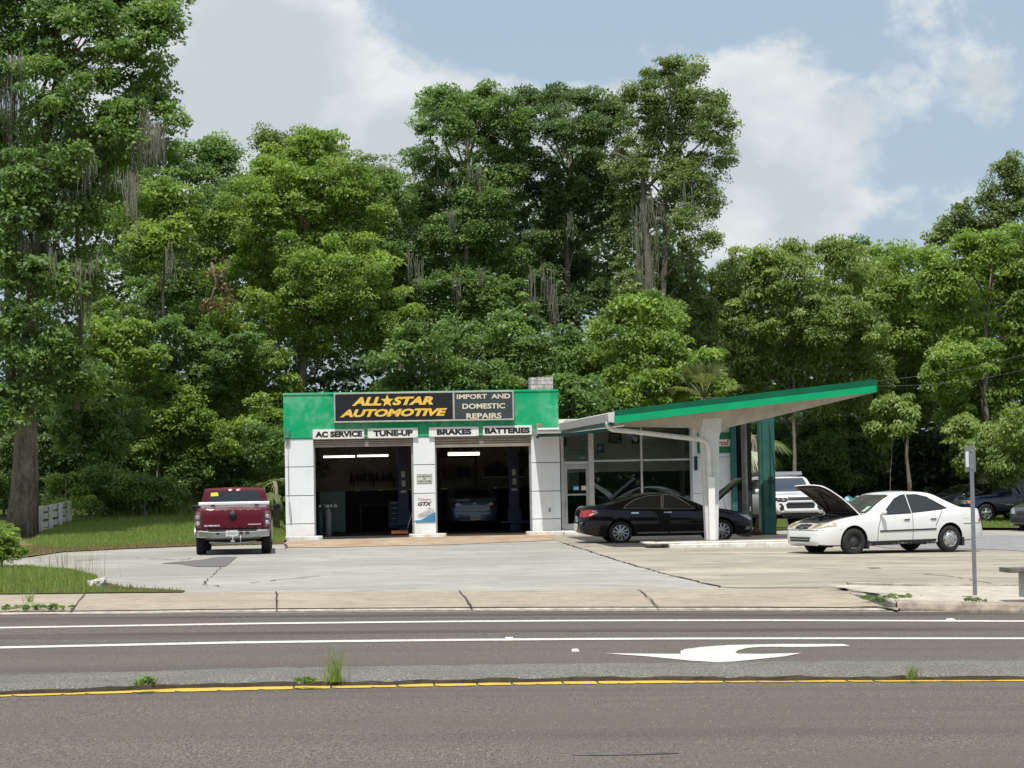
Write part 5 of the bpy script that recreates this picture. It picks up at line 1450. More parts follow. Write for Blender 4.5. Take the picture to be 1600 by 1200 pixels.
class Car:
    def __init__(s, name, label, cat, loc, rz, P, paint_m, group=None):
        s.root = empty(name, loc, rz, label, cat, group)
        s.P = P; s.paint = paint_m
        s.shell()
    def shell(s):
        P = s.P
        top, belt, sill, width = pchip(P['top']), pchip(P['belt']), pchip(P['sill']), pchip(P['width'])
        x0, x1 = P['top'][-1][0], P['top'][0][0]
        if x0 > x1: x0, x1 = x1, x0
        xs = set(np.linspace(x0, x1, P.get('n', 64)))
        for d in (0.012, 0.03, 0.06, 0.10, 0.15): xs |= {x0 + d, x1 - d}
        for x in P.get('extra', ()): xs.add(x)
        xs = sorted(xs); tum = P.get('tumble', 0.34)
        rows = []; vs = []
        for x in xs:
            w = width(x); zt = top(x); zs = min(sill(x), zt - 0.12); zb = max(zs + 0.06, min(belt(x), zt - 0.035)); hc = zt - zb
            wr = w * 0.955 - tum * max(hc - 0.05, 0)
            half = [(0, zs), (w * .80, zs), (w * .95, zs + .035), (w * .988, zs + .28 * (zb - zs)), (w, zs + .52 * (zb - zs)), (w * .992, zs + .78 * (zb - zs)), (w * .978, zs + .92 * (zb - zs)), (w * .955, zb)]
            rc = min(0.10, hc * 0.35)
            for k in (.3, .6, .84): half.append((w * .955 + (wr - w * .955) * k, zb + (hc - rc * .5) * k))
            half += [(wr * .985, zt - rc * .33), (wr * .90, zt - rc * .1), (wr * .55, zt + .0), (0, zt + min(.015, hc * .2))]
            ring = half + [(-y, z) for y, z in reversed(half[1:-1])]
            rows.append(len(ring)); vs += [(x, y, z) for y, z in ring]
        n = rows[0]; m = len(xs)
        fs = [(i * n + k, i * n + (k + 1) % n, (i + 1) * n + (k + 1) % n, (i + 1) * n + k) for i in range(m - 1) for k in range(n)]
        fs += [tuple(reversed(range(n))), tuple((m - 1) * n + k for k in range(n))]
        b = MB(); b.add(vs, fs, 0, True)
        o = b.build('body', [s.paint, arch_m], None)
        # wheel openings
        cut = MB(); r = P['arch_r']
        for ax in P['axles']:
            for sy in (-1, 1):
                cut.cyl((ax, sy * (P['w'] - 0.32), P['wheel_r'] + P.get('arch_up', .0)), (ax, sy * (P['w'] + 0.3), P['wheel_r'] + P.get('arch_up', .0)), r, n=40)
        c = cut.build('cutter', arch_m)
        md = o.modifiers.new('b', 'BOOLEAN'); md.operation = 'DIFFERENCE'; md.object = c; md.solver = 'EXACT'
        dg = bpy.context.evaluated_depsgraph_get(); dg.update()
        me = bpy.data.meshes.new_from_object(o.evaluated_get(dg))
        o.modifiers.clear(); o.data = me
        bpy.data.objects.remove(c)
        me.materials.clear(); me.materials.append(s.paint); me.materials.append(arch_m)
        zc = P['wheel_r'] + P.get('arch_up', 0)
        for p in me.polygons:
            q = p.center; p.material_index = 0
            for ax in P['axles']:
                d = math.hypot(q.x - ax, q.z - zc)
                if d < r + 0.004 and (abs(d - r) < 0.012 or abs(abs(q.y) - (P['w'] - 0.32)) < 0.02) and abs(q.y) < P['w'] - 0.001 and not (abs(p.normal.y) > 0.6 and abs(q.y) > P['w'] - 0.25):
                    p.material_index = 1
            if p.normal.z < -0.9: p.material_index = 1
            p.use_smooth = True
        me.set_sharp_from_angle(angle=R(P.get('sharp', 38)))
        me.name = 'body'; o.parent = s.root; s.body = o
        bm = bmesh.new(); bm.from_mesh(me); s.bvh = BVHTree.FromBMesh(bm); bm.free()
    AX = {'L': (lambda a, b: Vector((a, 3, b)), Vector((0, -1, 0))), 'R': (lambda a, b: Vector((a, -3, b)), Vector((0, 1, 0))),
          'F': (lambda a, b: Vector((6, a, b)), Vector((-1, 0, 0))), 'B': (lambda a, b: Vector((-6, a, b)), Vector((1, 0, 0))), 'T': (lambda a, b: Vector((a, b, 4)), Vector((0, 0, -1)))}
    def decal(s, name, view, pts, m, off=0.006, seg=0.07, parent=None, thick=0.0, label=None):
        """a panel that follows the body: outline given in side, front, rear or top view"""
        og, d = s.AX[view]
        bm = fill2d(pts, seg); bad = []
        for v in bm.verts:
            h = s.bvh.ray_cast(og(v.co.x, v.co.y), d)
            if h[0] is None: bad.append(v); continue
            nn = h[1] if h[1].dot(d) < 0 else -h[1]
            v.co = h[0] + (nn * 0.6 - d * 0.4).normalized() * off
        bmesh.ops.delete(bm, geom=bad, context='VERTS')
        for f in bm.faces:
            f.normal_update(); f.smooth = True
            if f.normal.dot(d) > 0: f.normal_flip()
        if thick:
            ex = bmesh.ops.extrude_face_region(bm, geom=list(bm.faces))
            for v in [g for g in ex['geom'] if isinstance(g, bmesh.types.BMVert)]: v.co -= d * thick
            bmesh.ops.recalc_face_normals(bm, faces=bm.faces)
        me = bpy.data.meshes.new(name); bm.to_mesh(me); bm.free(); me.materials.append(m)
        o = bpy.data.objects.new(name, me); COL.objects.link(o); o.parent = parent or s.root
        if label: o['label'] = label
        return o
    def both(s, name, pts, m, **k):
        r = None
        for v in 'LR': r = s.decal(name, v, pts, m, **k)
        return r
    def sidewin(s, outlines, m=None, chrome=None):
        """side glass, each outline one pane, with a thin dark surround"""
        for v in 'LR':
            for o in outlines:
                cx = sum(p[0] for p in o) / len(o); cz = sum(p[1] for p in o) / len(o)
                big = []
                for p in o:
                    dx, dz = p[0] - cx, p[1] - cz; L = math.hypot(dx, dz)
                    big.append((p[0] + dx / L * 0.028, p[1] + dz / L * 0.028))
                w = s.decal('window', v, big, chrome or trim_m, off=0.004)
                s.decal('pane', v, o, m or carglass, off=0.008, parent=w)
    def line(s, name, view, pts, w, m, off=0.005, parent=None):
        a = [Vector(p) for p in pts]; L, Rr = [], []
        for i, p in enumerate(a):
            t = (a[min(i + 1, len(a) - 1)] - a[max(i - 1, 0)]).normalized(); nrm = Vector((-t.y, t.x)) * w / 2
            L.append(p + nrm); Rr.append(p - nrm)
        return s.decal(name, view, [tuple(q) for q in L + Rr[::-1]], m, off=off, seg=0.12, parent=parent)
    def wheels(s, styles, tw=0.20):
        """styles: one per axle (front first) or a dict side->style"""
        P = s.P; r = P['wheel_r']
        for i, ax in enumerate(P['axles']):
            for sy in (1, -1):
                st = styles[i]
                wroot = bpy.data.objects.new('wheel', None); COL.objects.link(wroot); wroot.parent = s.root
                wroot.location = (ax, sy * (P['w'] - 0.015), r)
                rr = P['rim_r']; h = tw
                m = MB(); m.lathe([(rr, -h), (r * .93, -h), (r * .985, -h * .82), (r, -h * .6), (r, -h * .3), (r * .985, -0.03), (r * .94, -0.005), (rr * 1.07, 0.0), (rr, -0.012), (rr, -h)], 'y', 40)
                tyre = m.build('tyre', tyre_m, wroot)
                m = MB()
                rim_mat = {'steel': steel_black, 'cover': cover_m, 'alloy': alloy_m, 'dark': steel_black, 'slot': chrome_dull}[st]
                m.lathe([(rr, -0.012), (rr * .97, -0.006), (rr * .92, -0.012), (rr * .90, -0.03), (rr * .90, -0.10), (0.001, -0.10)], 'y', 36, 0 if st != 'dark' else 0)
                def spoke(k, n, w0, w1, r0, r1, y0, y1):
                    an = 2 * math.pi * k / n + 0.2; d = Vector((math.cos(an), 0, math.sin(an))); t = Vector((-math.sin(an), 0, math.cos(an)))
                    m.add([d * r0 - t * w0 + Vector((0, y0, 0)), d * r1 - t * w1 + Vector((0, y1, 0)), d * r1 + t * w1 + Vector((0, y1, 0)), d * r0 + t * w0 + Vector((0, y0, 0)),
                           d * r0 - t * w0 + Vector((0, y0 - .03, 0)), d * r1 - t * w1 + Vector((0, y1 - .03, 0)), d * r1 + t * w1 + Vector((0, y1 - .03, 0)), d * r0 + t * w0 + Vector((0, y0 - .03, 0))],
                          [(0, 1, 2, 3), (7, 6, 5, 4), (0, 4, 5, 1), (1, 5, 6, 2), (2, 6, 7, 3), (3, 7, 4, 0)])
                if st == 'alloy':
                    for k in range(10): spoke(k, 10, 0.022, 0.020, 0.04, rr * .93, -0.004, -0.014)
                    m.lathe([(0.001, 0.002), (0.055, 0.0), (0.06, -0.02)], 'y', 20)
                elif st == 'cover':
                    m.lathe([(0.001, 0.004), (rr * .35, 0.004), (rr * .72, -0.004), (rr * .73, -0.03)], 'y', 28)
                    for k in range(7): spoke(k, 7, 0.055, 0.035, rr * .6, rr * .95, -0.002, -0.010)
                    m.lathe([(rr * .99, -0.008), (rr * .93, -0.004), (rr * .91, -0.03)], 'y', 36)
                elif st == 'slot':
                    m.lathe([(0.001, 0.0), (0.07, 0.0), (0.075, -0.03)], 'y', 20)
                    for k in range(5): spoke(k, 5, 0.05, 0.05, 0.05, rr * .93, -0.004, -0.012)
                elif st in ('steel', 'dark'):
                    m.lathe([(0.001, -0.02), (0.05, -0.02), (0.06, -0.035), (rr * .52, -0.025), (rr * .62, -0.05), (rr * .86, -0.05)], 'y', 28)
                rim = m.build('rim', rim_mat if st != 'alloy' else alloy_m, wroot)
                if st in ('alloy', 'slot', 'cover'):
                    bk = MB(); bk.lathe([(rr * .9, -0.06), (0.001, -0.06)], 'y', 24); bk.build('brake_disc', steel_black, wroot)
                nuts = MB()
                for k in range(5 if st != 'cover' else 4):
                    an = 2 * math.pi * k / (5 if st != 'cover' else 4); q = (0.052 * math.cos(an), 0, 0.052 * math.sin(an))
                    y0 = {'steel': -0.034, 'dark': -0.034, 'cover': 0.004, 'alloy': -0.006, 'slot': -0.002}[st]
                    nuts.cyl((q[0], y0, q[2]), (q[0], y0 + 0.012, q[2]), 0.011, n=6)
                if st == 'steel':
                    for k in range(3):
                        an = R(-70 - 20 * k); q = Vector((rr * .76 * math.cos(an), -0.047, rr * .76 * math.sin(an))); nuts.box(q.x - .014, q.x + .014, q.y, q.y + .006, q.z - .012, q.z + .012)
                nuts.build('wheel_nut', alu if st != 'cover' else steel_black, wroot)
                if sy < 0: wroot.rotation_euler = (0, 0, math.pi)
    def mirror(s, x, z, y, m, size=(0.10, 0.16, 0.11)):
        a, b, c = size
        for sy in (1, -1):
            mm = MB()
            mm.lathe([(0.001, -b / 2), (c * .38, -b * .46), (c * .5, -b * .25), (c * .52, b * .1), (c * .42, b * .42), (0.001, b / 2)], 'y', 14, c=(x, sy * (y + b / 2 + .03), z))
            mm.tube([(x - .0, sy * (y - .06), z - c * .45), (x, sy * (y + .08), z - c * .3)], [.03, .025], 8)
            o = mm.build('mirror', m, s.root)
            g = MB(); g.lathe([(0.001, 0), (c * .40, 0)], 'x', 14, c=(x - c * .53, sy * (y + b / 2 + .03), z)); g.build('mirror_glass', carglass, o)
    def plate(s, view, x, y, z, w=.31, h=.155):
        m = MB(); d = 0.012 if view == 'F' else -0.012
        m.box(x, x + d, y - w / 2, y + w / 2, z - h / 2, z + h / 2); o = m.build('licence_plate', plate_m, s.root, bevel=.003)
        m = MB(); xx = x + d * 1.15
        rr = random.Random(int(z * 100))
        for k in range(6):
            yy = y - w * .38 + k * w * .13
            m.box(xx, xx + d * .1, yy, yy + w * .08, z - h * .2, z + h * .18)
        m.build('plate_mark', plate_mark, o)

def open_hood(c, hinge_x, hinge_z, length, w0, w1, ang, paint_m, under_m, curve=0.13, strut=True):
    """hood panel swung up about its rear edge"""
    n, k = 14, 10
    def surf(off):
        out = []
        for i in range(n + 1):
            t = i / n; L = length * t
            drop = curve * length * (t ** 2.2) * 0.55
            for j in range(k + 1):
                q = j / k * 2 - 1
                w = w0 + (w1 - w0) * t
                if t > 0.85: w *= 1 - 0.10 * ((t - .85) / .15) ** 2
                y = q * w
                up = L * math.sin(ang); fw = L * math.cos(ang)
                nx, nz = -math.sin(ang), math.cos(ang)
                cr = -0.035 * q * q - drop + off
                out.append((hinge_x + fw + nx * cr, y, hinge_z + up + nz * cr))
        return out
    b = MB(); vs = surf(0.0) + surf(-0.028); N = (n + 1) * (k + 1); w_ = k + 1
    top = [(i * w_ + j, (i + 1) * w_ + j, (i + 1) * w_ + j + 1, i * w_ + j + 1) for i in range(n) for j in range(k)]
    b.add(vs, [], 0)
    for f in top: b.f.append(f); b.mi.append(0); b.sm.append(True)
    for f in top: b.f.append(tuple(N + q for q in reversed(f))); b.mi.append(1); b.sm.append(True)
    def side(a): 
        for p, q in zip(a, a[1:]): b.f.append((p, q, N + q, N + p)); b.mi.append(0); b.sm.append(False)
    side([i * w_ for i in range(n + 1)]); side([i * w_ + k for i in range(n + 1)]); side(list(range(k + 1))); side([n * w_ + j for j in range(k + 1)])
    o = b.build('hood', [paint_m, under_m], c.root)
    # pressed ribs of the underside
    m = MB(); s2 = surf(-0.034); s3 = surf(-0.05)
    def rib(i0, j0, i1, j1, r=.018):
        pts = []
        for t in np.linspace(0, 1, 8):
            i = i0 + (i1 - i0) * t; j = j0 + (j1 - j0) * t
            a = Vector(s3[int(round(i)) * w_ + int(round(j))]); pts.append(a)
        m.tube(pts, r, 6)
    rib(1, 1, 13, 1); rib(1, 9, 13, 9); rib(13, 1, 13, 9); rib(1, 1, 1, 9); rib(2, 2, 12, 5); rib(2, 8, 12, 5); rib(7, 1, 7, 9)
    m.build('hood_ribs', under_m, o)
    if strut:
        m = MB(); a = Vector(s3[int(n * .62) * w_ + k - 1]); m.tube([(a.x + 0.12, a.y + 0.02, hinge_z - 0.1), tuple(a)], 0.008, 6); m.build('hood_prop', alu, o)
    return o

# ---------------------------------------------------------------- white sedan with its hood up
def place(px_f, py_f, px_r, py_r, yaw, track_half, side):
    """ground point midway between the two near wheels -> origin of a car that faces yaw"""
    p = GL((px_f + px_r) / 2, (py_f + py_r) / 2)
    d = Vector((math.cos(yaw), math.sin(yaw), 0)); l = Vector((-d.y, d.x, 0))
    q = p - l * track_half * side
    q.z = p.z
    return q

def white_sedan():
    P = dict(w=.885, wheel_r=.315, rim_r=.195, arch_r=.365, arch_up=.02, axles=(1.357, -1.357), tumble=.40,
             top=[(2.30, .46), (2.275, .60), (2.2, .675), (2.05, .74), (1.7, .835), (1.3, .905), (1.02, .945), (.92, .97), (.55, 1.19), (.22, 1.355), (0, 1.425), (-.3, 1.452), (-.65, 1.447), (-.95, 1.405), (-1.3, 1.255), (-1.6, 1.105), (-1.75, 1.055), (-2.0, 1.04), (-2.28, 1.005), (-2.38, .94), (-2.44, .76), (-2.465, .56)],
             belt=[(2.3, .44), (2.2, .63), (1.5, .81), (.9, .89), (0, .93), (-1.0, .97), (-1.7, .985), (-2.2, .97), (-2.46, .5)],
             sill=[(2.30, .30), (2.2, .235), (1.9, .215), (1.2, .21), (-1.2, .21), (-1.9, .25), (-2.3, .30), (-2.465, .36)],
             width=[(2.30, .50), (2.25, .64), (2.12, .76), (1.9, .83), (1.4, .872), (.6, .885), (-1.0, .885), (-1.8, .868), (-2.2, .82), (-2.40, .72), (-2.465, .58)])
    yaw = R(180 + 25.5)
    q = place(1330.5, 866.8, 1487.5, 863.0, yaw, .80, 1)
    c = Car('parked_car', 'white sedan with its hood propped open and one black steel wheel', 'car', q, yaw, P, paint('paint_white', (0.76, 0.77, 0.76)), None)
    g = carglass
    c.sidewin([[(.56, .925), (.10, 1.275), (-.08, 1.355), (-.19, 1.375), (-.245, .955)], [(-.31, .96), (-.27, 1.375), (-.55, 1.365), (-.80, 1.30), (-1.06, 1.125), (-1.16, 1.02)]])
    c.both('quarter_glass', [(-1.18, 1.025), (-.86, 1.275), (-.90, 1.27), (-1.30, 1.05), (-1.30, 1.03)], trim_m, off=.006)
    ws = c.decal('windshield', 'F', [(-.70, .965), (.70, .965), (.58, 1.36), (.40, 1.385), (-.40, 1.385), (-.58, 1.36)], carglass_g, off=.006)
    c.decal('sticker', 'F', [(.42, 1.0), (.55, 1.0), (.55, 1.12), (.42, 1.12)], mat('windscreen_sticker', (0.36, 0.46, 0.44), 0.5), off=.009, parent=ws)
    c.decal('rear_window', 'B', [(-.62, 1.09), (.62, 1.09), (.52, 1.36), (-.52, 1.36)], carglass)
    # engine bay seen under the raised hood
    c.decal('engine_bay', 'T', [(2.02, -.60), (2.02, .60), (1.0, .72), (1.0, -.72)], engine_m, off=.004)
    m = MB(); rr = random.Random(6)
    for k in range(16):
        x, y = rr.uniform(1.1, 1.85), rr.uniform(-.55, .55); a = rr.uniform(.05, .14)
        m.box(x - a, x + a, y - a, y + a, .68, .80 + (1.9 - x) * .12 + rr.uniform(0, .06))
    m.tube([(1.2, -.5, .93), (1.5, -.1, .95), (1.5, .4, .92)], .03, 8)
    m.build('engine', engine_m, c.root)
    open_hood(c, 1.03, .955, 1.20, .70, .63, R(45), c.paint, mat('hood_underside', (0.030, 0.024, 0.02), 0.75, var=0.6, vscale=4, color2=(0.075, 0.06, 0.05)), curve=.30, strut=False)
    # nose
    for sy in (1, -1):
        pts = [(sy * y, z) for y, z in ((.30, .625), (.74, .655), (.79, .70), (.76, .775), (.55, .765), (.36, .735))]
        hl = c.decal('headlight', 'F', pts, lamp_yellowed, off=.008)
        c.decal('headlight_corner', 'L' if sy > 0 else 'R', [(2.12, .665), (1.80, .705), (1.86, .785), (2.08, .75)], lamp_yellowed, off=.009, parent=hl)
        c.decal('reflector', 'F', [(sy * .44, .655), (sy * .58, .66), (sy * .58, .74), (sy * .44, .73)], lamp_clear, off=.011, parent=hl)
    gr = c.decal('grille', 'F', [(-.27, .625), (.27, .625), (.29, .70), (.24, .735), (-.24, .735), (-.29, .70)], trim_m, off=.006)
    c.decal('grille_bar', 'F', [(-.27, .66), (.27, .66), (.27, .69), (-.27, .69)], chrome_m, off=.016, parent=gr)
    c.decal('emblem', 'F', [(-.06, .63), (.06, .63), (.05, .735), (-.05, .735)], chrome_m, off=.022, parent=gr)
    ai = c.decal('air_intake', 'F', [(-.40, .335), (.40, .335), (.44, .44), (-.44, .44)], trim_m, off=.006)
    c.decal('intake_bar', 'F', [(-.41, .38), (.41, .38), (.41, .40), (-.41, .40)], mat('bar_grey', (.3, .3, .3), .5), off=.012, parent=ai)
    c.line('bumper_gap', 'F', [(-.85, .60), (0, .605), (.85, .60)], .014, seam_m)
    for v in 'LR':
        c.line('panel_seam', v, [(.72, .30), (.70, .6), (.60, .905)], .012, seam_m)
        c.line('panel_seam', v, [(-.28, .26), (-.285, .94)], .012, seam_m)
        c.line('panel_seam', v, [(-.93, .62), (-1.03, .80), (-1.15, .985)], .012, seam_m)
        c.decal('rub_strip', v, [(.66, .525), (.66, .56), (-.95, .575), (-.95, .54)], trim_m, off=.012)
        c.decal('sill_cladding', v, [(.96, .222), (.96, .315), (-.96, .325), (-.96, .222)], mat('sill_black', (.02, .02, .02), .7), off=.006)
        for x in (-.10, -.86):
            h = c.decal('door_handle', v, [(x - .09, .80), (x + .09, .80), (x + .09, .845), (x - .09, .845)], c.paint, off=.018)
            c.decal('handle_recess', v, [(x - .09, .782), (x + .06, .782), (x + .06, .808), (x - .09, .808)], trim_m, off=.022, parent=h)
        c.decal('fuel_flap', v, [(-1.75, .78), (-1.93, .78), (-1.93, .92), (-1.75, .92)], c.paint, off=.005)
        tl = c.decal('taillight', v, [(-2.22, .70), (-2.44, .70), (-2.42, .88), (-2.30, .90)], lamp_red, off=.008)
        mm = MB(); sy = 1 if v == 'L' else -1
        for ax in (1.357, -1.357):
            x = ax - .36; mm.box(x - .05, x + .02, sy * .66, sy * .872, .14, .34)
        mm.build('mud_flap', trim_m, c.root, bevel=.01)
    for sy in (1, -1):
        c.decal('taillight', 'B', [(sy * .40, .72), (sy * .72, .72), (sy * .74, .90), (sy * .42, .90)], lamp_red, off=.008)
    c.line('bumper_gap', 'L', [(-1.75, .66), (-2.1, .665), (-2.44, .67)], .014, seam_m)
    c.mirror(.60, .985, .87, c.paint)
    c.wheels(['steel', 'cover'])
    c.plate('B', -2.46, 0, .62)
white_sedan()

# ---------------------------------------------------------------- black sedan under the canopy
SEDAN_B = dict(w=.90, wheel_r=.325, rim_r=.225, arch_r=.375, arch_up=.02, axles=(1.39, -1.385), tumble=.42,
             top=[(2.35, .48), (2.32, .60), (2.24, .70), (2.0, .83), (1.5, .945), (1.15, 1.0), (1.02, 1.025), (.6, 1.22), (.25, 1.375), (.0, 1.425), (-.3, 1.45), (-.7, 1.43), (-1.1, 1.34), (-1.5, 1.20), (-1.8, 1.125), (-2.05, 1.115), (-2.3, 1.10), (-2.39, 1.04), (-2.45, .85), (-2.48, .6)],
             belt=[(2.35, .46), (2.2, .66), (1.5, .86), (.9, .93), (0, .975), (-1.0, 1.01), (-1.7, 1.04), (-2.2, 1.05), (-2.48, .55)],
             sill=[(2.35, .28), (2.2, .22), (1.8, .20), (-1.9, .21), (-2.3, .29), (-2.48, .36)],
             width=[(2.35, .46), (2.30, .62), (2.15, .77), (1.9, .85), (1.4, .89), (.6, .90), (-1.0, .90), (-1.8, .885), (-2.2, .84), (-2.40, .74), (-2.48, .60)])
def black_sedan():
    yaw = R(5.7)
    q = place(1129.5, 847.0, 968, 849, yaw, .82, -1)
    c = Car('parked_car', 'glossy black sedan with its hood up parked under the canopy', 'car', q, yaw, SEDAN_B, paint('paint_black', (0.004, 0.005, 0.009), rough=0.2, coat=0.7, spec=0.1))
    c.root.scale = (1, 1, .94)
    c.sidewin([[(.66, .985), (.20, 1.30), (.0, 1.375), (-.16, 1.385), (-.20, .995)], [(-.27, 1.0), (-.24, 1.385), (-.6, 1.365), (-.95, 1.27), (-1.20, 1.12), (-1.28, 1.03)]], chrome=chrome_m)
    c.decal('windshield', 'F', [(-.72, 1.03), (.72, 1.03), (.58, 1.37), (-.58, 1.37)], carglass)
    c.decal('rear_window', 'B', [(-.64, 1.15), (.64, 1.15), (.52, 1.38), (-.52, 1.38)], carglass)
    c.decal('engine_bay', 'T', [(2.05, -.60), (2.05, .60), (1.12, .74), (1.12, -.74)], engine_m, off=.004)
    open_hood(c, 1.10, 1.02, 1.25, .72, .62, R(44), c.paint, mat('hood_liner', (0.005, 0.005, 0.006), 0.9, spec=.1), curve=.10)
    for v in 'LR':
        sy = 1 if v == 'L' else -1
        c.line('panel_seam', v, [(.80, .30), (.78, .7), (.70, .95)], .012, seam_m)
        c.line('panel_seam', v, [(-.24, .26), (-.235, .98)], .012, seam_m)
        c.line('panel_seam', v, [(-1.0, .66), (-1.12, .85), (-1.24, 1.02)], .012, seam_m)
        c.decal('sill_strip', v, [(.94, .285), (.94, .325), (-.05, .325), (-.05, .285)], chrome_m, off=.012)
        c.decal('sill_strip', v, [(-.09, .285), (-.09, .325), (-.93, .325), (-.93, .285)], chrome_m, off=.012)
        for x in (-.08, -.98):
            c.decal('door_handle', v, [(x - .12, .865), (x + .10, .865), (x + .08, .905), (x - .11, .905)], chrome_m, off=.02)
        tl = c.decal('taillight', v, [(-1.98, .90), (-2.20, .80), (-2.42, .78), (-2.42, .98), (-2.20, 1.0), (-2.02, .97)], lamp_red, off=.008)
        c.decal('lamp_insert', v, [(-2.02, .905), (-2.24, .815), (-2.24, .86), (-2.06, .935)], mat('lamp_pink', (0.75, 0.42, 0.40), 0.15, coat=1.0), off=.012, parent=tl)
        c.decal('lamp_insert', v, [(-2.02, .955), (-2.14, .93), (-2.16, .975), (-2.06, .98)], MAT['lamp_pink'], off=.012, parent=tl)
        hl = c.decal('headlight', v, [(1.88, .80), (2.20, .62), (2.26, .66), (2.08, .76)], lamp_clear, off=.008)
        c.decal('fog_lamp', v, [(2.05, .34), (2.20, .34), (2.20, .42), (2.08, .42)], lamp_clear, off=.008)
    for sy in (1, -1):
        tl = c.decal('taillight', 'B', [(sy * .42, .80), (sy * .80, .80), (sy * .80, .99), (sy * .46, .97)], lamp_red, off=.008)
        hl = c.decal('headlight', 'F', [(sy * .42, .62), (sy * .72, .62), (sy * .76, .78), (sy * .52, .74)], lamp_clear, off=.008)
    c.decal('boot_strip', 'B', [(-.42, .82), (.42, .82), (.42, .86), (-.42, .86)], chrome_m, off=.01)
    c.decal('grille', 'F', [(-.34, .5), (.34, .5), (.38, .72), (-.38, .72)], chrome_dull, off=.008)
    c.line('bumper_gap', 'B', [(-.8, .62), (0, .62), (.8, .62)], .02, chrome_m)
    c.mirror(.74, 1.03, .88, c.paint)
    c.wheels(['alloy', 'alloy'])
    c.plate('B', -2.48, 0, .72)
black_sedan()

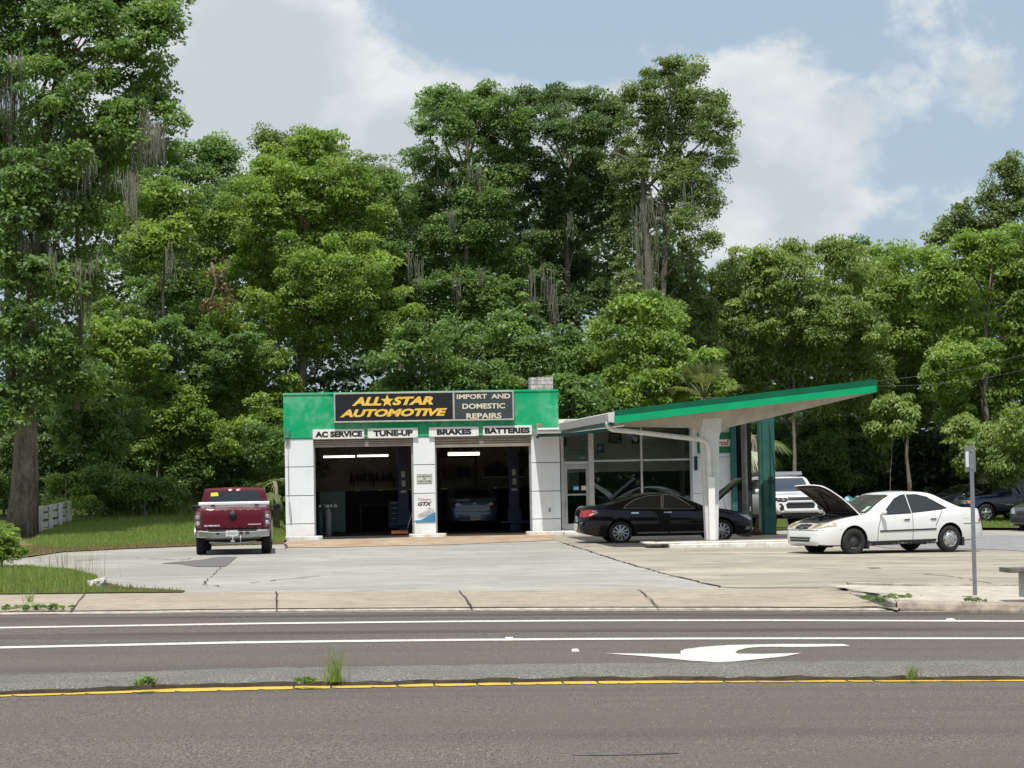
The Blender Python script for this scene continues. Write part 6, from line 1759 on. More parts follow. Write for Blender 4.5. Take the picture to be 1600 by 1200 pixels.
# ---------------------------------------------------------------- red pickup from behind
def pickup():
    P = dict(w=.985, wheel_r=.385, rim_r=.22, arch_r=.45, arch_up=.05, axles=(1.82, -1.82), tumble=.22, n=70, sharp=30,
             extra=(-.60, -.615, -.64, -.66, -.68),
             top=[(2.72, .62), (2.68, .95), (2.55, 1.03), (2.0, 1.10), (1.35, 1.16), (1.2, 1.20), (.75, 1.62), (.5, 1.78), (.3, 1.82), (-.2, 1.84), (-.52, 1.815), (-.585, 1.775), (-.64, 1.50), (-.70, 1.30), (-.74, 1.29), (-1.5, 1.29), (-2.6, 1.29), (-2.665, 1.28), (-2.70, 1.10), (-2.71, .62)],
             belt=[(2.72, .60), (2.5, .93), (1.2, 1.08), (0, 1.13), (-.6, 1.15), (-.8, 1.22), (-2.6, 1.22), (-2.71, .9)],
             sill=[(2.72, .45), (2.3, .42), (-2.2, .46), (-2.71, .56)],
             width=[(2.72, .72), (2.65, .85), (2.4, .95), (1.8, .985), (-2.3, .985), (-2.6, .97), (-2.68, .94), (-2.71, .92)])
    yaw = R(95.6)
    rear = GL(365, 866)          # ground under the rear bumper
    d = Vector((math.cos(yaw), math.sin(yaw), 0))
    q = rear + d * 2.25
    s_ = F / 59.5
    q.z = lot_z(q.x, q.y)
    red = paint('paint_dark_red', (0.092, 0.007, 0.016), rough=0.4, coat=0.25, spec=0.2)
    c = Car('pickup_truck', 'dark red pickup truck seen from behind with a silver toolbox across its bed', 'pickup truck', q, yaw, P, red)
    c.root.scale = (1, .97, .915)
    rw = c.decal('rear_window', 'B', [(-.70, 1.36), (.70, 1.36), (.64, 1.70), (.58, 1.735), (-.58, 1.735), (-.64, 1.70)], carglass, off=.01)
    c.decal('sticker', 'B', [(.42, 1.61), (.63, 1.60), (.62, 1.70), (.44, 1.71)], mat('sticker_yellow', (0.75, 0.62, 0.04), 0.6), off=.014, parent=rw)
    c.decal('high_lamp', 'B', [(-.16, 1.755), (-.06, 1.755), (-.06, 1.80), (-.16, 1.80)], mat('lamp_pale_red', (0.6, 0.25, 0.25), 0.2), off=.01)
    c.decal('high_lamp', 'B', [(.06, 1.755), (.16, 1.755), (.16, 1.80), (.06, 1.80)], MAT['lamp_pale_red'], off=.01)
    c.sidewin([[(.95, 1.16), (.52, 1.60), (.36, 1.68), (.12, 1.70), (.12, 1.16)], [(.05, 1.16), (.05, 1.70), (-.40, 1.69), (-.48, 1.16)]])
    c.decal('windshield', 'F', [(-.75, 1.22), (.75, 1.22), (.66, 1.72), (-.66, 1.72)], carglass)
    # tailgate
    tg = c.decal('tailgate', 'B', [(-.78, .72), (.78, .72), (.78, 1.255), (-.78, 1.255)], red, off=.012, thick=.012)
    c.line('tailgate_gap', 'B', [(-.80, .70), (-.80, 1.27)], .02, seam_m); c.line('tailgate_gap', 'B', [(.80, .70), (.80, 1.27)], .02, seam_m)
    m = MB(); m.lathe([(.001, -.02), (.095, -.02), (.105, -.0), (.11, .02)], 'x', 20, c=(-2.745, 0, 1.10)); m.build('handle_bezel', trim_m, tg)
    m = MB(); m.box(-2.80, -2.762, -.07, .07, 1.08, 1.135); m.build('handle', trim_m, tg, bevel=.008)
    for s, y, w_, h_ in (('SILVERADO', .53, .40, .045), ('CHEVROLET', -.56, .34, .032)):
        o = text_obj('lettering', s, w_, h_, mat('badge_pale', (0.72, 0.72, 0.72), 0.4), tg, bold=.03, depth=.008)
        o.rotation_euler = (0, 0, -math.pi / 2); o.location = (-2.745, y, .815 if y > 0 else .835)
    for sy in (1, -1):
        tl = c.decal('taillight', 'B', [(sy * .825, .76), (sy * .95, .78), (sy * .965, 1.12), (sy * .93, 1.2), (sy * .83, 1.2)], mat('lamp_lens_smoky', (0.22, 0.10, 0.10), 0.2, coat=1.0, var=0.5, vscale=8), off=.012)
        m = MB()
        for z in (.88, 1.05): m.lathe([(.001, -.006), (.045, -.006), (.055, .0), (.055, .02)], 'x', 16, c=(-2.735, sy * .89, z))
        m.build('round_lamp', lamp_clear, tl)
        c.decal('flank_trim', 'L' if sy > 0 else 'R', [(-2.3, .60), (-2.3, .66), (2.2, .66), (2.2, .60)], chrome_m, off=.012)
        # chrome edge of the wheel openings
        m = MB(); pts = []
        for k in range(17):
            an = math.pi * k / 16; pts.append((-1.82 + .462 * math.cos(an), sy * .99, .435 + .462 * math.sin(an)))
        m.tube(pts, .022, 6); m.build('wheel_arch_trim', chrome_dull, c.root)
        m = MB(); m.box(-2.52, -2.46, sy * .50, sy * .93, .22, .55); 
    # bumper
    m = MB()
    m.prism([(-2.70, -.95, .50), (-2.86, -.90, .50), (-2.90, -.5, .46), (-2.90, .5, .46), (-2.86, .90, .50), (-2.70, .95, .50)], (0, 0, .20)); bp = m.build('bumper', chrome_m, c.root, bevel=.03)
    m = MB(); m.box(-2.90, -2.66, -.62, .62, .672, .702); m.box(-2.91, -2.72, -.70, .70, .43, .475); m.build('step_pad', trim_m, bp, bevel=.006)
    c.plate('B', -2.902, .02, .60, .31, .16)
    m = MB()
    for y in (-.42, -.26): m.box(-2.915, -2.901, y, y + .09, .57, .64)
    m.box(-2.915, -2.901, .34, .42, .57, .63)
    m.build('tow_socket', trim_m, bp)
    m = MB(); m.box(-2.95, -2.6, -.05, .05, .36, .42); m.tube([(-2.93, 0, .42), (-2.93, 0, .47)], .02, 8); m.lathe([(.001, -.03), (.022, -.02), (.028, 0), (.022, .02), (.001, .03)], 'z', 14, c=(-2.93, 0, .50)); m.tube([(-2.6, -.6, .36), (-2.7, 0, .33), (-2.6, .6, .36)], .04, 8); m.build('tow_hitch', alu, c.root)
    m = MB(); m.tube([(-2.91, -.20, .55), (-2.93, -.2, .42), (-2.92, -.21, .30)], .012, 6); m.build('trailer_lead', alu, c.root)
    m = MB(); m.box(-2.4, 2.0, -.55, .55, .36, .50); m.tube([(-1.82, -.85, .385), (-1.82, .85, .385)], .05, 8); m.build('chassis', trim_m, c.root)
    # toolbox laid across the bed rails
    m = MB(); m.box(-1.30, -.82, -.86, .86, 1.275, 1.34); m.box(-1.305, -.80, -.93, .93, 1.341, 1.385); m.prism([(-1.305, -.93, 1.386), (-.80, -.93, 1.386), (-.86, -.93, 1.44), (-1.29, -.93, 1.44)], (0, 1.86, 0))
    tb = m.build('toolbox', mat('toolbox_aluminium', (0.62, 0.62, 0.61), 0.38, metal=0.7, var=0.15), c.root, bevel=.006)
    m = MB()
    for y in (-.60, .55): m.box(-1.345, -1.321, y - .05, y + .05, 1.33, 1.375)
    m.build('latch', trim_m, tb)
    c.mirror(.95, 1.25, 1.0, trim_m, (.12, .20, .20))
    c.wheels(['slot', 'slot'], .25)
pickup()

# ---------------------------------------------------------------- white off-roader facing the camera
def offroader():
    P = dict(w=.93, wheel_r=.40, rim_r=.22, arch_r=.46, arch_up=.05, axles=(1.40, -1.39), tumble=.26, sharp=32,
             top=[(2.36, .72), (2.33, .98), (2.25, 1.10), (1.9, 1.16), (1.3, 1.20), (1.1, 1.24), (.75, 1.52), (.45, 1.72), (.2, 1.765), (-.6, 1.78), (-1.6, 1.75), (-2.1, 1.70), (-2.25, 1.58), (-2.36, 1.2), (-2.42, .8)],
             belt=[(2.36, .70), (2.2, 1.03), (1.2, 1.10), (0, 1.14), (-1.6, 1.17), (-2.3, 1.17), (-2.42, .78)],
             sill=[(2.36, .58), (2.2, .50), (1.8, .45), (-1.8, .45), (-2.42, .55)],
             width=[(2.36, .72), (2.30, .82), (2.1, .90), (1.8, .93), (-2.0, .93), (-2.3, .88), (-2.42, .80)])
    yaw = R(-90 + 8.5)
    f = W(1251, 822, 75.5); f.z = lot_z(f.x, f.y)
    d = Vector((math.cos(yaw), math.sin(yaw), 0))
    q = f - d * 2.3; q.z = lot_z(f.x, f.y) + 0.02
    wp = paint('paint_white_suv', (0.78, 0.79, 0.80))
    c = Car('off_road_vehicle', 'white off road vehicle with roof rack facing the road behind the green post', 'car', q, yaw, P, wp)
    c.decal('windshield', 'F', [(-.72, 1.25), (.72, 1.25), (.62, 1.70), (-.62, 1.70)], mat('car_glass_blue', (0.02, 0.035, 0.055), 0.05, spec=0.8, coat=0.6))
    c.sidewin([[(.80, 1.19), (.42, 1.55), (.2, 1.64), (-.1, 1.65), (-.1, 1.19)], [(-.18, 1.19), (-.18, 1.65), (-.95, 1.64), (-1.05, 1.19)], [(-1.14, 1.20), (-1.04, 1.64), (-1.7, 1.61), (-2.05, 1.22)]])
    for sy in (1, -1):
        hl = c.decal('headlight', 'F', [(sy * .42, .98), (sy * .50, .92), (sy * .74, .93), (sy * .84, .99), (sy * .82, 1.06), (sy * .45, 1.06)], mat('headlight_dark', (0.03, 0.03, 0.032), 0.15, coat=1.0), off=.008)
        m = MB(); 
        for yy in (.72, .58): m.lathe([(.001, .012), (.045, .012), (.055, .0), (.055, -.02)], 'x', 16, c=(2.30 if yy > .6 else 2.325, sy * yy, .985))
        m.build('reflector', lamp_clear, hl)
        c.decal('fog_recess', 'F', [(sy * .56, .66), (sy * .68, .63), (sy * .72, .70), (sy * .66, .80), (sy * .74, .86), (sy * .64, .88), (sy * .57, .78)], trim_m, off=.01)
        # flared white wheel-arch lips
        v = 'L' if sy > 0 else 'R'
        for ax in P['axles']:
            m = MB(); pts = []
            for k in range(15):
                an = math.pi * (-.08 + 1.16 * k / 14); pts.append((ax + .50 * math.cos(an), sy * .945, .45 + .50 * math.sin(an)))
            m.tube(pts, .045, 8); m.build('wheel_arch_flare', wp, c.root)
        c.line('panel_seam', v, [(-.14, .52), (-.14, 1.16)], .014, seam_m); c.line('panel_seam', v, [(-1.08, .9), (-1.08, 1.16)], .014, seam_m)
        h = MB(); h.tube([(-.85, sy * .945, 1.0), (-.70, sy * .965, 1.0), (-.62, sy * .945, 1.0)], .018, 6); h.build('door_handle', wp, c.root)
        m = MB(); m.box(-.95, .95, sy * .78, sy * 1.0, .38, .46); m.build('side_step', trim_m, c.root, bevel=.02)
    gr = c.decal('grille', 'F', [(-.42, .965), (.42, .965), (.42, 1.075), (-.42, 1.075)], trim_m, off=.009)
    c.decal('lower_grille', 'F', [(-.46, .70), (.46, .70), (.50, .84), (.42, .88), (-.42, .88), (-.50, .84)], trim_m, off=.009)
    m = MB(); m.prism([(2.35, -.46, .90), (2.40, -.46, .91), (2.40, -.46, .955), (2.35, -.46, .965)], (0, .92, 0)); m.build('grille_bar', wp, c.root, bevel=.01)
    m = MB(); m.prism([(2.30, -.60, .56), (2.42, -.55, .60), (2.43, -.55, .69), (2.33, -.60, .70)], (0, 1.15, 0)); m.build('bumper', wp, c.root, bevel=.02)
    m = MB(); m.box(2.0, 2.33, -.62, .62, .44, .55); m.box(-2.2, 2.0, -.5, .5, .36, .5); m.build('skid_plate', trim_m, c.root)
    # roof rack
    m = MB(); m.box(-1.7, .35, -.60, -.56, 1.84, 1.90); m.box(-1.7, .35, .56, .60, 1.84, 1.90)
    for x in np.linspace(-1.6, .2, 9): m.box(x - .04, x + .04, -.559, .559, 1.85, 1.875)
    m.prism([(.35, -.62, 1.80), (.42, -.62, 1.80), (.36, -.62, 1.92), (.34, -.62, 1.92)], (0, 1.24, 0))
    for x in (-1.4, -.3, .1):
        for y in (-.58, .56): m.box(x, x + .05, y, y + .02, 1.74, 1.84)
    m.build('roof_rack', mat('rack_grey', (0.16, 0.17, 0.19), 0.5, metal=0.3), c.root)
    m = MB(); m.tube([(1.2, -.93, 1.1), (1.15, -.97, 1.5), (.7, -.90, 1.80)], .05, 8); m.box(1.10, 1.22, -1.03, -.92, 1.45, 1.78); m.build('snorkel', trim_m, c.root, bevel=.01)
    c.mirror(.85, 1.27, .92, wp, (.12, .20, .17))
    c.wheels(['dark', 'dark'], .26)
offroader()

# ---------------------------------------------------------------- vehicles at the right edge and in the bay
def blue_truck():
    P = dict(w=.86, wheel_r=.345, rim_r=.21, arch_r=.40, arch_up=.03, axles=(1.36, -1.36), tumble=.24, sharp=32,
             top=[(2.20, .60), (2.17, .85), (2.05, .94), (1.5, 1.02), (.98, 1.08), (.86, 1.11), (.45, 1.42), (.2, 1.58), (.0, 1.615), (-.8, 1.63), (-1.9, 1.60), (-2.1, 1.50), (-2.22, 1.1), (-2.27, .65)],
             belt=[(2.2, .58), (2.0, .87), (1.0, .98), (0, 1.02), (-2.0, 1.04), (-2.27, .63)],
             sill=[(2.2, .42), (1.9, .36), (-1.9, .38), (-2.27, .5)],
             width=[(2.2, .66), (2.12, .76), (1.9, .84), (1.5, .86), (-1.9, .86), (-2.2, .80), (-2.27, .75)])
    yaw = R(180 + 12)
    p = W(1541, 816, 90); g_ = lot_z(p.x, p.y)
    p = GPz(1541, 816.5, lambda x, y: lot_z(x, y))
    d = Vector((math.cos(yaw), math.sin(yaw), 0)); l = Vector((-d.y, d.x, 0))
    q = p - d * 1.36 - l * .78; q.z = lot_z(p.x, p.y) + .02
    bl = paint('paint_navy', (0.006, 0.013, 0.045), rough=0.28, coat=1.0)
    c = Car('parked_suv', 'dark blue boxy utility vehicle on the grass cut off by the right edge', 'car', q, yaw, P, bl)
    c.sidewin([[(.58, 1.045), (.22, 1.38), (.05, 1.49), (-.08, 1.52), (-.10, 1.05)], [(-.18, 1.06), (-.16, 1.53), (-1.0, 1.53), (-1.0, 1.07)], [(-1.08, 1.08), (-1.08, 1.53), (-1.75, 1.50), (-1.85, 1.09)]])
    c.decal('windshield', 'F', [(-.66, 1.12), (.66, 1.12), (.58, 1.55), (-.58, 1.55)], carglass_g)
    for v in 'LR':
        c.line('panel_seam', v, [(.74, .42), (.72, 1.0)], .012, seam_m); c.line('panel_seam', v, [(-.14, .42), (-.14, 1.04)], .012, seam_m)
        st = c.decal('rub_strip', v, [(.9, .68), (.9, .71), (-.9, .71), (-.9, .68)], mat('strip_grey_blue', (.12, .15, .22), .4), off=.01)
        c.decal('badge', v, [(.62, .63), (.62, .66), (.25, .66), (.25, .63)], chrome_dull, off=.01)
        c.decal('door_handle', v, [(-.02, .90), (.12, .90), (.12, .94), (-.02, .94)], trim_m, off=.015)
        c.decal('side_lamp', v, [(2.08, .72), (1.95, .72), (1.95, .84), (2.08, .84)], lamp_amber, off=.008)
    for sy in (1, -1):
        c.decal('headlight', 'F', [(sy * .42, .70), (sy * .74, .70), (sy * .74, .84), (sy * .42, .84)], lamp_clear, off=.01)
    c.decal('grille', 'F', [(-.40, .66), (.40, .66), (.40, .86), (-.40, .86)], chrome_dull, off=.008)
    m = MB(); m.box(2.12, 2.28, -.80, .80, .42, .58); m.build('bumper', chrome_dull, c.root, bevel=.03)
    c.mirror(.66, 1.12, .86, trim_m, (.12, .18, .15))
    c.wheels(['slot', 'slot'], .22)
blue_truck()

def small_sedan(name, label, loc, yaw, pm, kind='car'):
    c = Car('parked_car', label, 'car', loc, yaw, SEDAN_B, pm)
    c.sidewin([[(.66, .985), (.20, 1.30), (.0, 1.375), (-.16, 1.385), (-.20, .995)], [(-.27, 1.0), (-.24, 1.385), (-.6, 1.365), (-.95, 1.27), (-1.20, 1.12), (-1.28, 1.03)]])
    c.decal('windshield', 'F', [(-.72, 1.03), (.72, 1.03), (.58, 1.37), (-.58, 1.37)], carglass)
    c.decal('rear_window', 'B', [(-.64, 1.15), (.64, 1.15), (.52, 1.38), (-.52, 1.38)], carglass)
    for v in 'LR':
        c.line('panel_seam', v, [(.80, .30), (.78, .7), (.70, .95)], .012, seam_m)
        c.line('panel_seam', v, [(-.24, .26), (-.235, .98)], .012, seam_m)
        for x in (-.08, -.98): c.decal('door_handle', v, [(x - .10, .865), (x + .08, .865), (x + .08, .895), (x - .10, .895)], pm, off=.02)
    return c
def grey_sedan():
    p = GPz(1686, 829.5, lot_z)
    yaw = R(180 + 34)
    c = small_sedan('parked_car', 'dark grey sedan whose nose shows at the right edge of the photo', p + Vector((0.0, 0.6, 0)), yaw, paint('paint_grey', (0.045, 0.047, 0.048), 0.3, 0.35, 0.9))
    for sy in (1, -1):
        hl = c.decal('headlight', 'F', [(sy * .40, .60), (sy * .70, .60), (sy * .78, .74), (sy * .66, .78), (sy * .46, .70)], lamp_clear, off=.008)
        c.decal('headlight_corner', 'L' if sy > 0 else 'R', [(2.26, .62), (2.0, .72), (1.92, .79), (2.16, .72)], lamp_clear, off=.009, parent=hl)
    c.decal('grille', 'F', [(-.34, .56), (.34, .56), (.36, .68), (-.36, .68)], trim_m, off=.008)
    c.decal('air_intake', 'F', [(-.55, .32), (.55, .32), (.60, .46), (-.60, .46)], trim_m, off=.008)
    c.mirror(.74, 1.03, .88, c.paint)
    c.wheels(['alloy', 'alloy'])
grey_sedan()
def dark_sedan():
    p = GPz(1512, 815.5, lot_z)
    yaw = R(180 + 18)
    q = p + Vector((0.3, 1.3, 0)); q.z = lot_z(q.x, q.y)
    c = small_sedan('parked_car', 'black sedan mostly hidden behind the tail of the white sedan', q, yaw, paint('paint_black_blue', (0.008, 0.009, 0.014), rough=0.3, coat=1.0))
    c.decal('headlight', 'L', [(1.88, .80), (2.20, .62), (2.26, .66), (2.08, .76)], lamp_clear, off=.008)
    c.decal('headlight', 'R', [(1.88, .80), (2.20, .62), (2.26, .66), (2.08, .76)], lamp_clear, off=.008)
    for sy in (1, -1): c.decal('side_lamp', 'L' if sy > 0 else 'R', [(-2.0, .88), (-2.35, .82), (-2.35, .95), (-2.05, .95)], lamp_amber, off=.008)
    c.mirror(.74, 1.03, .88, chrome_m)
    c.wheels(['alloy', 'alloy'])
dark_sedan()
def blue_sedan():
    u, _ = BL(742, 815, 4.6)
    q = BWORLD(u, 4.6 + 2.45, 0.036)
    yaw = BA + math.pi / 2
    bp_ = paint('paint_steel_blue', (0.065, 0.115, 0.16), 0.35, 0.35, 0.9)
    c = small_sedan('parked_car', 'steel blue sedan seen from behind inside the right bay', q, yaw, bp_)
    for sy in (1, -1):
        tl = c.decal('taillight', 'B', [(sy * .40, .88), (sy * .58, .84), (sy * .82, .86), (sy * .84, 1.0), (sy * .60, .98)], mat('lamp_deep_red', (0.12, 0.02, 0.02), 0.2, coat=1.0), off=.008)
        c.decal('lamp_insert', 'B', [(sy * .40, .88), (sy * .56, .85), (sy * .66, .88), (sy * .58, .97)], mat('lamp_white', (0.75, 0.76, 0.76), 0.15, coat=1.0), off=.012, parent=tl)
        c.decal('headlight', 'F', [(sy * .42, .62), (sy * .72, .62), (sy * .76, .78), (sy * .52, .74)], lamp_clear, off=.008)
    c.decal('sticker', 'B', [(-.50, .72), (-.24, .72), (-.24, .80), (-.50, .80)], mat('bumper_sticker', (0.55, 0.56, 0.55), 0.5), off=.01)
    c.decal('boot_lip', 'B', [(-.16, 1.055), (.16, 1.055), (.16, 1.085), (-.16, 1.085)], trim_m, off=.01)
    c.decal('emblem', 'B', [(-.05, .90), (.05, .90), (.05, .95), (-.05, .95)], chrome_dull, off=.01)
    c.line('bumper_gap', 'B', [(-.8, .66), (0, .655), (.8, .66)], .018, seam_m)
    c.plate('B', -2.47, -.02, .46)
    c.mirror(.74, 1.03, .88, bp_)
    c.wheels(['alloy', 'alloy'])
blue_sedan()

# teal tarpaulin with pale stripes thrown over a low bin behind the cars
def tarp_bin():
    p = W(1330, 812, 92); z0 = lot_z(p.x, p.y)
    r = empty('covered_bin', (p.x, p.y, z0), 0.05, 'low bin under a teal tarpaulin with pale stripes behind the white sedan', 'bin')
    zt = W(1330, 781, 92).z - z0
    m = MB(); m.box(-.9, .9, -.5, .5, 0, zt - .03); m.build('bin', mat('bin_green', (0.01, 0.09, 0.075), 0.6, var=0.3), r, bevel=.02)
    n, k = 24, 8; vs = []; rr = random.Random(3)
    for i in range(n + 1):
        for j in range(k + 1):
            x = -.95 + 1.9 * i / n; y = -.56 + 1.12 * j / k
            vs.append((x, y - (.03 if j == 0 else 0), zt + .10 * math.sin(3.14 * j / k) + .07 * math.sin(i * 1.3) * (0.4 + .6 * (j > 0)) - (.22 if j in (0, k) else 0) + rr.uniform(-.015, .015)))
    b = MB(); w = k + 1; b.add(vs, [], 0)
    for i in range(n):
        for j in range(k): b.f.append((i * w + j, (i + 1) * w + j, (i + 1) * w + j + 1, i * w + j + 1)); b.mi.append(1 if (i // 1) % 3 == 0 else 0); b.sm.append(True)
    b.build('tarpaulin', [mat('tarp_teal', (0.02, 0.20, 0.20), 0.6), mat('tarp_pale', (0.45, 0.58, 0.62), 0.6)], r)
tarp_bin()

# ================================================================== TREES AND PLANTS
def leaf_mat(name, dark, mid, light, trans=0.46, rough=0.48):
    m = bpy.data.materials.new(name); m.use_nodes = True
    nt = m.node_tree; b = nt.nodes['Principled BSDF']; out = [n for n in nt.nodes if n.type == 'OUTPUT_MATERIAL'][0]
    at = nt.nodes.new('ShaderNodeAttribute'); at.attribute_name = 'tint'
    cr = nt.nodes.new('ShaderNodeValToRGB')
    cr.color_ramp.elements[0].color = (*dark, 1); cr.color_ramp.elements[1].color = (*light, 1)
    e = cr.color_ramp.elements.new(0.5); e.color = (*mid, 1)
    nt.links.new(at.outputs['Fac'], cr.inputs[0])
    nt.links.new(cr.outputs[0], b.inputs['Base Color'])
    b.inputs['Roughness'].default_value = rough; b.inputs['Specular IOR Level'].default_value = 0.55
    tr = nt.nodes.new('ShaderNodeBsdfTranslucent')
    mul = nt.nodes.new('ShaderNodeMix'); mul.data_type = 'RGBA'; mul.blend_type = 'MULTIPLY'; mul.inputs['Factor'].default_value = 1
    nt.links.new(cr.outputs[0], mul.inputs['A']); mul.inputs['B'].default_value = (1.7, 1.6, 0.6, 1)
    nt.links.new(mul.outputs['Result'], tr.inputs[0])
    mx = nt.nodes.new('ShaderNodeMixShader'); mx.inputs[0].default_value = trans
    nt.links.new(b.outputs[0], mx.inputs[1]); nt.links.new(tr.outputs[0], mx.inputs[2]); nt.links.new(mx.outputs[0], out.inputs[0])
    MAT[name] = m
    return m
LEAF = {
    'mid': leaf_mat('leaves_mid_green', (0.060, 0.123, 0.031), (0.134, 0.236, 0.053), (0.262, 0.389, 0.105)),
    'bright': leaf_mat('leaves_bright_green', (0.089, 0.162, 0.029), (0.195, 0.309, 0.047), (0.334, 0.459, 0.099)),
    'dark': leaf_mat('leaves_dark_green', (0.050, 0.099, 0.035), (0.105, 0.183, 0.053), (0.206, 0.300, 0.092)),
    'olive': leaf_mat('leaves_olive_green', (0.068, 0.116, 0.035), (0.144, 0.217, 0.058), (0.273, 0.354, 0.125)),
    'yellow': leaf_mat('leaves_yellow_green', (0.099, 0.167, 0.036), (0.200, 0.295, 0.063), (0.367, 0.449, 0.157)),
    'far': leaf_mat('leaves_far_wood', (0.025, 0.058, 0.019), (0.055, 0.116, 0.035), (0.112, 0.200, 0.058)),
    'grass': leaf_mat('grass_blades', (0.10, 0.17, 0.03), (0.18, 0.27, 0.055), (0.30, 0.34, 0.11), 0.3),
    'dry': leaf_mat('dry_grass', (0.12, 0.10, 0.045), (0.20, 0.165, 0.08), (0.28, 0.23, 0.12), 0.2),
    'brown': leaf_mat('dead_leaves', (0.08, 0.045, 0.02), (0.13, 0.07, 0.032), (0.18, 0.10, 0.05), 0.2),
    'frond': leaf_mat('palm_fronds', (0.055, 0.085, 0.03), (0.12, 0.165, 0.065), (0.24, 0.28, 0.14), 0.25, 0.35),
}
moss_m = leaf_mat('spanish_moss', (0.085, 0.088, 0.068), (0.150, 0.150, 0.120), (0.23, 0.225, 0.185), 0.2, 0.9)
bark_m = mat('bark_grey', (0.15, 0.13, 0.11), 0.95, var=0.65, vscale=5, color2=(0.045, 0.038, 0.03), bump=0.9)
def bark(name, a, b):
    g = NG(name); n1 = g.noise(5, 7, .7, g.map((1, 1, .16))); n2 = g.noise(1.2, 5, .6); n3 = g.noise(16, 5, .7, g.map((1, 1, .3)))
    c = g.mix(g.rng(n1, .38, .62), a, b); c = g.mix(g.rng(n2, .45, .7, 0, .5), c, tuple(q * .55 for q in b)); c = g.mix(g.rng(n3, .5, .7, 0, .5), c, tuple(min(1, q * 1.5) for q in a))
    g.bump(g.math('ADD', n1, g.math('MULTIPLY', n3, .4)), 1.0, .08); return g.color(c, .95, .1)
bark_m = bark('furrowed_bark', (0.30, 0.26, 0.215), (0.12, 0.098, 0.08))
bark_pale = mat('bark_pale', (0.20, 0.18, 0.15), 0.95, var=0.5, vscale=4, color2=(0.09, 0.08, 0.065), bump=0.8)

def unit(a):
    return a / np.maximum(np.linalg.norm(a, axis=1, keepdims=True), 1e-6)
def leaves(centers, radii, per, size, droop=0.35, flat=0.62, tint_c=None, elong=2.0, up=0.55, rg=rng):
    """clumps of leaf-sized faces: centres (n,3), clump radii (n,) -> quad corners and tints"""
    n = len(centers)
    idx = np.repeat(np.arange(n), per); N = len(idx)
    d = unit(rg.normal(size=(N, 3)))
    d[:, 2] = np.where(rg.random(N) < 0.30, d[:, 2], np.abs(d[:, 2]) * 0.9)
    rr = rg.uniform(0.25, 1.0, N) ** 0.6
    off = d * rr[:, None] * radii[idx][:, None]
    off[:, 2] *= flat
    pos = centers[idx] + off
    L = size * rg.uniform(0.65, 1.35, N)
    ax = unit(d * np.array([1, 1, .35]) * 0.8 + rg.normal(size=(N, 3)) * 0.55 + np.array([0, 0, -droop]))
    nr = unit(np.array([-.06, -.74, .68]) * (up + .2) + d * 0.35 + rg.normal(size=(N, 3)) * 0.45)
    sd_ = unit(np.cross(nr, ax))
    w = L / elong
    v = np.empty((N, 4, 3))
    v[:, 0] = pos - ax * (L * .5)[:, None]
    v[:, 2] = pos + ax * (L * .5)[:, None]
    mid = pos - ax * (L * .04)[:, None] + np.cross(ax, sd_) * (L * .06)[:, None]
    v[:, 1] = mid + sd_ * (w * .5)[:, None]
    v[:, 3] = mid - sd_ * (w * .5)[:, None]
    t = (tint_c if tint_c is not None else rg.uniform(0.15, 0.85, n))[idx] + rg.normal(0, 0.13, N)
    return v.reshape(-1, 3), np.clip(t, 0, 1)

def blob_world(b, D):
    px, py, rx, ry = b[:4]; dz = b[4] if len(b) > 4 else 0.0
    c = W(px, py, D + dz); s = (c - CAM).length / F
    return np.array(c), rx * s, ry * s
def clump_centers(c, rx, rz, rc, dens=1.0, shell=0.45, ry=None, rg=rng, front=0.0):
    ry = ry or 0.8 * (rx + rz) / 2
    area = 4 * math.pi * ((rx * rz) ** 1.6 / 3 + (rx * ry) ** 1.6 / 3 + (ry * rz) ** 1.6 / 3) ** (1 / 1.6)
    n = max(4, int(dens * area * 0.62 / (math.pi * rc * rc) * 1.25))
    d = unit(rg.normal(size=(n, 3)))
    r = rg.uniform(shell, 1.0, n) ** 0.5
    p = c + d * r[:, None] * np.array([rx, ry, rz])
    p += rg.normal(0, rc * .35, size=(n, 3))
    return p

def limb_path(a, b, sag=0.15, k=7, wob=0.12, rd=None):
    rd = rd or random
    a, b = Vector(a), Vector(b); L = (b - a).length; pts = []
    w1 = Vector((rd.uniform(-1, 1), rd.uniform(-1, 1), 0)) * L * wob
    for i in range(k):
        t = i / (k - 1); p = a.lerp(b, t)
        p += w1 * math.sin(math.pi * t); p.z += L * sag * math.sin(math.pi * t)
        pts.append(p)
    return pts

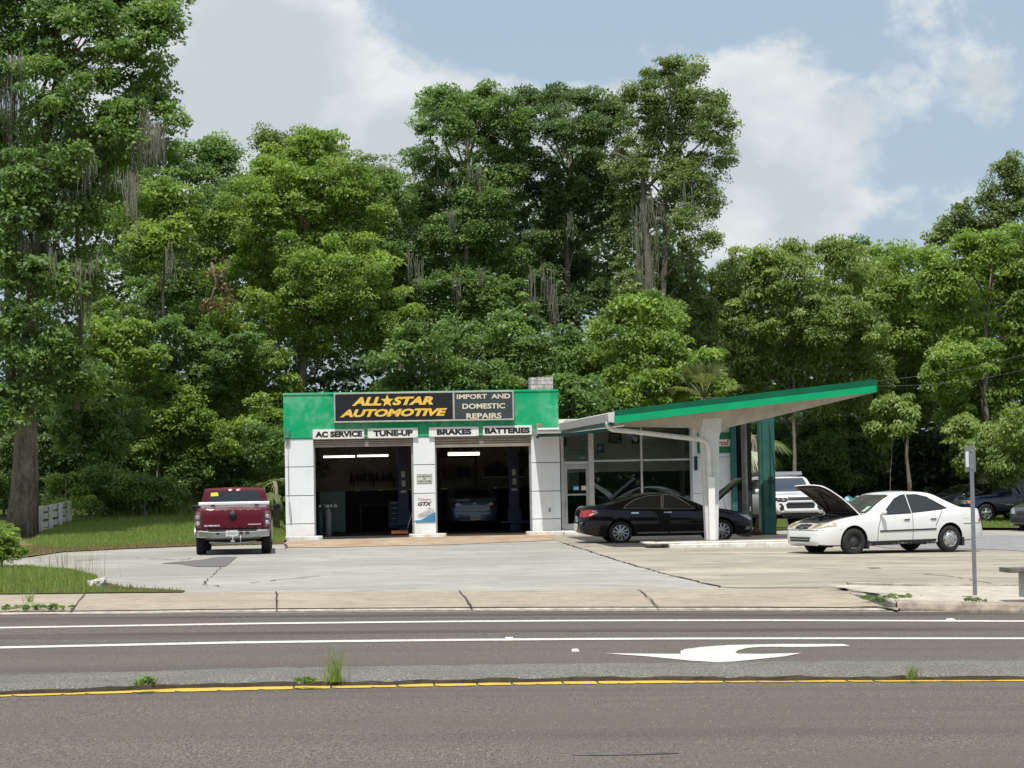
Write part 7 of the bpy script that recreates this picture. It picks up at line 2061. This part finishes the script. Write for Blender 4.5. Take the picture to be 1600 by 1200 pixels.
def tree(name, label, base_px, D, blobs, leaf='mid', size=0.16, rc=0.62, per=62, trunk_r=0.22, bark=None, group=None, cat='tree', moss=None, dens=1.0, droop=.35, elong=2.0, lean=0.0, seed=0, fork=0.30, parts=True, dead=None, flat=.62, bare=None, spread=.55):
    flat = max(flat, .74)
    rd = random.Random(seed * 7 + 3); rg = np.random.default_rng(seed + 100)
    size *= .80; per = int(per * 2.1); dens *= 2.7; rc *= .88; trunk_r *= .7
    bx = W(base_px, 800, D); z0 = lot_z(bx.x, bx.y) - 0.05
    base = Vector((bx.x, bx.y, z0))
    root = empty(name, base, 0, label, cat, group)
    ob = np.array(base)
    allc = []; allr = []; cs = []
    for b in blobs:
        b = list(b) + ([rd.uniform(-2.0, 2.0)] if len(b) < 5 else [])
        c, rx, rz = blob_world(b, D)
        cs.append((c, rx, rz))
        allc.append(clump_centers(c, rx * .84, rz * .84, rc, dens, .30, rg=rg))
        for _ in range(5 if rx > .5 else 0):      # side sprays that break the outline
            an = rd.uniform(-.5, math.pi + .5); q = rd.uniform(.75, 1.1)
            cc = c + np.array([math.cos(an) * rx * q, rd.uniform(-.5, .3) * rx, math.sin(an) * rz * q])
            allc.append(clump_centers(cc, rx * .30, rz * rd.uniform(.25, .5), rc * .8, dens * .8, .1, rg=rg))
    pc = np.concatenate(allc)
    keep = pc[:, 2] > z0 + 0.25
    pc = pc[keep]
    rad = rc * rg.uniform(0.55, 1.3, len(pc))
    # colour differs from spray to spray
    tc = np.clip(rg.normal(0.46, 0.17, len(pc)), 0, 1)
    size = size * np.repeat(rg.choice([.78, .95, 1.12, 1.35], len(pc), p=[.3, .35, .25, .1]), per)
    v, t = leaves(pc - ob, rad, per, size, droop, flat, tc, elong, rg=rg)
    crown = np_mesh('crown', v, 4, LEAF[leaf], root, t)
    # trunk and limbs
    cen = np.mean([c for c, _, _ in cs], axis=0); topz = max(c[2] + rz * .4 for c, _, rz in cs)
    m = MB()
    th = (topz - z0)
    tp = [Vector((0, 0, -0.2))]
    target = Vector((cen[0] - base.x, cen[1] - base.y, 0))
    for k in range(1, 9):
        f_ = k / 8
        tp.append(Vector((target.x * f_ ** 1.6 + rd.uniform(-1, 1) * trunk_r * 0.9, target.y * f_ ** 1.6 + rd.uniform(-1, 1) * trunk_r * .9, th * f_ * 0.92)))
    tr_ = [trunk_r * (1.55 if k == 0 else (1.12 if k == 1 else 1 - .78 * k / 8)) for k in range(9)]
    m.tube(tp, tr_, 12)
    for c, rx, rz in cs:
        z = min(max((c[2] - z0) - rx * spread - 1.0, th * fork * .8), th * .8)
        k = min(7, int(z / (th * .92) * 8)); f_ = z / (th * .92) * 8 - k
        st = tp[k].lerp(tp[k + 1], min(1, max(0, f_)))
        m.tube(limb_path(st, Vector(c - ob), .06, 7, .1, rd), [trunk_r * .26 * (1 - .8 * i / 6) for i in range(7)], 7)
        for _ in range(2):
            q = Vector(c - ob) + Vector((rd.uniform(-rx, rx) * .8, rd.uniform(-rx, rx) * .5, rd.uniform(-.3, .9) * rz))
            m.tube(limb_path(Vector(c - ob).lerp(st, .3), q, .05, 5, .1, rd), [trunk_r * .11 * (1 - .8 * i / 4) for i in range(5)], 5)
    m.build('trunk', bark or bark_m, root, fixn=False)
    if dead:
        pts = []
        for b in dead:
            c, rx, rz = blob_world(b, D - 1.5); pts.append(clump_centers(c, rx, rz, .35, 1.6, .2, rg=rg))
        pd = np.concatenate(pts)
        v, t = leaves(pd - ob, .35 * np.ones(len(pd)), 34, .13, .5, .8, rg=rg)
        np_mesh('dead_foliage', v, 4, LEAF['brown'], root, t)
    if bare:
        mm = MB()
        for path in bare:
            P = [W(x, y, D - .6 + (path[2][i] if len(path) > 2 else 0)) - base for i, (x, y) in enumerate(path[0])]
            w_ = path[1]
            mm.tube(P, [w_ * (1 - .7 * i / max(1, len(P) - 1)) for i in range(len(P))], 6)
        mm.build('bare_branch', bark_pale, root, fixn=False)
    if moss:
        vs = []; ts = []
        for (px, py, w_, L, n) in moss:
            for _ in range(max(2, int(n * (.6 if D < 75 else .3)))):
                x = px + rg.normal(0, w_ * .8); y = py + rg.normal(0, 16)
                p = np.array(W(x, y, D - rg.uniform(0.0, 2.6))) - ob; s = D / F
                ln = L * s * rg.uniform(.25, 1.15); nst = 12
                dx = rg.normal(0, .02)
                for q in range(nst):
                    o = p + np.array([rg.normal(0, .09), rg.normal(0, .12), rg.normal(0, .15)]); l2 = ln * rg.uniform(.45, 1.0); wd = rg.uniform(.006, .017)
                    prev = None; wx = 0.0
                    for k in range(5):
                        f_ = k / 4; c_ = o + np.array([dx * f_ * ln + rg.normal(0, .02), rg.normal(0, .015), -l2 * f_]); ww = wd * (1 - .75 * f_)
                        wx += rg.normal(0, .018); c_[0] += wx; cur = (c_ + np.array([-ww, 0, 0]), c_ + np.array([ww, 0, 0]))
                        if prev is not None:
                            vs += [prev[0], prev[1], cur[1], cur[0]]; ts.append(rg.uniform(.1, .9))
                        prev = cur
        np_mesh('spanish_moss', np.array(vs), 4, moss_m, root, np.array(ts))
    return root

# ---- the big mossy tree at the left edge
tree('moss_hung_tree', 'tall tree at the left edge, thick trunk, its high branches hung with grey moss', 33, 72.0,
     [(20, -150, 190, 110, 0), (190, -90, 110, 70, 1), (215, 10, 52, 40, 1), (238, 55, 34, 26, 0), (120, 70, 105, 55, -1), (200, 118, 52, 36, 1), (70, 140, 70, 42, -2), (222, 192, 46, 36, 0), (120, 205, 85, 42, -1), (205, 245, 50, 30, 1),
      (85, 275, 55, 38, -2), (165, 285, 45, 34, 0), (45, 345, 62, 50, -2), (110, 345, 42, 34, -1), (0, 250, 34, 55, 0), (40, 440, 70, 48, -2), (110, 430, 36, 36, -1), (35, 540, 62, 52, -2), (95, 590, 45, 46, -1), (18, 635, 50, 42, -2), (-30, 40, 60, 90, 0)],
     'mid', .20, .66, 66, .50, bark_m, moss=[(235, 205, 20, 60, 34), (205, 285, 5, 90, 12), (55, 395, 28, 95, 30), (125, 420, 14, 120, 26), (18, 330, 10, 120, 20), (90, 300, 30, 60, 14), (150, 260, 25, 70, 12), (20, 120, 14, 110, 22), (115, 200, 8, 60, 8)],
     bare=[([(18, 640), (14, 480), (16, 330), (18, 200), (26, 95)], .20), ([(16, 330), (60, 250), (110, 185)], .10), ([(120, 640), (128, 480), (118, 330), (122, 180)], .10), ([(40, 200), (75, 120), (140, 60)], .09)], seed=1, cat='tree', spread=.5)
# ---- trees behind it, from left to right
tree('leafy_tree', 'dark leafy tree in the gap right of the tall mossy tree', 300, 90, [(325, 262, 48, 34), (290, 305, 60, 40), (345, 310, 40, 40), (250, 390, 70, 60), (320, 400, 60, 55), (290, 480, 80, 50), (215, 300, 40, 50), (345, 240, 20, 14)], 'mid', .17, .62, 60, .26, seed=2, moss=[(275, 390, 26, 60, 20), (210, 330, 10, 70, 12)])
tree('leafy_tree', 'bright young tree in front of the dark hollow beside the mossy tree', 262, 84, [(268, 312, 40, 22), (240, 345, 48, 28), (296, 350, 42, 26), (262, 385, 50, 26), (215, 400, 34, 28)], 'bright', .17, .55, 62, .16, seed=3, moss=[(280, 395, 20, 70, 16)])
tree('live_oak', 'dark rounded oak crown rising behind the large bright green tree', 455, 110, [(430, 242, 46, 24, 0), (455, 225, 34, 15, 0), (515, 236, 22, 14, 0), (560, 285, 40, 30, 0), (590, 300, 22, 26, 0), (480, 290, 80, 50, 0), (460, 400, 120, 110, 0)], 'olive', .20, .70, 55, .35, seed=4)
tree('bright_tree', 'large bright green rounded tree left of centre above the white garage', 470, 86, [(470, 252, 62, 30), (420, 285, 52, 34), (525, 290, 50, 34), (470, 320, 80, 42), (395, 345, 48, 36), (545, 350, 50, 40), (440, 385, 80, 42), (520, 400, 70, 44), (390, 440, 60, 44), (470, 455, 80, 46), (555, 450, 50, 46), (420, 510, 80, 44), (520, 520, 76, 46), (590, 500, 40, 44)], 'bright', .16, .56, 66, .30, seed=5, flat=.55)
tree('leafy_tree', 'slim dark tree between the bright tree and the tall centre trees', 622, 92, [(615, 305, 34, 26), (640, 330, 40, 40), (610, 380, 44, 50), (645, 430, 50, 60), (600, 470, 46, 50), (650, 520, 60, 50)], 'mid', .15, .55, 60, .20, seed=6, moss=[(640, 400, 20, 50, 12)])
tree('tall_tree', 'tall flat topped tree at the left of the three tall centre trees', 725, 92, [(672, 165, 30, 17), (712, 168, 40, 20), (760, 162, 34, 18), (790, 182, 26, 24), (690, 205, 34, 26), (745, 210, 50, 34), (795, 235, 34, 40), (680, 262, 36, 30), (735, 275, 50, 38), (790, 300, 46, 44), (690, 330, 50, 44), (745, 350, 60, 44), (700, 405, 66, 46), (775, 410, 60, 50), (710, 470, 76, 46), (790, 490, 60, 44)], 'mid', .155, .55, 62, .30, seed=7, moss=[(700, 300, 30, 50, 16), (740, 430, 30, 60, 14), (735, 250, 24, 50, 10)], bare=[([(722, 345), (745, 325), (768, 318)], .05), ([(735, 520), (728, 400), (733, 290)], .16)])
tree('tall_tree', 'tall dense tree in the middle of the three tall centre trees', 885, 93, [(845, 165, 32, 20), (880, 160, 34, 18), (925, 172, 34, 20), (950, 190, 28, 22), (835, 205, 36, 32), (885, 215, 50, 36), (940, 235, 44, 36), (850, 275, 52, 40), (910, 290, 56, 42), (955, 310, 34, 40), (840, 345, 52, 46), (905, 360, 56, 46), (860, 420, 62, 46), (930, 430, 50, 50), (880, 485, 76, 46)], 'dark', .155, .55, 62, .32, seed=8, moss=[(835, 430, 30, 90, 24), (880, 470, 40, 90, 30), (910, 330, 24, 60, 12)], bare=[([(855, 300), (880, 270), (890, 262)], .05), ([(905, 320), (920, 338)], .04)])
tree('vine_covered_tree', 'tallest centre tree, its leaning crown over a grey trunk wrapped in vines', 1025, 89, [(1045, 118, 30, 18), (1075, 122, 20, 16), (1005, 150, 26, 22), (1040, 158, 34, 26), (1085, 165, 32, 30), (1115, 205, 24, 26), (1000, 200, 34, 34), (1055, 210, 44, 34), (1105, 240, 30, 34), (1020, 260, 44, 36), (1085, 285, 38, 34), (985, 270, 24, 34), (1100, 320, 24, 34), (1050, 330, 36, 34), (985, 340, 30, 40), (1078, 372, 34, 36), (990, 420, 28, 50), (1070, 440, 38, 46), (1085, 510, 34, 50), (1000, 500, 34, 50), (1050, 560, 60, 40)], 'olive', .14, .50, 60, .30, bark_pale, seed=9, dens=.95, moss=[(1012, 330, 14, 100, 26), (1020, 430, 16, 100, 30), (1000, 500, 20, 70, 20), (1055, 300, 14, 60, 10)],
     bare=[([(1022, 520), (1014, 430), (1008, 340), (1004, 268), (988, 240)], .20), ([(1004, 268), (975, 245), (960, 238)], .07), ([(1006, 300), (1040, 262), (1066, 225), (1078, 212)], .09)], dead=[(1062, 278, 16, 14)])
# ---- lower trees in front of the tall ones
tree('understory_tree', 'small bright understory tree between the bright tree and the chimney', 700, 84, [(640, 555, 48, 34), (700, 545, 50, 34), (670, 605, 60, 36), (740, 600, 56, 38), (720, 650, 80, 36), (630, 650, 60, 40)], 'mid', .17, .55, 60, .16, seed=10)
tree('understory_tree', 'loose leafed understory tree directly behind the chimney', 850, 85, [(800, 545, 44, 36), (860, 555, 46, 34), (905, 580, 44, 36), (830, 610, 60, 36), (900, 640, 60, 36), (790, 640, 50, 40)], 'mid', .20, .60, 52, .16, seed=11)
tree('understory_tree', 'bright broad leafed tree left of the palm above the canopy roof', 1010, 84, [(1005, 490, 34, 20), (975, 520, 40, 26), (1035, 520, 42, 26), (1000, 560, 56, 30), (1060, 570, 48, 32), (945, 590, 48, 32), (1010, 610, 60, 32), (1085, 615, 44, 34), (960, 645, 70, 30), (1060, 650, 60, 30)], 'bright', .20, .58, 56, .16, seed=12, droop=.5)
# ---- right-hand side
tree('drooping_tree', 'wide tree with drooping leaf sprays directly above the canopy tip', 1240, 93, [(1150, 430, 36, 20), (1205, 415, 34, 17), (1255, 410, 40, 18), (1320, 405, 34, 16), (1180, 455, 52, 28), (1250, 450, 58, 30), (1315, 445, 48, 30), (1135, 490, 42, 34), (1205, 500, 58, 34), (1280, 500, 60, 36), (1150, 550, 52, 38), (1225, 560, 64, 38), (1300, 560, 60, 38), (1190, 610, 66, 34), (1270, 620, 64, 36), (1340, 600, 50, 40), (1330, 520, 50, 40)], 'yellow', .22, .62, 56, .13, seed=13, droop=.7, elong=2.6)
tree('leafy_tree', 'mid green tree between the drooping tree and the right edge trees', 1420, 96, [(1400, 412, 40, 20), (1440, 425, 40, 24), (1375, 445, 40, 30), (1430, 465, 52, 34), (1385, 510, 50, 40), (1445, 530, 52, 42), (1400, 580, 58, 40), (1455, 600, 46, 44), (1390, 640, 50, 40)], 'bright', .19, .60, 58, .12, seed=14, droop=.5)
tree('leafy_tree', 'bright dense tree at the right edge above the dark blue vehicle', 1540, 92, [(1500, 412, 36, 22), (1545, 395, 36, 20), (1595, 395, 40, 26), (1480, 450, 38, 34), (1540, 445, 50, 36), (1600, 455, 50, 44), (1510, 505, 50, 42), (1575, 520, 56, 44), (1500, 570, 46, 44), (1560, 590, 60, 44), (1610, 600, 50, 50), (1510, 640, 46, 44), (1570, 660, 60, 40), (1640, 480, 50, 80)], 'bright', .20, .62, 58, .28, seed=15, droop=.5)
tree('leafy_tree', 'low yellowish green tree drooping over the cars at the right edge', 1650, 86, [(1530, 680, 34, 26), (1565, 700, 40, 26), (1600, 690, 34, 36), (1545, 725, 40, 22), (1590, 735, 30, 22)], 'yellow', .22, .50, 50, .06, seed=16, droop=.8, elong=2.8)
tree('yellowing_shrub', 'patch of pale yellow leaves hanging below the canopy tip tree', 1390, 88, [(1395, 650, 28, 22), (1380, 690, 20, 18), (1415, 665, 20, 16)], 'yellow', .24, .42, 44, .03, seed=17, droop=.8, elong=2.4)
tree('distant_tree', 'dark distant tree standing above the others at the far right', 1570, 130, [(1590, 272, 26, 18, 0), (1572, 300, 34, 20, 0), (1535, 335, 36, 18, 0), (1490, 358, 26, 10, 0), (1480, 375, 22, 12, 0), (1590, 345, 44, 28, 0), (1545, 375, 50, 24, 0), (1610, 310, 30, 40, 0), (1580, 420, 70, 50, 0)], 'olive', .24, .72, 40, .40, seed=18, dens=.9, bare=[([(1565, 400), (1560, 360), (1540, 335), (1500, 350)], .14)])
tree('feathery_tree', 'small feathery crown poking above the drooping tree near its right side', 1350, 100, [(1340, 388, 22, 8, 0), (1368, 405, 14, 7, 0), (1330, 398, 14, 8, 0), (1350, 440, 40, 40, 0)], 'mid', .14, .45, 46, .10, seed=19)

# ---- shrubs and undergrowth on the left
shrubs = [
    ('bright vine draped mound of leaves left of the reddish dead branch', 190, 84, [(190, 505, 44, 26), (165, 545, 48, 34), (215, 550, 46, 36), (185, 590, 56, 34)], 'bright', .17, 20),
    ('leafy shrub under the reddish dead branch', 325, 85, [(320, 505, 40, 24), (290, 545, 50, 34), (350, 550, 50, 32), (320, 590, 64, 34)], 'mid', .16, 21),
    ('broad shrub directly left of the garage sign', 400, 84, [(385, 570, 50, 30), (360, 620, 54, 36), (415, 625, 44, 40), (385, 680, 60, 40)], 'bright', .17, 22),
    ('dense dark shrub beside the fence end', 140, 82, [(120, 640, 46, 40), (165, 650, 50, 40), (140, 700, 56, 40)], 'mid', .16, 23),
    ('tall leafy shrub in the middle of the left undergrowth', 245, 83, [(235, 620, 52, 36), (280, 650, 50, 36), (225, 680, 56, 40), (275, 710, 56, 40)], 'bright', .16, 24),
    ('low dark shrub behind the red pickup roof', 345, 84, [(320, 700, 50, 36), (370, 720, 50, 36), (340, 745, 60, 30), (300, 745, 40, 26)], 'mid', .15, 25),
    ('bright bush growing through the end of the board fence', 100, 78, [(92, 752, 18, 18), (105, 775, 24, 20), (130, 790, 20, 16), (88, 785, 14, 16)], 'bright', .13, 26),
    ('low weedy bush right of the fence bush', 165, 80, [(150, 760, 28, 24), (180, 775, 28, 20), (160, 790, 34, 14)], 'mid', .14, 27),
    ('low weedy bush at the lawn edge left of the pickup', 225, 80, [(215, 770, 30, 20), (250, 778, 30, 18), (232, 792, 44, 12)], 'mid', .14, 28),
    ('leafy bush between the pickup and the garage corner', 425, 82, [(415, 700, 26, 30), (435, 735, 22, 30), (412, 755, 26, 24)], 'mid', .14, 29),
    ('dark bush at the left edge behind the trunk', 5, 84, [(0, 720, 40, 50), (10, 780, 40, 36), (65, 700, 30, 50)], 'dark', .15, 30),
]
for lab, bx, D, bl, lf, sz, sd_ in shrubs:
    tree('shrub', lab, bx, D, bl, lf, sz, .48, 60, .06, seed=sd_, cat='shrub', group='undergrowth left of the garage', fork=.1)
shr2 = [
    ('broad leafed bush showing between the office roof and the canopy', 915, 80, [(900, 650, 34, 26), (935, 640, 40, 24), (890, 620, 34, 26)], 'mid', .18, 31),
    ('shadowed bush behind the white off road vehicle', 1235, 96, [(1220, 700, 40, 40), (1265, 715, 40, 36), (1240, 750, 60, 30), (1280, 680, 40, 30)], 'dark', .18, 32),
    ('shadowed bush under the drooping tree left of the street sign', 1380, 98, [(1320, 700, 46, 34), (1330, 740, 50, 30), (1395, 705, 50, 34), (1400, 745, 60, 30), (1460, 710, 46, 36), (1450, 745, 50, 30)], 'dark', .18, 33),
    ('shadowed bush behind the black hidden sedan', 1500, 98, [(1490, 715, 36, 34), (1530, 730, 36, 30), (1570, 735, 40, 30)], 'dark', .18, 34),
]
for lab, bx, D, bl, lf, sz, sd_ in shr2:
    tree('shrub', lab, bx, D, bl, lf, sz, .52, 50, .06, seed=sd_, cat='shrub', fork=.1)

# reddish dead branch
def dead_branch():
    D = 83.5; c = W(335, 445, D)
    r = empty('dead_branch', c, 0, 'reddish brown dead branch hanging in the left foliage above the shrubs', 'branch')
    m = MB(); P = [W(x, y, D) - c for x, y in ((330, 410), (338, 440), (330, 468), (312, 482))]; m.tube(P, [.06, .05, .04, .02], 6)
    P = [W(x, y, D) - c for x, y in ((338, 440), (352, 425), (360, 405))]; m.tube(P, [.05, .03, .015], 6); m.build('limb', bark_pale, r)
    rg = np.random.default_rng(77)
    pts = []
    for b in [(345, 430, 20, 26), (325, 480, 30, 10), (352, 470, 16, 10)]:
        cc, rx, rz = blob_world(b, D); pts.append(clump_centers(cc, rx, rz, .32, 1.0, .1, rg=rg))
    p = np.concatenate(pts); v, t = leaves(p - np.array(c), .32 * np.ones(len(p)), 30, .13, .5, .7, rg=rg); np_mesh('dead_leaves', v, 4, LEAF['brown'], r, t)
dead_branch()

# ---- fan palms
def palm(label, base_px, D, crown_px, crown_py, L, n, seed, stem_r=.16, down=False):
    rd = random.Random(seed)
    b0 = W(base_px, 800, D); base = Vector((b0.x, b0.y, lot_z(b0.x, b0.y)))
    c = W(crown_px, crown_py, D) - base
    r = empty('fan_palm', base, 0, label, 'palm')
    m = MB(); m.tube([(0, 0, -.1), (c.x * .4, c.y * .3, c.z * .5), tuple(c)], [stem_r * 1.2, stem_r, stem_r * .8], 10); m.build('trunk', bark_m, r)
    for k in range(n):
        az = 2 * math.pi * (k + rd.uniform(-.3, .3)) / n; el = rd.uniform(-.5, 1.25) if not down else rd.uniform(-1.2, .4)
        d = Vector((math.cos(az) * math.cos(el), math.sin(az) * math.cos(el) * .8, math.sin(el))).normalized()
        hub = c + d * L * .5
        side = d.cross(Vector((0, 0, 1)))
        if side.length < .1: side = Vector((1, 0, 0))
        side.normalize(); nrm = side.cross(d).normalized()
        vs = []; ts = []
        nb = 26
        for j in range(nb):
            a = (j / (nb - 1) - .5) * 2.5
            ll = L * (.62 if abs(a) < .8 else .5) * rd.uniform(.85, 1.05)
            dr = (d * math.cos(a) + side * math.sin(a)).normalized()
            tip = hub + dr * ll + Vector((0, 0, -.34 * ll * rd.uniform(.5, 1.2))); mid = hub + dr * ll * .6 + Vector((0, 0, -.04 * ll))
            pp = dr.cross(nrm).normalized() * ll * .030
            vs += [hub, mid + pp, tip, mid - pp]; ts.append(rd.uniform(.25, 1))
        fr = np_mesh('frond', np.array([tuple(v) for v in vs]), 4, LEAF['frond'], r, np.array(ts))
        s = MB(); s.tube([tuple(c), tuple(c.lerp(hub, .6) + Vector((0, 0, .03))), tuple(hub)], [.022, .018, .014], 5); s.build('stalk', mat('palm_stalk', (0.16, 0.18, 0.06), .6), fr)
palm('tall fan palm with silvery fronds spreading above the canopy roof', 1098, 81, 1100, 622, 1.55, 16, 41)
palm('fan palm with drooping fronds seen between the steel pole and the green post', 1182, 82, 1176, 680, 1.5, 14, 42, down=True)
palm('short fan palm against the left corner of the garage', 432, 77, 430, 752, 0.85, 12, 43, .10, down=True)

# ---- the wood beyond, read as one mass
def far_wood(name, spec, D0, seed, n, sz, material, back=False, span=14):
    rg = np.random.default_rng(seed); cs = []
    for k in range(n):
        px = rg.uniform(*spec['x'])
        top = np.interp(px, spec['tx'], spec['ty'])
        py = top + (812 - top) * rg.random() ** 1.0 + 14
        D = D0 + rg.uniform(0, span)
        p = W(px, py, D)
        cs.append((p.x, p.y, p.z))
    cs = np.array(cs)
    if back: cs[:, 1] = -cs[:, 1] * .42
    v, t = leaves(cs, rg.uniform(.6, 1.5, len(cs)), 46, sz, .3, .7, np.clip(rg.normal(.45, .16, len(cs)), 0, 1), 1.8, rg=rg)
    tag(np_mesh(name, v, 4, material, None, t), kind='stuff')
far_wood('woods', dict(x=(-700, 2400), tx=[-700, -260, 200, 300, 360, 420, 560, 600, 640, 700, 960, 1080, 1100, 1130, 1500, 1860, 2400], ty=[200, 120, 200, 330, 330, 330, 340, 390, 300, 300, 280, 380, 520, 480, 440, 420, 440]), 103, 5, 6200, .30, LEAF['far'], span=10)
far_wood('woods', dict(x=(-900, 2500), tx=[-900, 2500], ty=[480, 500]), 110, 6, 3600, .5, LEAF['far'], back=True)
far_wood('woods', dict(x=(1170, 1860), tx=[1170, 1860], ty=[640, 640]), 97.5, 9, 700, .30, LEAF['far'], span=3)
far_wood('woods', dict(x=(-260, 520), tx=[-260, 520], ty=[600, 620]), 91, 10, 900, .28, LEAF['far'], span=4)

# ---- round bush on the front verge
def verge_bush():
    D = GL(10, 890).y
    tree('round_bush', 'clipped round bush at the left edge of the front grass verge', 2, D, [(4, 848, 30, 22, 0), (-20, 862, 50, 26, 0), (8, 868, 27, 20, 0)], 'bright', .050, .13, 70, .04, seed=50, cat='shrub', dens=1.0, fork=.1)
verge_bush()

# ---- grass
def blades(name, pts, h, w, leaf, seed, lean=.45, parent=None):
    rg = np.random.default_rng(seed); n = len(pts)
    az = rg.uniform(0, 2 * math.pi, n); H = h * rg.uniform(.45, 1.25, n); l = rg.uniform(0, lean, n) * H; ww = w * rg.uniform(.7, 1.3, n)
    fa_ = rg.uniform(0, math.pi, n)
    v = np.empty((n, 3, 3)); dx = np.stack([np.cos(fa_) * ww, np.sin(fa_) * ww * .6, np.zeros(n)], 1)
    v[:, 0] = pts - dx; v[:, 1] = pts + dx; v[:, 2] = pts + np.stack([np.cos(az) * l, np.sin(az) * l, H], 1)
    return np_mesh(name, v.reshape(-1, 3), 3, LEAF[leaf], parent, np.clip(rg.normal(.5, .2, n), 0, 1))
def pip(poly, x, y):
    c = np.zeros(len(x), bool); n = len(poly)
    for i in range(n):
        a, b = poly[i], poly[(i + 1) % n]
        k = ((a[1] > y) != (b[1] > y)); 
        with np.errstate(divide='ignore', invalid='ignore'):
            c ^= k & (x < (b[0] - a[0]) * (y - a[1]) / (b[1] - a[1] + 1e-12) + a[0])
    return c
def scatter(poly_px, n, seed, zf=lot_z, world=None, clump=0.0):
    poly = world or [tuple(GPz(x, y, zf).to_2d()) for x, y in poly_px]
    xs = [p[0] for p in poly]; ys = [p[1] for p in poly]
    rg = np.random.default_rng(seed); out = []
    x = rg.uniform(min(xs), max(xs), n * 3); y = rg.uniform(min(ys), max(ys), n * 3)
    if clump:
        k = np.sin(x * 2.1 + 1.3 * np.sin(y * 1.7)) * np.sin(y * 2.6 + np.cos(x * 1.9)) + rg.normal(0, .5, len(x))
        x, y = x[k > clump - .6], y[k > clump - .6]
    s = pip(poly, x, y); x, y = x[s][:n], y[s][:n]
    return np.array([(a, b, zf(a, b) + .01) for a, b in zip(x, y)])
verge_px = [(-120, 929), (0, 929), (175, 927), (284, 926.3), (288, 924.5), (250, 922), (200, 919), (165, 912), (152, 903), (110, 893), (40, 887), (-120, 884)]
tag(blades('grass', scatter([(-120, 929), (0, 929), (168, 927.2), (160, 912), (150, 903), (110, 893), (40, 887), (-120, 884)], 22000, 1, clump=.25), .085, .009, 'grass', 2), kind='stuff')
tag(blades('grass', scatter([(-100, 929), (0, 929), (150, 927), (150, 905), (60, 890), (-100, 888)], 5000, 3, clump=.7), .22, .008, 'grass', 4), kind='stuff')
tag(blades('grass', scatter(verge_px, 2600, 18, clump=.3), .07, .008, 'grass', 17), kind='stuff')
tag(blades('grass', scatter(verge_px, 7000, 15, clump=.4), .09, .009, 'dry', 16), kind='stuff')
tag(blades('grass', scatter([(60, 888), (345, 925), (290, 918), (170, 900), (110, 880), (40, 880)], 260, 5), .55, .006, 'dry', 6, .25), kind='stuff')
tag(blades('grass', scatter([(90, 860), (200, 855), (300, 851), (443, 848), (443, 806), (300, 806), (200, 808), (120, 812), (70, 835), (40, 850)], 60000, 7), .13, .016, 'grass', 8), kind='stuff')
tag(blades('grass', scatter([(150, 812), (300, 808), (430, 806), (430, 796), (250, 797), (150, 800)], 9000, 9), .38, .020, 'grass', 10), kind='stuff')
tag(blades('grass', scatter([(-60, 872), (36, 871), (100, 863), (200, 858), (300, 854), (444, 851), (444, 848), (300, 849), (180, 852), (100, 850), (36, 856), (-60, 858)], 12000, 11), .09, .016, 'dry', 12), kind='stuff')
tag(blades('grass', scatter(None, 36000, 13, world=[(14.5, 78.3), (20, 76.8), (32, 78), (34, 100), (14, 100), (12, 90)]), .13, .02, 'grass', 14), kind='stuff')

# ---- weeds on the road edges and separator
def weed(label, px, py, zf, kind, h, n, seed, spread=.10):
    p = GPz(px, py, zf); rg = np.random.default_rng(seed); rd = random.Random(seed)
    r = empty('weed', p, 0, label, 'weed')
    if kind == 'tuft':
        q = np.stack([rg.normal(0, spread * .35, n), rg.normal(0, spread * .35, n), np.zeros(n)], 1)
        blades('blades', q, h, .006, 'grass', seed, .5, r)
        m = MB()
        for _ in range(5): m.tube([(rd.uniform(-.03, .03), 0, 0), (rd.uniform(-.1, .1), rd.uniform(-.05, .05), h * .9)], [.004, .002], 4)
        m.build('stem', mat('weed_stem', (0.14, 0.17, 0.05), .7), r)
    else:
        k = max(6, n // 30); c = np.stack([rg.normal(0, spread, k), rg.normal(0, spread * .6, k), rg.uniform(.03, h, k)], 1)
        v, t = leaves(c, .05 * np.ones(k), 30, .045, .1, .6, rg=rg); np_mesh('leaves', v, 4, LEAF['mid'], r, t)
        m = MB()
        for _ in range(6): m.tube([(0, 0, 0), (rd.uniform(-spread, spread), rd.uniform(-.05, .05), h * rd.uniform(.6, 1.3))], [.004, .002], 4)
        m.build('stem', MAT['weed_stem'], r)
rz5 = lambda x, y: road_z(x, y) + .05
weed('tall grass tuft growing on the traffic separator left of centre', 523, 1065, rz5, 'tuft', .34, 60, 61, .15)
weed('leafy weed on the traffic separator at the far left of the photo', 240, 1074, rz5, 'leafy', .10, 150, 62, .08)
weed('small leafy weed on the separator between the two larger weeds', 476, 1069, rz5, 'leafy', .04, 80, 63, .04)
weed('small grass tuft on the right part of the traffic separator', 1427, 1060, rz5, 'tuft', .14, 32, 64, .09)
weed('green weed patch at the start of the right hand sidewalk', 1392, 939, lambda x, y: road_z(x, y) + .09, 'leafy', .07, 700, 65, .26)
weed('small weed by the slab edge above the sidewalk weed patch', 1388, 921, lot_z, 'leafy', .09, 130, 66, .12)
weed('flat weed mat on the gutter at the left edge of the photo', 60, 953, lambda x, y: road_z(x, y) + .04, 'leafy', .06, 1000, 67, .28)
weed('thin weed in the apron above the flat weed mat', 44, 941, lambda x, y: road_z(x, y) + .09, 'tuft', .16, 30, 68, .12)
weed('small weed on the sidewalk below the street sign', 1522, 943, sw_z, 'leafy', .06, 150, 69, .06)
